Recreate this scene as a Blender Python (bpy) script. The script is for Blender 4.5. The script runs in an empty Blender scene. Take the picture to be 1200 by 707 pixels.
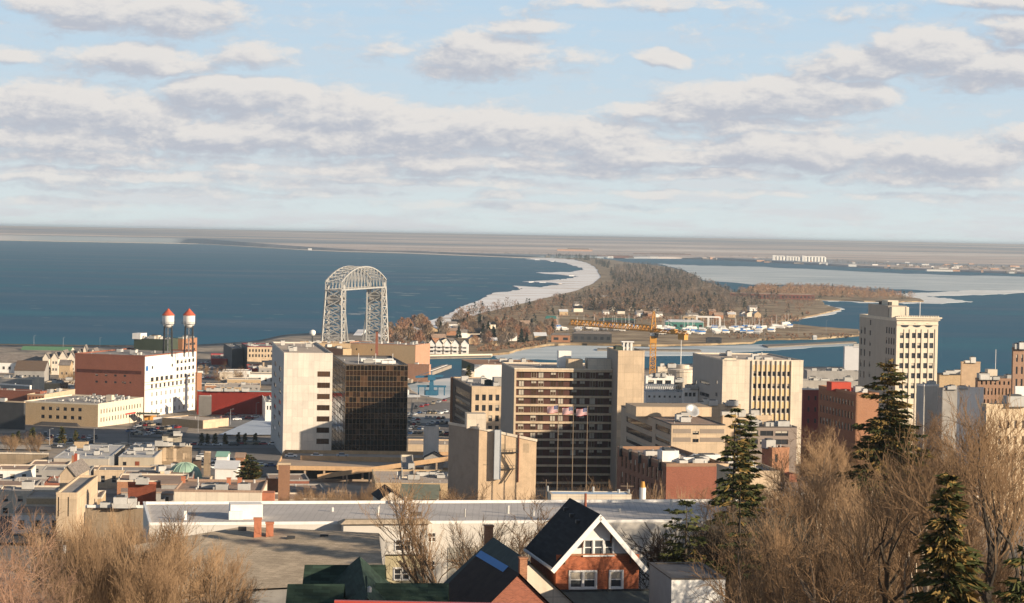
import bpy, math, random
import numpy as np
from mathutils import Vector, Matrix
from mathutils.geometry import tessellate_polygon
R = math.radians
rnd = random.Random(7)
SC = bpy.context.scene
COL = SC.collection

# ------------------------------------------------------------------ camera
CAM_H = 103.0                      # metres above the lake
FOC, PCX, PCY = 2700.0, 600.0, 353.5   # focal length in pixels of a 1200 x 707 picture
PITCH, ROLL = math.atan(78.5 / FOC), math.atan(0.0183)
_r0 = Vector((1, 0, 0)); _u0 = Vector((0, math.sin(PITCH), math.cos(PITCH)))
FWD = Vector((0, math.cos(PITCH), -math.sin(PITCH)))
RT = _r0 * math.cos(ROLL) + _u0 * math.sin(ROLL)
UP = -_r0 * math.sin(ROLL) + _u0 * math.cos(ROLL)
cam_d = bpy.data.cameras.new('camera'); cam = bpy.data.objects.new('camera', cam_d); COL.objects.link(cam)
cam_d.sensor_width = 36.0; cam_d.lens = FOC / 1200 * 36.0
cam_d.clip_start = 1.0; cam_d.clip_end = 200000.0
m = Matrix((RT, UP, -FWD)).transposed().to_4x4(); m.translation = Vector((0, 0, CAM_H))
cam.matrix_world = m
SC.camera = cam

# ------------------------------------------------------------------ light
SUN_AZ, SUN_EL = R(120), R(15.5)      # clockwise from +Y
tosun = Vector((math.sin(SUN_AZ) * math.cos(SUN_EL), math.cos(SUN_AZ) * math.cos(SUN_EL), math.sin(SUN_EL)))
sl = bpy.data.lights.new('sun', 'SUN'); sun = bpy.data.objects.new('sun', sl); COL.objects.link(sun)
sl.energy = 5.0; sl.angle = R(0.5); sl.color = (1.0, 0.83, 0.61)
sun.rotation_euler = tosun.to_track_quat('Z', 'Y').to_euler()
sun.location = (200, -100, 400)
SC.view_settings.view_transform = 'Standard'; SC.view_settings.look = 'None'
SC.view_settings.exposure = 0.66; SC.view_settings.gamma = 1.0; SC.view_settings.use_curve_mapping = False
SC.cycles.max_bounces = 5; SC.cycles.diffuse_bounces = 2; SC.cycles.glossy_bounces = 3
SC.cycles.transparent_max_bounces = 6; SC.cycles.volume_bounces = 0
SC.cycles.caustics_reflective = False; SC.cycles.caustics_refractive = False

W = bpy.data.worlds.new('World'); SC.world = W; W.use_nodes = True

class NT:
    """small helper to write node trees as expressions"""
    def __init__(s, tree): s.t = tree; s.n = tree.nodes; s.l = tree.links
    def node(s, typ, **kw):
        n = s.n.new(typ)
        for k, v in kw.items():
            setattr(n, k, v)
        return n
    def put(s, sock, v):
        if isinstance(v, bpy.types.NodeSocket): s.l.new(v, sock)
        elif v is not None: sock.default_value = v
    def m(s, op, a, b=None, c=None, clamp=False):
        n = s.n.new('ShaderNodeMath'); n.operation = op; n.use_clamp = clamp
        s.put(n.inputs[0], a); s.put(n.inputs[1], b); s.put(n.inputs[2], c)
        return n.outputs[0]
    def vm(s, op, a, b=None, c=None):
        n = s.n.new('ShaderNodeVectorMath'); n.operation = op
        s.put(n.inputs[0], a); s.put(n.inputs[1], b)
        if c is not None: s.put(n.inputs[2], c)
        return n.outputs['Value'] if op in ('DOT_PRODUCT', 'LENGTH', 'DISTANCE') else n.outputs[0]
    def comb(s, x, y, z=0.0):
        n = s.n.new('ShaderNodeCombineXYZ'); s.put(n.inputs[0], x); s.put(n.inputs[1], y); s.put(n.inputs[2], z)
        return n.outputs[0]
    def noise(s, vec, scale, detail=4, rough=0.5, col=False, dist=0.0):
        n = s.n.new('ShaderNodeTexNoise'); s.put(n.inputs['Vector'], vec)
        n.inputs['Scale'].default_value = scale; n.inputs['Detail'].default_value = detail
        n.inputs['Roughness'].default_value = rough; n.inputs['Distortion'].default_value = dist
        return n.outputs[1 if col else 0]
    def ramp(s, f, stops, interp='LINEAR'):
        n = s.n.new('ShaderNodeValToRGB'); n.color_ramp.interpolation = interp
        e = n.color_ramp.elements
        while len(e) < len(stops): e.new(0.5)
        for k, (p, c) in enumerate(stops):
            e[k].position = p; e[k].color = (c if len(c) == 4 else (*c, 1))
        s.put(n.inputs[0], f); return n.outputs[0]
    def mix(s, f, a, b, typ='MIX'):
        n = s.n.new('ShaderNodeMix'); n.data_type = 'RGBA'; n.blend_type = typ
        s.put(n.inputs[0], f)
        for i, v in ((6, a), (7, b)):
            if isinstance(v, tuple) and len(v) == 3: v = (*v, 1)
            s.put(n.inputs[i], v)
        return n.outputs[2]
    def rng(s, v, a, b, c=0.0, d=1.0, smooth=False):
        n = s.n.new('ShaderNodeMapRange'); n.interpolation_type = 'SMOOTHSTEP' if smooth else 'LINEAR'
        s.put(n.inputs[0], v)
        for i, x in zip((1, 2, 3, 4), (a, b, c, d)): n.inputs[i].default_value = x
        return n.outputs[0]

SKY_K = 0.06
CLOUDS = [  # centre azimuth / elevation and radii in milliradians-like units (1/2700 rad), weight
 (170,20,115,22,1.0),(70,12,60,14,.7),(150,76,95,17,.9),(290,70,52,13,.75),(15,72,40,12,.7),
 (40,128,120,27,1.0),(150,140,90,26,.9),(275,112,85,20,1.15),(380,132,110,25,1.0),(300,160,300,20,.9),(520,150,130,25,1.0),
 (640,156,130,20,.9),(560,68,75,26,.9),(612,34,42,10,.75),(680,68,40,10,.5),(768,69,36,10,.85),(455,60,30,7,.4),
 (905,115,120,22,1.1),(800,132,90,13,.8),(1010,112,40,15,.5),(1000,78,80,17,.9),(1075,62,60,24,1.1),(1150,88,90,20,1.0),(1195,42,55,16,1.0),
 (1165,6,70,11,.9),(1010,20,60,10,.35),(760,6,120,9,.6),(1080,182,150,20,1.0),(930,178,130,22,1.0),(760,184,140,12,.9),
 (1210,170,60,20,.9),(560,192,200,12,.7),(110,185,150,12,.7),(585,228,30,8,.8),(300,212,90,9,.6),(60,212,90,8,.6),(700,200,120,9,.55),(1130,215,90,8,.5),
 (150,205,170,7,.6),(420,200,160,8,.6),(840,205,120,7,.6),(1060,208,140,7,.6),(250,226,200,5,.5),(520,214,140,6,.6),(800,228,200,5,.5),(1120,232,160,5,.5),(30,238,140,5,.5),(620,243,200,5,.5),(350,168,260,14,.8),(700,168,200,13,.8),(60,168,140,14,.8),(860,150,160,12,.6),
 (-250,110,200,50,1.0),(1450,120,200,50,1.0),(-150,30,120,20,1.0),(1350,20,120,20,1.0)]
def sky_nodes():
    g = bpy.data.node_groups.new('cloud_density', 'ShaderNodeTree')
    g.interface.new_socket('P', in_out='INPUT', socket_type='NodeSocketVector')
    g.interface.new_socket('D', in_out='OUTPUT', socket_type='NodeSocketFloat')
    T = NT(g); gi = g.nodes.new('NodeGroupInput'); go = g.nodes.new('NodeGroupOutput')
    P = gi.outputs[0]
    warp = T.noise(T.vm('MULTIPLY', P, (.012, .03, 0)), 1.0, 3, .6, col=True)
    P2 = T.vm('ADD', P, T.vm('MULTIPLY', T.vm('SUBTRACT', warp, (.5, .5, .5)), (70, 26, 0)))
    acc = None
    for cx, cy, rx, ry, w in CLOUDS:
        U = cx - 600; V = 275 + .0183 * (cx - 600) - cy
        q = T.vm('MULTIPLY_ADD', P2, (1 / rx, 1 / ry, 0), (-U / rx, -V / ry, 0))
        d = T.vm('DOT_PRODUCT', q, q)
        d = T.m('MULTIPLY_ADD', d, -0.55 * w, w); d = T.m('MAXIMUM', d, 0)
        acc = d if acc is None else T.m('MAXIMUM', acc, d)
    # perspective detail: small billows high up, flat streaks towards the horizon
    n1 = T.noise(T.vm('MULTIPLY', P2, (.013, .030, 0)), 1.0, 9, .66)
    n2 = T.noise(T.vm('MULTIPLY', P, (.05, .085, 0)), 1.0, 7, .66)
    d = T.m('ADD', acc, T.m('MULTIPLY_ADD', n1, 2.1, -1.15))
    d = T.m('ADD', d, T.m('MULTIPLY_ADD', n2, .6, -.30))
    g.links.new(d, go.inputs[0])
    T = NT(W.node_tree); T.n.clear()
    out = T.n.new('ShaderNodeOutputWorld'); bg = T.n.new('ShaderNodeBackground')
    T.l.new(bg.outputs[0], out.inputs[0]); bg.inputs[1].default_value = SKY_K
    sky = T.node('ShaderNodeTexSky', sky_type='NISHITA', sun_disc=False)
    sky.sun_elevation = SUN_EL; sky.sun_rotation = SUN_AZ
    sky.altitude = 200; sky.air_density = 1.0; sky.dust_density = 1.2; sky.ozone_density = 2.0
    tc = T.n.new('ShaderNodeTexCoord'); sp = T.n.new('ShaderNodeSeparateXYZ'); T.l.new(tc.outputs['Generated'], sp.inputs[0])
    az = T.m('MULTIPLY', T.m('ARCTAN2', sp.outputs[0], sp.outputs[1]), 2700)
    el = T.m('MULTIPLY', T.m('ARCSINE', sp.outputs[2]), 2700)
    P = T.comb(az, el)
    def dens(p):
        n = T.n.new('ShaderNodeGroup'); n.node_tree = g; T.l.new(p, n.inputs[0]); return n.outputs[0]
    d0 = dens(P); d1 = dens(T.vm('ADD', P, (12, 13, 0)))
    alpha = T.rng(d0, -.15, .55, 0, 1, True)
    lit = T.rng(T.m('SUBTRACT', d0, d1), -.42, .5, 0, 1, True)
    thick = T.rng(d0, .4, 1.5, 0, 1, True)
    ccol = T.mix(lit, (.315, .33, .372), (.51, .487, .465))
    ccol = T.mix(T.m('MULTIPLY', thick, .12), ccol, (.37, .38, .42))
    # low veil and streaks near the horizon
    st = T.noise(T.vm('MULTIPLY', P, (.006, .05, 0)), 1.0, 6, .6)
    veil = T.m('MULTIPLY', T.rng(st, .42, .62, 0, 1, True), T.rng(el, 8, 150, .75, .15))
    k = 1 / SKY_K
    clear = T.ramp(T.rng(el, 0, 300), [(0, (.455, .505, .505)), (.25, (.405, .46, .485)), (.6, (.355, .44, .505)), (1, (.31, .42, .52))])
    # nishita gives the light; near the horizon the sea air over the lake pales it
    sc = T.n.new('ShaderNodeVectorMath'); sc.operation = 'SCALE'; T.l.new(clear, sc.inputs[0]); sc.inputs['Scale'].default_value = k
    scol = T.mix(T.rng(el, 330, 1000, 1.0, 0.0, True), sky.outputs[0], sc.outputs[0])
    sc2 = T.n.new('ShaderNodeVectorMath'); sc2.operation = 'SCALE'; T.l.new(ccol, sc2.inputs[0]); sc2.inputs['Scale'].default_value = k
    sc3 = T.n.new('ShaderNodeVectorMath'); sc3.operation = 'SCALE'; sc3.inputs[0].default_value = (.43, .43, .445); sc3.inputs['Scale'].default_value = k
    fade = T.rng(el, -5, 70, .35, 1.0)
    c = T.mix(veil, scol, sc3.outputs[0])
    c = T.mix(T.m('MULTIPLY', T.m('MULTIPLY', T.m('MULTIPLY', alpha, fade), .93), T.rng(el, 350, 900, 1.0, .35)), c, sc2.outputs[0])
    T.l.new(c, bg.inputs[0])
sky_nodes()
W.cycles.sampling_method = 'MANUAL'; W.cycles.sample_map_resolution = 512

# ------------------------------------------------------------------ projection helpers (used to read places off the photograph)
def ray(px, py):
    return (RT * ((px - PCX) / FOC) + UP * (-(py - PCY) / FOC) + FWD)
def onz(px, py, z=0.0):
    d = ray(px, py); t = (z - CAM_H) / d.z
    return Vector((d.x * t, d.y * t, z))
def onY(px, py, Y):
    d = ray(px, py); t = Y / d.y
    return Vector((d.x * t, Y, CAM_H + d.z * t))
def prj(p):
    v = Vector(p) - Vector((0, 0, CAM_H)); w = v.dot(FWD)
    return PCX + FOC * v.dot(RT) / w, PCY - FOC * v.dot(UP) / w

_PROF = [(-400, 108), (-100, 104), (0, 99.5), (60, 91), (120, 80), (160, 73), (200, 66), (300, 50), (400, 38), (500, 30), (600, 24), (700, 19), (800, 15),
         (900, 11.5), (1000, 8.5), (1100, 6), (1200, 4.2), (1400, 3), (9000, 3)]
def lerp_tab(tab, x):
    if x <= tab[0][0]: return tab[0][1]
    for (a, b), (c, d) in zip(tab, tab[1:]):
        if x <= c: return b + (d - b) * (x - a) / (c - a)
    return tab[-1][1]
def sstep(a, b, x):
    t = min(1, max(0, (x - a) / (b - a))); return t * t * (3 - 2 * t)
def zt(X, Y):
    z = lerp_tab(_PROF, Y)
    col = 600 + X / max(Y, 60) * 2700
    z += 5 * sstep(800, 1000, col) * sstep(150, 260, Y) * (1 - sstep(260, 620, Y))
    z += 12 * sstep(830, 980, col) * sstep(190, 310, Y) * (1 - sstep(400, 640, Y))
    return z
def gnd(px, py):
    """point of the city ground seen at a pixel"""
    lo, hi = 120.0, 2600.0
    d = ray(px, py)
    t = lo
    prev = None
    while t < hi:
        x = d.x / d.y * t; z = CAM_H + d.z / d.y * t
        if z <= zt(x, t): break
        t *= 1.01
    return Vector((x, t, zt(x, t)))

# ------------------------------------------------------------------ mesh helpers
class MB:
    def __init__(s): s.v = []; s.f = []; s.mi = []
    def quad(s, a, b, c, d, m=0):
        n = len(s.v); s.v += [tuple(a), tuple(b), tuple(c), tuple(d)]; s.f.append((n, n + 1, n + 2, n + 3)); s.mi.append(m); return s
    def tri(s, a, b, c, m=0):
        n = len(s.v); s.v += [tuple(a), tuple(b), tuple(c)]; s.f.append((n, n + 1, n + 2)); s.mi.append(m); return s
    def poly(s, pts, m=0):
        n = len(s.v); s.v += [tuple(p) for p in pts]; s.f.append(tuple(range(n, n + len(pts)))); s.mi.append(m); return s
    def box(s, c, e, rz=0.0, m=0, top=None):
        """c centre of the base, e full sizes"""
        cs, sn = math.cos(rz), math.sin(rz); hx, hy = e[0] / 2, e[1] / 2; n = len(s.v)
        tx, ty = (hx, hy) if top is None else (top[0] / 2, top[1] / 2)
        for (ax, ay, z) in ((-hx, -hy, 0), (hx, -hy, 0), (hx, hy, 0), (-hx, hy, 0), (-tx, -ty, e[2]), (tx, -ty, e[2]), (tx, ty, e[2]), (-tx, ty, e[2])):
            s.v.append((c[0] + ax * cs - ay * sn, c[1] + ax * sn + ay * cs, c[2] + z))
        for q in ((3, 2, 1, 0), (4, 5, 6, 7), (0, 1, 5, 4), (1, 2, 6, 5), (2, 3, 7, 6), (3, 0, 4, 7)):
            s.f.append(tuple(n + i for i in q)); s.mi.append(m)
        return s
    def beam(s, a, b, w, h=None, m=0):
        a = Vector(a); b = Vector(b); h = w if h is None else h
        d = (b - a).normalized(); r = d.cross(Vector((0, 0, 1)))
        if r.length < 1e-4: r = Vector((1, 0, 0))
        r.normalize(); u = r.cross(d); n = len(s.v)
        for p in (a, b):
            for (i, j) in ((-1, -1), (1, -1), (1, 1), (-1, 1)):
                s.v.append(tuple(p + r * (i * w / 2) + u * (j * h / 2)))
        for q in ((3, 2, 1, 0), (4, 5, 6, 7), (0, 1, 5, 4), (1, 2, 6, 5), (2, 3, 7, 6), (3, 0, 4, 7)):
            s.f.append(tuple(n + i for i in q)); s.mi.append(m)
        return s
    def tube(s, pts, rad, k=6, m=0, cap=True):
        n0 = len(s.v); pts = [Vector(p) for p in pts]
        for i, p in enumerate(pts):
            d = (pts[min(i + 1, len(pts) - 1)] - pts[max(i - 1, 0)]).normalized()
            a = d.cross(Vector((0.31, 0.95, 0.05))); a.normalize(); b = d.cross(a)
            r = rad[i] if isinstance(rad, (list, tuple)) else rad
            for j in range(k):
                t = 2 * math.pi * j / k; s.v.append(tuple(p + a * (r * math.cos(t)) + b * (r * math.sin(t))))
        for i in range(len(pts) - 1):
            for j in range(k):
                a0 = n0 + i * k + j; a1 = n0 + i * k + (j + 1) % k
                s.f.append((a0, a1, a1 + k, a0 + k)); s.mi.append(m)
        if cap:
            s.f.append(tuple(n0 + (len(pts) - 1) * k + j for j in range(k))); s.mi.append(m)
            s.f.append(tuple(n0 + j for j in reversed(range(k)))); s.mi.append(m)
        return s
    def lathe(s, c, prof, k=20, m=0):
        n0 = len(s.v)
        for (r, z) in prof:
            for j in range(k):
                t = 2 * math.pi * j / k; s.v.append((c[0] + r * math.cos(t), c[1] + r * math.sin(t), c[2] + z))
        for i in range(len(prof) - 1):
            for j in range(k):
                a0 = n0 + i * k + j; a1 = n0 + i * k + (j + 1) % k
                s.f.append((a0, a1, a1 + k, a0 + k)); s.mi.append(m)
        return s
    def prism(s, poly, z0, z1, m=0, mt=None, bottom=False):
        """poly: ccw list of (x, y)"""
        n0 = len(s.v); N = len(poly)
        for z in (z0, z1):
            for p in poly: s.v.append((p[0], p[1], z))
        for j in range(N):
            k = (j + 1) % N; s.f.append((n0 + j, n0 + k, n0 + N + k, n0 + N + j)); s.mi.append(m)
        tris = tessellate_polygon([[Vector((p[0], p[1], 0)) for p in poly]])
        for t in tris:
            a, b, c = (Vector((poly[i][0], poly[i][1])) for i in t)
            if (b - a).x * (c - a).y - (b - a).y * (c - a).x < 0: t = t[::-1]
            s.f.append(tuple(n0 + N + i for i in t)); s.mi.append(m if mt is None else mt)
            if bottom: s.f.append(tuple(n0 + i for i in t[::-1])); s.mi.append(m)
        return s
    def mesh(s, name, mats, off=(0, 0, 0), smooth=False):
        me = bpy.data.meshes.new(name); v = np.array(s.v, dtype=np.float64).reshape(-1, 3) - np.array(off)
        me.from_pydata(v.tolist(), [], s.f)
        for mt in (mats if isinstance(mats, (list, tuple)) else [mats]): me.materials.append(mt)
        if len(me.materials) > 1: me.polygons.foreach_set('material_index', np.array(s.mi, dtype=np.int32))
        if smooth: me.polygons.foreach_set('use_smooth', np.ones(len(s.f), dtype=bool))
        me.update(); return me
    def build(s, name, mats, parent=None, smooth=False, off=None):
        if off is None: off = tuple(parent.location) if parent else (0, 0, 0)
        return link(name, s.mesh(name, mats, off, smooth), parent)

def link(name, data, parent=None, loc=None, rz=None):
    o = bpy.data.objects.new(name, data); COL.objects.link(o); o.parent = parent
    if loc is not None: o.location = loc
    if rz is not None: o.rotation_euler = (0, 0, rz)
    return o
def tag(o, label, cat, group=None, kind=None):
    if label: o['label'] = label
    if cat: o['category'] = cat
    if group: o['group'] = group
    if kind: o['kind'] = kind
    return o
def thing(name, loc, label, cat, group=None, rz=0.0):
    o = link(name, None, None, loc, rz); o.empty_display_size = 1
    return tag(o, label, cat, group)
def structure(o): o['kind'] = 'structure'; return o
def copy_tree(src, loc=None, rz=None, sc=None, label=None, group=None, parent=None):
    c = src.copy(); COL.objects.link(c)
    if parent is not None: c.parent = parent
    if loc is not None: c.location = loc
    if rz is not None: c.rotation_euler = (0, 0, rz)
    if sc is not None: c.scale = (sc, sc, sc) if not isinstance(sc, (tuple, list)) else sc
    if label: c['label'] = label
    if group: c['group'] = group
    for ch in list(src.children): copy_tree(ch, parent=c)
    return c

# ------------------------------------------------------------------ materials
_MC = {}
def mat(name, col, rough=.85, var=.12, scale=.35, spec=.3, metal=0.0, bump=0.0, bscale=6.0, stain=0.0, vstreak=0.0, objvar=0.0, joint=None):
    """plain painted / mineral surface with large and small colour variation and dirt"""
    if name in _MC: return _MC[name]
    M = bpy.data.materials.new(name); M.use_nodes = True; T = NT(M.node_tree); b = T.n['Principled BSDF']
    g = T.n.new('ShaderNodeNewGeometry'); P = g.outputs['Position']
    n1 = T.noise(P, scale, 5, .6); n2 = T.noise(P, scale * 9, 3, .6)
    f = T.m('ADD', T.m('MULTIPLY', n1, .65), T.m('MULTIPLY', n2, .35))
    f = T.rng(f, .32, .68, 0, 1)
    lo = tuple(c * (1 - var) for c in col); hi = tuple(min(1, c * (1 + var)) for c in col)
    c = T.mix(f, lo, hi)
    if vstreak:
        s = T.noise(T.vm('MULTIPLY', P, (1.3, 1.3, .07)), 1.0, 4, .65)
        c = T.mix(T.m('MULTIPLY', T.rng(s, .5, .75), vstreak), c, tuple(x * .45 for x in col))
    if stain:
        s = T.noise(P, scale * .6, 6, .7, dist=.8)
        c = T.mix(T.m('MULTIPLY', T.rng(s, .5, .66), stain), c, tuple(x * .5 for x in col))
    if joint:
        sp = T.n.new('ShaderNodeSeparateXYZ'); T.l.new(P, sp.inputs[0]); sn = T.n.new('ShaderNodeSeparateXYZ'); T.l.new(g.outputs['Normal'], sn.inputs[0])
        a = T.m('SUBTRACT', T.m('MULTIPLY', sp.outputs[1], sn.outputs[0]), T.m('MULTIPLY', sp.outputs[0], sn.outputs[1]))
        bt = T.n.new('ShaderNodeTexBrick'); T.put(bt.inputs['Vector'], T.comb(a, sp.outputs[2])); bt.offset = 0.0
        bt.inputs['Scale'].default_value = 1.0; bt.inputs['Brick Width'].default_value = joint[0]; bt.inputs['Row Height'].default_value = joint[1]; bt.inputs['Mortar Size'].default_value = .035
        bt.inputs['Color1'].default_value = (.88, .88, .88, 1); bt.inputs['Color2'].default_value = (1.08, 1.07, 1.05, 1); bt.inputs['Mortar'].default_value = (.62, .6, .58, 1)
        c = T.mix(.8, c, bt.outputs[0], 'MULTIPLY')
    if objvar:
        oi = T.n.new('ShaderNodeObjectInfo')
        c = T.mix(T.m('MULTIPLY', oi.outputs['Random'], objvar), c, tuple(x * .35 for x in col))
    T.l.new(c, b.inputs['Base Color']); b.inputs['Roughness'].default_value = rough
    b.inputs['Metallic'].default_value = metal; b.inputs['Specular IOR Level'].default_value = spec
    if bump:
        bn = T.n.new('ShaderNodeBump'); bn.inputs['Strength'].default_value = bump; bn.inputs['Distance'].default_value = .1
        T.l.new(T.noise(P, bscale, 4, .6), bn.inputs['Height']); T.l.new(bn.outputs[0], b.inputs['Normal'])
    _MC[name] = M; return M
def brick(name, col, mortar=None, bw=.24, bh=.08, var=.25, stain=.2, scale=1.0):
    """courses of brick on vertical walls of any heading"""
    if name in _MC: return _MC[name]
    M = bpy.data.materials.new(name); M.use_nodes = True; T = NT(M.node_tree); b = T.n['Principled BSDF']
    g = T.n.new('ShaderNodeNewGeometry'); P = g.outputs['Position']; sp = T.n.new('ShaderNodeSeparateXYZ'); T.l.new(P, sp.inputs[0])
    sn = T.n.new('ShaderNodeSeparateXYZ'); T.l.new(g.outputs['Normal'], sn.inputs[0])
    a = T.m('SUBTRACT', T.m('MULTIPLY', sp.outputs[1], sn.outputs[0]), T.m('MULTIPLY', sp.outputs[0], sn.outputs[1]))
    bt = T.n.new('ShaderNodeTexBrick'); T.put(bt.inputs['Vector'], T.comb(a, sp.outputs[2]))
    bt.inputs['Scale'].default_value = 1.0; bt.inputs['Brick Width'].default_value = bw * scale; bt.inputs['Row Height'].default_value = bh * scale
    bt.inputs['Mortar Size'].default_value = .008 * scale; bt.inputs['Bias'].default_value = 0
    mo = mortar or tuple(min(.5, c * 1.1 + .06) for c in col)
    bt.inputs['Color1'].default_value = (*[c * (1 - var) for c in col], 1); bt.inputs['Color2'].default_value = (*[min(1, c * (1 + var)) for c in col], 1)
    bt.inputs['Mortar'].default_value = (*mo, 1)
    n = T.noise(P, .25, 6, .65); n3 = T.noise(T.vm('MULTIPLY', P, (.8, .8, .1)), 1.0, 4, .6)
    c = T.mix(T.m('MULTIPLY', T.rng(n, .4, .7), stain), bt.outputs[0], tuple(x * .5 for x in col))
    c = T.mix(T.m('MULTIPLY', T.rng(n3, .5, .75), stain), c, tuple(min(1, x * 1.5) for x in col))
    T.l.new(c, b.inputs['Base Color']); b.inputs['Roughness'].default_value = .9; b.inputs['Specular IOR Level'].default_value = .2
    _MC[name] = M; return M
def glass(name, col=(.03, .035, .04), rough=.08, var=.5, spec=.6):
    if name in _MC: return _MC[name]
    M = bpy.data.materials.new(name); M.use_nodes = True; T = NT(M.node_tree); b = T.n['Principled BSDF']
    oi = T.n.new('ShaderNodeObjectInfo'); g = T.n.new('ShaderNodeNewGeometry')
    n = T.noise(g.outputs['Position'], .8, 2, .5)
    f = T.m('ADD', T.m('MULTIPLY', oi.outputs['Random'], .6), T.m('MULTIPLY', n, .4))
    c = T.mix(f, tuple(x * (1 - var) for x in col), tuple(x * (1 + 2 * var) for x in col))
    T.l.new(c, b.inputs['Base Color']); b.inputs['Roughness'].default_value = rough; b.inputs['Specular IOR Level'].default_value = spec
    bn = T.n.new('ShaderNodeBump'); bn.inputs['Strength'].default_value = .05; bn.inputs['Distance'].default_value = .2
    T.l.new(T.noise(g.outputs['Position'], .6, 2, .5), bn.inputs['Height']); T.l.new(bn.outputs[0], b.inputs['Normal'])
    _MC[name] = M; return M
def roofmat(name, col, var=.2, patch=.35):
    """tar and gravel roof: seams, ponding patches"""
    if name in _MC: return _MC[name]
    M = bpy.data.materials.new(name); M.use_nodes = True; T = NT(M.node_tree); b = T.n['Principled BSDF']
    g = T.n.new('ShaderNodeNewGeometry'); P = g.outputs['Position']
    n1 = T.noise(P, .12, 6, .65, dist=.6); n2 = T.noise(P, 3.0, 4, .7)
    w = T.n.new('ShaderNodeTexWave'); w.bands_direction = 'X'; T.l.new(P, w.inputs[0]); w.inputs['Scale'].default_value = .33; w.inputs['Distortion'].default_value = 1.2
    c = T.mix(T.rng(n2, .3, .7), tuple(x * (1 - var) for x in col), tuple(min(1, x * (1 + var)) for x in col))
    c = T.mix(T.m('MULTIPLY', T.rng(n1, .45, .62), patch), c, tuple(x * .45 for x in col))
    c = T.mix(T.m('MULTIPLY', T.rng(w.outputs['Fac'], .96, 1.0), .5), c, tuple(x * .5 for x in col))
    T.l.new(c, b.inputs['Base Color']); b.inputs['Roughness'].default_value = .9; b.inputs['Specular IOR Level'].default_value = .25
    _MC[name] = M; return M
# ================================================================== the setting
def noisy_mat(name, stops, scale=.01, stretch=(1, 1, 1), detail=8, rough=.95, rr=.65, bump=0, spec=.2):
    M = bpy.data.materials.new(name); M.use_nodes = True; T = NT(M.node_tree); b = T.n['Principled BSDF']
    g = T.n.new('ShaderNodeNewGeometry'); P = T.vm('MULTIPLY', g.outputs['Position'], stretch)
    c = T.ramp(T.noise(P, scale, detail, rr, dist=.3), stops)
    T.l.new(c, b.inputs['Base Color']); b.inputs['Roughness'].default_value = rough; b.inputs['Specular IOR Level'].default_value = spec
    return M
# lake and harbour water: one sheet
def water_mat():
    M = bpy.data.materials.new('water'); M.use_nodes = True; T = NT(M.node_tree); b = T.n['Principled BSDF']
    g = T.n.new('ShaderNodeNewGeometry'); P = g.outputs['Position']
    big = T.noise(T.vm('MULTIPLY', P, (.0011, .0034, 1)), 1.0, 6, .6)           # wind lanes
    c = T.ramp(big, [(.34, (.003, .050, .095)), (.5, (.006, .082, .145)), (.66, (.025, .135, .19))])
    T.l.new(c, b.inputs['Base Color'])
    T.l.new(T.rng(big, .3, .7, .38, .62), b.inputs['Roughness'])
    b.inputs['IOR'].default_value = 1.33; b.inputs['Specular IOR Level'].default_value = .20
    w1 = T.noise(T.vm('MULTIPLY', P, (.05, .11, 1)), 1.0, 5, .65)
    bn = T.n.new('ShaderNodeBump'); bn.inputs['Strength'].default_value = .6; bn.inputs['Distance'].default_value = 2.2
    T.l.new(w1, bn.inputs['Height']); T.l.new(bn.outputs[0], b.inputs['Normal'])
    return M
mb = MB()
xs = [-16000, -6000, -2000, 0, 2000, 6000, 16000]; ys = [900, 1500, 2500, 5000, 10000, 20000, 31000]
for x0, x1 in zip(xs, xs[1:]):
    for y0, y1 in zip(ys, ys[1:]): mb.quad((x0, y0, 0), (x1, y0, 0), (x1, y1, 0), (x0, y1, 0))
structure(mb.build('lake_water', water_mat()))

M_town = noisy_mat('town_ground', [(.30, (.11, .10, .09)), (.45, (.20, .175, .15)), (.55, (.33, .27, .21)), (.7, (.46, .39, .31))], .045)
M_grass = noisy_mat('dry_grass', [(.36, (.14, .10, .06)), (.5, (.28, .20, .12)), (.62, (.42, .32, .20))], .02)
M_snow = noisy_mat('icy_beach', [(.36, (.52, .42, .34)), (.43, (.76, .70, .66)), (.52, (.88, .86, .85)), (.7, (.9, .88, .87))], .012, (.5, 1.3, 1))
M_ice = noisy_mat('harbour_ice', [(.36, (.34, .40, .42)), (.5, (.52, .56, .56)), (.64, (.70, .71, .69))], .006, (.5, 1.8, 1), rough=.55)
M_whiteice = noisy_mat('white_ice', [(.35, (.6, .6, .58)), (.5, (.78, .78, .75)), (.7, (.88, .87, .84))], .008, (.5, 2, 1), rough=.8)
M_asph = mat('asphalt', (.055, .055, .057), .9, .25, .15, stain=.4)
M_conc = mat('concrete_paving', (.33, .28, .23), .9, .2, .2, stain=.3)

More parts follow.
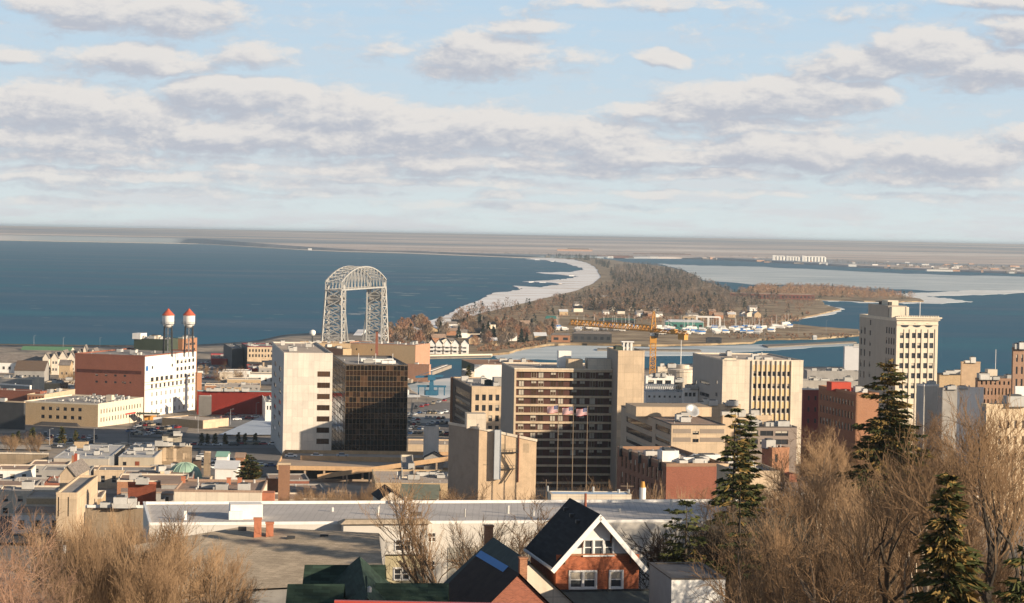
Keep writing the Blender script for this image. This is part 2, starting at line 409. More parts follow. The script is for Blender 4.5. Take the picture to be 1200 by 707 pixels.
# city ground: from behind the camera down the hill to the harbour shore
SHORE = [(-500, 400), (-100, 402), (0, 404.5), (157, 406.5), (235, 404), (300, 400), (335, 392), (380, 390), (446, 392), (452, 398), (455, 436), (478, 444), (486, 462), (520, 468),
         (560, 458), (620, 440), (700, 434), (760, 432), (810, 426), (945, 430), (1000, 430), (1100, 438), (1200, 441), (1500, 446), (1800, 450)]
def shoreD(c):
    y = lerp_tab(SHORE, c); return onz(c, y, 1.5).y
mb = MB()
cols = [-500 + 12 * i for i in range(192)]
rows = [-400, -150, -40, 40] + [60 + 16 * i for i in range(32)] + [600 + 40 * i for i in range(10)]
grid = []
for c in cols:
    sd = shoreD(c); line = []
    tx = (c - 600) / 2700
    dd = rows + [1000 + (sd - 1000) * k / 14 for k in range(1, 15)]
    for Y in dd:
        X = tx * max(Y, 60) * (1.0 if Y > 60 else 1 + (60 - Y) / 100)
        z = zt(X, Y) + (math.sin(X * .05 + Y * .031) * .3 if Y < 900 else 0)
        line.append((X, Y, z if Y < sd - 1 else 1.6))
    line.append((line[-1][0], line[-1][1] + .5, -3)); grid.append(line)
n = len(grid[0])
mb.v = [p for l in grid for p in l]
for i in range(len(cols) - 1):
    for j in range(n - 1):
        mb.f.append((i * n + j, (i + 1) * n + j, (i + 1) * n + j + 1, i * n + j + 1)); mb.mi.append(0)
structure(mb.build('city_ground', M_town, smooth=True))

def land(name, pts, mt, z=1.8, zb=-2.0, jag=0.0, seed=1, sub=6):
    """flat piece of land whose outline was read off the photograph at water level"""
    r = random.Random(seed); P = []
    for i, (x, y) in enumerate(pts):
        x2, y2 = pts[(i + 1) % len(pts)]
        for k in range(sub if jag else 1):
            t = k / (sub if jag else 1); q = (x + (x2 - x) * t, y + (y2 - y) * t)
            if jag and k: q = (q[0] + r.uniform(-5, 5) * jag, q[1] + r.uniform(-.8, .8) * jag)
            w = onz(q[0], q[1], z); P.append((w.x, w.y))
    a = sum(P[i][0] * P[(i + 1) % len(P)][1] - P[(i + 1) % len(P)][0] * P[i][1] for i in range(len(P)))
    if a < 0: P.reverse()
    mb = MB().prism(P, zb, z); return structure(mb.build(name, mt))
# ice and snow along the sand spit's lake side, then the spit itself
land('icy_beach', [(446, 398), (470, 388), (497, 377), (520, 371), (533, 363), (548, 357), (562, 352), (577, 343.5), (600, 341), (613, 338.5), (600, 335), (634, 337), (642, 335), (664, 333), (640, 331), (612, 330),
                   (650, 328), (664, 327), (678, 324), (640, 321), (628, 319.5), (668, 319), (684, 316), (676, 312), (660, 308), (640, 305), (615, 303.3),
                   (640, 302.5), (672, 304), (700, 311), (725, 318), (728, 334), (700, 345), (655, 358), (600, 372), (540, 388), (480, 402), (455, 404)], M_snow, 1.2, jag=.5, seed=4)
land('sand_spit', [(452, 404), (478, 396), (500, 388), (540, 378), (560, 368), (600, 359), (634, 350.5), (674, 341), (695, 332.5), (704, 325), (701, 316), (692, 309.5), (676, 304), (650, 302.2), (640, 301.6),
                   (690, 301.8), (716, 304.5), (740, 308), (783, 313), (812, 321), (822, 329), (840, 334), (858, 342), (900, 347), (935, 349), (962, 352), (966, 357), (985, 362), (968, 366), (945, 371),
                   (905, 377), (960, 383), (1006, 386), (1008, 392), (960, 396), (890, 397), (880, 401), (820, 403), (760, 404), (700, 403), (662, 402.5), (645, 403), (612, 408), (596, 413), (576, 414.5), (545, 416), (500, 416), (455, 418)],
     M_grass, 1.9, jag=.25, seed=9)
land('wooded_point', [(855, 345), (872, 339), (890, 335.5), (967, 337), (1033, 343), (1078, 350), (1082, 353), (1040, 353.5), (960, 351), (905, 349)], M_grass, 1.9, jag=.3, seed=3)
land('white_ice', [(900, 378), (940, 373.5), (972, 369), (990, 362.5), (965, 357), (950, 352), (1020, 355), (1100, 356), (1140, 353.5), (1110, 350), (1082, 347), (1150, 346), (1200, 343), (1400, 341), (1400, 339), (1200, 340.5), (1140, 340), (1080, 343), (1000, 346), (930, 345), (880, 360)], M_whiteice, .25, -.5, jag=.8, seed=6)
land('bay_ice', [(822, 328), (880, 333.5), (960, 334), (1020, 338), (1100, 341), (1400, 340.5), (1400, 326), (1200, 324.5), (1060, 321), (960, 316), (880, 312.5), (820, 311.5), (770, 309), (800, 316)], M_ice, .12, -.5, jag=.5, seed=8)
land('harbour_ice', [(576, 416), (612, 409.5), (660, 405), (760, 407), (880, 404), (1000, 401.5), (1007, 404), (930, 409), (860, 413), (800, 417), (740, 418), (680, 422), (620, 421), (585, 422)], M_ice, .12, -.5, jag=.6, seed=5)
land('quay_ice', [(486, 470), (478, 452), (500, 446), (560, 440), (610, 438), (640, 436), (600, 450), (560, 464), (520, 472)], M_ice, .12, -.5, jag=.5, seed=15)
0 and land('near_shore_ice', [(945, 433), (1010, 428), (1110, 420), (1140, 423), (1060, 432), (1000, 436)], M_ice, .12, -.5, jag=.5, seed=25)
# marina basins and docks
M_dock = mat('dock_planks', (.20, .17, .14), .9, .25, .2)
def dock(pts, z=1.2, label=None):
    o = land('dock', pts, M_dock, z, -1, 0); o['kind'] = 'structure'
for pts in ([(893, 404), (1000, 399.5), (1004, 401), (900, 406.5)], [(940, 384.5), (1006, 387.5), (1006, 389), (940, 386.5)], [(700, 408), (820, 409.5), (822, 411), (700, 409.8)],
            [(556, 416), (576, 416), (576, 417.8), (470, 420), (470, 418)]):
    dock(pts)

# the far shore: lowlands rising slowly inland
FSH = [(-700, 270), (-200, 278), (0, 281.3), (233, 285.5), (363, 293), (400, 294.5), (480, 296.5), (527, 298.5), (600, 301.5), (640, 302.6), (700, 303), (800, 303.5), (850, 305), (900, 308), (960, 311), (1013, 314), (1077, 317), (1150, 319.5), (1200, 321.5), (1500, 327), (1900, 333)]
def far_mat():
    M = bpy.data.materials.new('far_lowland'); M.use_nodes = True; T = NT(M.node_tree); b = T.n['Principled BSDF']
    g = T.n.new('ShaderNodeNewGeometry'); P = g.outputs['Position']
    n1 = T.noise(T.vm('MULTIPLY', P, (.00016, .00055, 0)), 1.0, 4, .55, dist=.3)
    n2 = T.noise(T.vm('MULTIPLY', P, (.0012, .0022, 0)), 1.0, 4, .65)
    c = T.ramp(n1, [(.34, (.22, .27, .31)), (.43, (.34, .33, .34)), (.50, (.52, .43, .38)), (.56, (.64, .52, .45)), (.66, (.78, .68, .60))])  # tones lightened to carry part of the distance haze
    c = T.mix(T.m('MULTIPLY', T.rng(n2, .48, .64), .5), c, (.17, .20, .22))
    T.l.new(c, b.inputs['Base Color']); b.inputs['Roughness'].default_value = 1; b.inputs['Specular IOR Level'].default_value = 0
    return M
mb = MB(); fc = [-700 + 20 * i for i in range(131)]; steps = [0, 60, 200, 500, 1000, 1800, 3000, 5000, 8000, 12000, 17000, 24000, 32000, 40000]
from mathutils import noise as mnoise
mb.v = []
for c in fc:
    y = lerp_tab(FSH, c); p = onz(c, y, 0)
    hl = p.y; tx = p.x / p.y; mb.v.append((p.x, p.y, -2))
    end = 30000.0
    for s_ in steps:
        Y = hl + (end - hl) * (s_ / 40000); X = tx * Y
        z = 2.5 + 92 * sstep(9000, end - 1500, Y)
        z += mnoise.noise(Vector((X * .00025, Y * .00025, 0))) * 8 * sstep(2000, 20000, s_) + (5 if 0 < s_ else 0)
        mb.v.append((X, Y, z))
n = len(steps) + 1
for i in range(len(fc) - 1):
    for j in range(n - 1):
        mb.f.append((i * n + j, (i + 1) * n + j, (i + 1) * n + j + 1, i * n + j + 1)); mb.mi.append(0)
structure(mb.build('far_hills', far_mat(), smooth=True))
land('far_beach', [(-700, 270.5), (-200, 278.5), (0, 281.8), (233, 286), (363, 293.6), (400, 295.2), (480, 297.3), (527, 299.2), (600, 302), (640, 302.8), (640, 302), (600, 301), (527, 298), (480, 295.8), (400, 293.8), (363, 292.2), (233, 285.3), (0, 281), (-200, 278), (-700, 270)],
     mat('far_sand', (.62, .52, .42), 1, .2, .002), 1.5)

# haze: closed box of pale air round the whole scene
def haze(density=4.0e-5):
    M = bpy.data.materials.new('haze_air'); M.use_nodes = True; nt = M.node_tree; nt.nodes.clear()
    o = nt.nodes.new('ShaderNodeOutputMaterial'); v = nt.nodes.new('ShaderNodeVolumePrincipled')
    v.inputs['Color'].default_value = (.76, .89, 1.0, 1); v.inputs['Density'].default_value = density; v.inputs['Anisotropy'].default_value = .3
    nt.links.new(v.outputs[0], o.inputs['Volume'])
    mb = MB().box((0, 14800, -4.5), (34000, 33600, 120.5))
    ob = mb.build('haze', M); ob['kind'] = 'stuff'; ob['label'] = 'thin pale blue haze over the lake and the far shore'
    ob['category'] = 'haze'
haze()
# ================================================================== building kit
G_DARK = glass('window_glass', (.022, .024, .028))
G_BROWN = glass('bronze_glass', (.05, .028, .016), .12, .6)
M_frame = mat('window_frame_pale', (.55, .52, .48), .6, .1)
M_fdark = mat('window_frame_dark', (.07, .06, .055), .6, .1)
M_white = mat('white_paint', (.78, .75, .71), .7, .08, .3, stain=.16, vstreak=.28)
M_blind = mat('window_blind', (.50, .44, .36), .8, .2, .8, objvar=.4)
M_roof = roofmat('tar_roof', (.33, .30, .275))
M_rooft = roofmat('gravel_roof', (.50, .41, .33))
M_roofb = roofmat('brown_roof', (.36, .25, .185))
M_metal = mat('galvanised_metal', (.42, .42, .42), .45, .15, .8, metal=.4)
M_unit = mat('rooftop_unit_paint', (.55, .53, .50), .6, .15, .6, objvar=.5)
M_dark = mat('dark_steel', (.05, .05, .052), .6, .2)
M_brick = brick('red_brick', (.24, .085, .052)); M_brick2 = brick('orange_brick', (.34, .165, .09)); M_tan = brick('tan_brick', (.46, .32, .19), stain=.12)
M_beige = mat('beige_stone', (.56, .43, .30), .9, .10, .3, stain=.22, vstreak=.3, joint=(3.1, 2.8))
M_cream = mat('cream_concrete', (.66, .57, .46), .9, .08, .2, stain=.2, vstreak=.3, joint=(2.6, 3.6))
M_lime = mat('pale_limestone', (.66, .58, .46), .9, .06, .4, stain=.2, vstreak=.3)
M_panel = mat('white_wall_panel', (.68, .61, .53), .85, .07, .2, stain=.14, vstreak=.25, joint=(2.2, 3.3))
M_redp = mat('red_metal_cladding', (.36, .045, .03), .7, .12, .2, vstreak=.25)
M_brown = mat('brown_balcony_wall', (.085, .036, .028), .85, .15, .5)
M_green = mat('dark_green_cladding', (.055, .07, .05), .8, .15, .2, vstreak=.2)
M_grey = mat('grey_concrete', (.33, .31, .29), .9, .12, .3, stain=.25, vstreak=.3)
_WM = {}
def win_mesh(w, h, style, gm, fm):
    key = (round(w, 2), round(h, 2), style, gm.name, fm.name)
    if key in _WM: return _WM[key]
    mb = MB(); t = min(.09, w * .1)
    mb.quad((-w / 2, 0, -h / 2), (w / 2, 0, -h / 2), (w / 2, 0, h / 2), (-w / 2, 0, h / 2), 0)
    def bar(x0, x1, z0, z1): mb.box(((x0 + x1) / 2, -.03, z0), (x1 - x0, .06, z1 - z0), 0, 1)
    if style != 'n':
        bar(-w / 2, -w / 2 + t, -h / 2, h / 2); bar(w / 2 - t, w / 2, -h / 2, h / 2)
        bar(-w / 2 + t, w / 2 - t, -h / 2, -h / 2 + t); bar(-w / 2 + t, w / 2 - t, h / 2 - t, h / 2)
    if 'h' in style: bar(-w / 2 + t, w / 2 - t, -t / 2, t / 2)
    if 'v' in style: bar(-t / 2, t / 2, -h / 2 + t, h / 2 - t)
    if 's' in style:
        k = max(2, int(w / 1.5))
        for i in range(1, k): x = -w / 2 + w * i / k; bar(x - t / 2, x + t / 2, -h / 2 + t, h / 2 - t)
    if 'g' in style:
        for j in range(1, 3): bar(-w / 2 + t, w / 2 - t, -h / 2 + h * j / 3 - .03, -h / 2 + h * j / 3 + .03)
        k = max(2, int(w / .8))
        for i in range(1, k): x = -w / 2 + w * i / k; bar(x - .03, x + .03, -h / 2 + t, h / 2 - t)
    if 'b' in style:
        mb.quad((-w / 2 + t, -.012, h * .05), (w / 2 - t, -.012, h * .05), (w / 2 - t, -.012, h / 2 - t), (-w / 2 + t, -.012, h / 2 - t), 2)
    me = mb.mesh('window', [gm, fm, M_blind]); _WM[key] = me; return me
def wall_face(mb, p0, u, L, z0, z1, ops, dep=.22, m=0, mrev=None):
    """wall with real openings; ops = (a0, a1, zb, zt)"""
    n = Vector((u[1], -u[0], 0)); u = Vector((u[0], u[1], 0)); mrev = m if mrev is None else mrev
    A = sorted(set([0, L] + [round(x, 4) for o in ops for x in o[:2]])); Z = sorted(set([z0, z1] + [round(x, 4) for o in ops for x in o[2:4]]))
    P = lambda a, z, d=0: Vector((p0[0], p0[1], 0)) + u * a - n * d + Vector((0, 0, z))
    for z_a, z_b in zip(Z, Z[1:]):
        run = None
        for a, b in zip(A, A[1:]):
            ca, cz = (a + b) / 2, (z_a + z_b) / 2
            hole = any(o[0] < ca < o[1] and o[2] < cz < o[3] for o in ops)
            if hole:
                if run is not None: mb.quad(P(run, z_a), P(a, z_a), P(a, z_b), P(run, z_b), m); run = None
            elif run is None: run = a
        if run is not None: mb.quad(P(run, z_a), P(L, z_a), P(L, z_b), P(run, z_b), m)
    for a0, a1, b0, b1 in ops:
        mb.quad(P(a0, b0), P(a1, b0), P(a1, b0, dep), P(a0, b0, dep), mrev); mb.quad(P(a0, b1, dep), P(a1, b1, dep), P(a1, b1), P(a0, b1), mrev)
        mb.quad(P(a0, b0, dep), P(a0, b1, dep), P(a0, b1), P(a0, b0), mrev); mb.quad(P(a1, b0), P(a1, b1), P(a1, b1, dep), P(a1, b0, dep), mrev)

class Bldg:
    """box building standing on the street grid. K: its corner nearest to us; U runs right along the front, V runs left/away along the flank"""
    def __init__(s, name, label, xk, yk, D, xl, xr, th, wall, side=None, roof=None, zb=None, cat='building', group=None, par=.6, capm=None, wl=None, wr=None, base=None):
        s.K = onY(xk, yk, D); s.zr = s.K.z; t = R(th); s.th = t
        s.u = Vector((math.cos(t), math.sin(t), 0)); s.v = Vector((-math.sin(t), math.cos(t), 0))
        s.wr = wr if wr is not None else s.solve(s.u, xr); s.wl = wl if wl is not None else s.solve(s.v, xl)
        s.zb = (min(zt(p.x, p.y) for p in (s.K, s.K + s.u * s.wr, s.K + s.v * s.wl)) - .5) if zb is None else zb
        s.root = thing(name, (s.K.x, s.K.y, s.zb), label, cat, group); s.wall = wall; s.side = side or wall
        s.roofm = roof or M_roof; s.par = par; s.capm = capm or wall; s.ops = {'F': [], 'S': []}; s.wins = []; s.nwin = 0; s.dep = .22
        s.xl, s.xr, s.xk = xl, xr, xk
    def solve(s, d, x):
        lo, hi = 0.0, 900.0; sg = 1 if prj(s.K + d * 1.0)[0] > prj(s.K)[0] else -1
        for _ in range(60):
            mid = (lo + hi) / 2
            if (prj(s.K + d * mid)[0] - x) * sg < 0: lo = mid
            else: hi = mid
        if lo > 160 and d.y > .9: return 24.0
        return lo
    def face(s, f):
        if f == 'F': return s.K, s.u, s.wr
        return s.K + s.v * s.wl, -s.v, s.wl
    def px2a(s, f, x):
        p0, u, L = s.face(f); lo, hi = 0.0, L
        for _ in range(40):
            mid = (lo + hi) / 2
            if prj(p0 + u * mid)[0] < x: lo = mid
            else: hi = mid
        return lo
    def zat(s, f, a, y):
        p0, u, L = s.face(f); p = p0 + u * a; x = prj(p)[0]
        lo, hi = s.zb - 30, s.zr + 5
        for _ in range(40):
            mid = (lo + hi) / 2
            if prj((p.x, p.y, mid))[1] > y: lo = mid
            else: hi = mid
        return lo
    def grid(s, f, x0, x1, y0, y1, nc, nr, fw=.5, fh=.6, style='p', gm=None, fm=None, blind=.22, part='window', skip=0.0, dep=None):
        gm = gm or G_DARK; fm = fm or M_fdark
        a0, a1 = s.px2a(f, x0), s.px2a(f, x1); am = (a0 + a1) / 2; z1, z0 = s.zat(f, am, y0), s.zat(f, am, y1)
        cw, ch = (a1 - a0) / nc, (z1 - z0) / nr
        for i in range(nc):
            for j in range(nr):
                if skip and rnd.random() < skip: continue
                ca, cz = a0 + cw * (i + .5), z0 + ch * (j + .5); w, h = cw * fw, ch * fh
                if cz - h / 2 < s.zb + .3 or cz + h / 2 > s.zr - .2: continue
                s.ops[f].append((ca - w / 2, ca + w / 2, cz - h / 2, cz + h / 2))
                st = style + ('b' if rnd.random() < blind else '')
                s.wins.append((f, ca, cz, w, h, st, gm, fm, part))
        return s
    def fin(s, units=0, vents=0, back=True, vis=True):
        if units and s.wr > 12 and s.root.name[:9] != 'low_block': units += 3; vents += 4
        mb = MB(); zb, zr = s.zb, s.zr; L3 = s.K + s.u * s.wr; L4 = L3 + s.v * s.wl; L0 = s.K + s.v * s.wl
        p0, u, L = s.face('F'); wall_face(mb, p0, u, L, zb, zr, s.ops['F'], s.dep, 0)
        p0, u, L = s.face('S'); wall_face(mb, p0, u, L, zb, zr, s.ops['S'], s.dep, 1)
        wall_face(mb, L3, s.v, s.wl, zb, zr, [], m=0); wall_face(mb, L4, -s.u, s.wr, zb, zr, [], m=1)
        mb.build('wall', [s.wall, s.side], s.root)
        r = MB(); z = zr - s.par; q = .25
        i = lambda p, a, b: Vector((p.x, p.y, z)) + s.u * a + s.v * b
        r.quad(i(s.K, q, q), i(L3, -q, q), i(L4, -q, -q), i(L0, q, -q)); s.roofo = r.build('roof', s.roofm, s.root)
        c = MB(); h = s.par + .06
        for a, b in ((s.K, L3), (L3, L4), (L4, L0), (L0, s.K)):
            d = (b - a); d.z = 0; dn = d.normalized(); n = Vector((dn.y, -dn.x, 0))
            a1 = a + n * -.13 - dn * .06 * 0 ; b1 = b + n * -.13 - dn * .38
            a1 = Vector((a1.x, a1.y, z + h / 2)) ; b1 = Vector((b1.x, b1.y, z + h / 2))
            a1 = a1 - dn * .05; c.beam(a1, b1, .38, h)
        c.build('parapet', s.capm, s.root).parent = s.roofo
        for k, (f, a, cz, w, h, st, gm, fm, part) in enumerate(s.wins):
            p0, u, L = s.face(f); n = Vector((u.y, -u.x, 0)); p = p0 + u * a - n * (s.dep - .015)
            me = win_mesh(w, h, st, gm, fm)
            if k < 98:
                link(part, me, s.root, (p.x - s.K.x, p.y - s.K.y, cz - zb), math.atan2(u.y, u.x))
            else:
                if k == 98: s.extra = MB()
                ang = math.atan2(u.y, u.x); cs, sn = math.cos(ang), math.sin(ang); n0 = len(s.extra.v)
                for vv in me.vertices: s.extra.v.append((p.x + vv.co.x * cs - vv.co.y * sn, p.y + vv.co.x * sn + vv.co.y * cs, cz + vv.co.z))
                for pl in me.polygons: s.extra.f.append(tuple(n0 + q for q in pl.vertices)); s.extra.mi.append(pl.material_index)
        if len(s.wins) > 98: s.extra.build('window', [G_DARK, s.wins[-1][7], M_blind], s.root)['kind'] = 'stuff'
        for k in range(units):
            a, b = rnd.uniform(.1, .85) * s.wr, rnd.uniform(.12, .8) * s.wl; w, d, h = rnd.uniform(1.5, 4), rnd.uniform(1.5, 3.5), rnd.uniform(.9, 2.2)
            s.unit(a, b, w, d, h)
        for k in range(vents):
            a, b = rnd.uniform(.06, .94) * s.wr, rnd.uniform(.06, .94) * s.wl; p = s.at(a, b)
            MB().tube([p, p + Vector((0, 0, rnd.uniform(.5, 1.3)))], rnd.uniform(.12, .3), 6).build('vent_pipe', M_unit, s.root).parent = s.roofo
        return s
    def at(s, a, b, z=None):
        p = s.K + s.u * a + s.v * b; return Vector((p.x, p.y, s.zr - s.par if z is None else z))
    def unit(s, a, b, w, d, h, m=None, name='roof_unit', z=None):
        p = s.at(a, b, z); mb = MB().box(p, (w, d, h), s.th, 0)
        if h < 3:
            mb.box((p.x, p.y, p.z + h), (w * .6, d * .6, h * .15), s.th, 1); mb.box((p.x, p.y, p.z - .0), (w + .3, d + .3, .12), s.th, 1)
        o = mb.build(name, [m or M_unit, M_dark], s.root); o.parent = s.roofo; return o
    def frame(s, f='F'):
        return s.face(f)

# ================================================================== the town across the left: harbour quarter
b = Bldg('brick_warehouse', 'tall warehouse with red brick front and white painted flank below two water towers', 170, 417, 1200, 88, 230, 74, M_white, M_brick, capm=M_brick)
b.grid('S', 108, 152, 436, 452, 4, 2, .28, .3); b.grid('S', 140, 166, 444, 462, 3, 2, .25, .25, skip=.3)
b.grid('F', 206, 229, 419, 444, 5, 3, .55, .5, 'h'); b.grid('F', 176, 205, 427, 432, 5, 1, .3, .7, 'p', skip=.3)
b.grid('F', 176, 204, 440, 447, 5, 1, .6, .7, 'h'); b.grid('F', 176, 229, 446, 453, 11, 1, .45, .7, 'h')
b.grid('F', 176, 229, 454, 484, 10, 3, .36, .5, 'h', gm=glass('pale_glass', (.20, .20, .20), .3, .4), fm=M_frame, blind=.4); b.fin(3, 3)
# stained band where a neighbour's roof once stood, company roundel
p0, u, L = b.face('S'); z = b.zat('S', L / 2, 435); mb = MB(); n = Vector((u.y, -u.x, 0))
q = p0 + n * .04; mb.quad(Vector((q.x, q.y, z - 1.2)) + u * 1, Vector((q.x, q.y, z - 1.2)) + u * (L - 2), Vector((q.x, q.y, z + .6)) + u * (L - 2), Vector((q.x, q.y, z + .6)) + u * 1)
mb.build('old_roof_line', mat('soot_stain', (.09, .03, .022), .95, .5, .8), b.root)
p0, u, L = b.face('F'); n = Vector((u.y, -u.x, 0)); c = p0 + u * 2.6 + n * .05; z = b.zat('F', 2.6, 432)
mb = MB(); mb.poly([Vector((c.x, c.y, z)) + u * (1.6 * math.cos(t * math.pi / 10)) + Vector((0, 0, 1.6 * math.sin(t * math.pi / 10))) for t in range(20)])
mb.build('roundel', mat('blue_sign_paint', (.03, .14, .38), .6, .1), b.root)
mb = MB()
for k in range(3):
    z = b.zat('F', L / 2, 447.2 + 0 * k) if k == 0 else b.zat('F', L / 2, (444.5, 453.2)[k - 1]); c = p0 + n * .1
    mb.beam(Vector((c.x, c.y, z)) + u * .3, Vector((c.x, c.y, z)) + u * (L - .3), .2, .25)
mb.build('ledge', M_tan, b.root)
ware = b
b = Bldg('elevator_block', 'dark green clad rooftop-high block standing behind the brick and white warehouse', 196, 398, 1262, 157, 214, 74, M_green, M_green, par=.3)
b.fin(2, 2); b.unit(3, 18, 8, 5, 3.2, M_white); b.unit(4, 9, 4, 5, 2.2, M_cream)
b = Bldg('brick_block', 'brown brick block with a flat roof, right beside the legs of the right water tower', 214, 397.5, 1275, 205, 231, 74, M_brick2, M_brick2, par=.3); b.grid('F', 217, 230, 400, 413, 3, 2, .4, .4).fin(1, 1)

def water_tower(px, D, label):
    zr = onY(px, 414, D).z; c = onY(px, 383, D); root = thing('water_tower', (c.x, c.y, zr), label, 'water tower', 'water towers over the warehouse')
    r = 3.15; tb = onY(px, 379.5, D).z; tt = onY(px, 369.5, D).z; ap = onY(px, 361.5, D).z; x, y = c.x, c.y
    MB().lathe((x, y, 0), [(0, tb - 2.4), (1.3, tb - 2.1), (2.4, tb - 1.3), (r, tb), (r, tt)], 24).build('tank', M_white, root, smooth=True)
    MB().lathe((x, y, 0), [(r + .35, tt - .1), (r + .3, tt + .05), (0.1, ap), (0, ap + .3)], 24).build('roof', mat('rusty_red_paint', (.48, .10, .055), .8, .2, .8), root)
    mb = MB(); mb.lathe((x, y, tb - .1), [(r, 0), (r + .8, 0), (r + .8, .1), (r, .12)], 24)
    for k in range(16):
        t = k * math.pi / 8; mb.beam((x + (r + .75) * math.cos(t), y + (r + .75) * math.sin(t), tb), (x + (r + .75) * math.cos(t), y + (r + .75) * math.sin(t), tb + 1), .07)
    mb.lathe((x, y, tb + .95), [(r + .78, 0), (r + .78, .08)], 24); mb.build('walkway', M_dark, root)
    for k in range(4):
        t = R(45 + 90 * k + 15); top = Vector((x + r * .82 * math.cos(t), y + r * .82 * math.sin(t), tb - .3)); bot = Vector((x + r * 1.05 * math.cos(t), y + r * 1.05 * math.sin(t), zr - 2))
        MB().beam(top, bot, .34).build('leg', M_dark, root)
    mb = MB()
    for lev in range(3):
        z0 = zr + (tb - 1 - zr) * lev / 3; z1 = zr + (tb - 1 - zr) * (lev + 1) / 3
        for k in range(4):
            t0, t1 = R(60 + 90 * k), R(150 + 90 * k); rr = r * .95
            A = lambda t, z: (x + rr * math.cos(t), y + rr * math.sin(t), z)
            mb.beam(A(t0, z0), A(t1, z1), .09); mb.beam(A(t1, z0), A(t0, z1), .09); mb.beam(A(t0, z1), A(t1, z1), .16)
    mb.build('cross_brace', M_dark, root); MB().tube([(x, y, zr - 2), (x, y, tb - 2.2)], .3, 8).build('riser_pipe', M_metal, root)
water_tower(197, 1228, 'left white water tower with a red conical cap and dark legs, above the warehouse roof')
water_tower(221.5, 1232, 'right white water tower with a red conical cap, beside the brown brick block')

b = Bldg('office_block', 'beige office block with a dark canopy on its front and a roof crowded with units', 115, 473.5, 1118, 28, 168, 74, M_lime, M_tan, roof=M_roof)
b.grid('S', 46, 98, 474.5, 494, 6, 2, .48, .42, 'p'); b.grid('S', 96, 104, 497, 505, 1, 1, .6, .5)
b.grid('F', 117, 166, 474, 503, 15, 3, .34, .52, 'p', blind=.2); b.fin(0, 8)
for k in range(46): b.unit(rnd.uniform(.25, .97) * b.wr, rnd.uniform(.05, .7) * b.wl, rnd.uniform(.8, 2.4), rnd.uniform(.8, 2.2), rnd.uniform(.6, 1.8))
b.unit(b.wr * .45, b.wl * .12, 3, 3, 3.4, M_cream)
cm = mat('canopy_slate', (.07, .065, .065), .8, .2); p0, u, L = b.face('S'); n = Vector((u.y, -u.x, 0)); a0, a1 = b.px2a('S', 44), b.px2a('S', 96)
z0 = b.zat('S', a0, 499); mb = MB(); A = lambda a, d, z: p0 * 1 + u * a + n * d + Vector((0, 0, z - p0.z))
mb.quad(A(a0 - 1, 5, z0 - .6), A(a1 + 1, 5, z0 - .6), A(a1 - 2.5, 0.05, z0 + 2.2), A(a0 + 2.5, 0.05, z0 + 2.2)); mb.tri(A(a0 - 1, .05, z0 - .6), A(a0 - 1, 5, z0 - .6), A(a0 + 2.5, .05, z0 + 2.2)); mb.tri(A(a1 + 1, 5, z0 - .6), A(a1 + 1, .05, z0 - .6), A(a1 - 2.5, .05, z0 + 2.2))
mb.quad(A(a0 - 1, 5, z0 - .9), A(a1 + 1, 5, z0 - .9), A(a1 + 1, 5, z0 - .55), A(a0 - 1, 5, z0 - .55)); mb.build('canopy', cm, b.root)
for k in range(5):
    a = a0 + (a1 - a0) * (k + .5) / 5; q = A(a, 4.5, b.zb); MB().box(q, (1.3, .8, z0 - .85 - b.zb), b.th).build('canopy_pier', M_lime, b.root)
MB().beam(A(a0, .12, 0) * 1, A(a0, .12, 0) + Vector((0, 0, .01)), .01).v  # (no part)
# red name board on the flank
p0, u, L = b.face('F'); n = Vector((u.y, -u.x, 0)); a0, a1 = b.px2a('F', 147), b.px2a('F', 159); z = b.zat('F', (a0 + a1) / 2, 484.5); mb = MB(); c = p0 + n * .12
mb.beam(Vector((c.x, c.y, z)) + u * a0, Vector((c.x, c.y, z)) + u * a1, .15, .7); mb.build('name_board', mat('red_sign', (.5, .05, .04), .6, .1), b.root)

def simple(name, label, xk, yk, D, xl, xr, th, wall, side=None, roof=None, grids=(), units=1, vents=2, group=None, cat='building', par=.5, capm=None, zb=None, wl=None):
    b = Bldg(name, label, xk, yk, D, xl, xr, th, wall, side, roof, par=par, group=group, cat=cat, capm=capm, zb=zb, wl=wl)
    for g in grids: b.grid(*g)
    return b.fin(units, vents)
simple('warehouse', 'long low red warehouse with a flat grey roof and a pale blue roof edge', 231, 457.5, 1226, 229, 330, 6, M_redp, capm=mat('pale_blue_trim', (.22, .34, .36), .6, .1), roof=M_roof, units=6, vents=6, zb=3)
MBx = simple('shed', 'small grey block built against the red warehouse front', 233, 463.5, 1214, 229, 248, 6, M_grey, units=0, vents=1)
simple('store_building', 'low tan store with a wide flat tan roof beside the white warehouse flank', 238, 493, 1120, 190, 268, 60, M_beige, M_tan, roof=M_rooft, units=0, vents=3, par=.3)
simple('store_building', 'orange brick annex at the right foot of the white warehouse flank', 231, 437, 1245, 229, 236.5, 30, M_brick2)
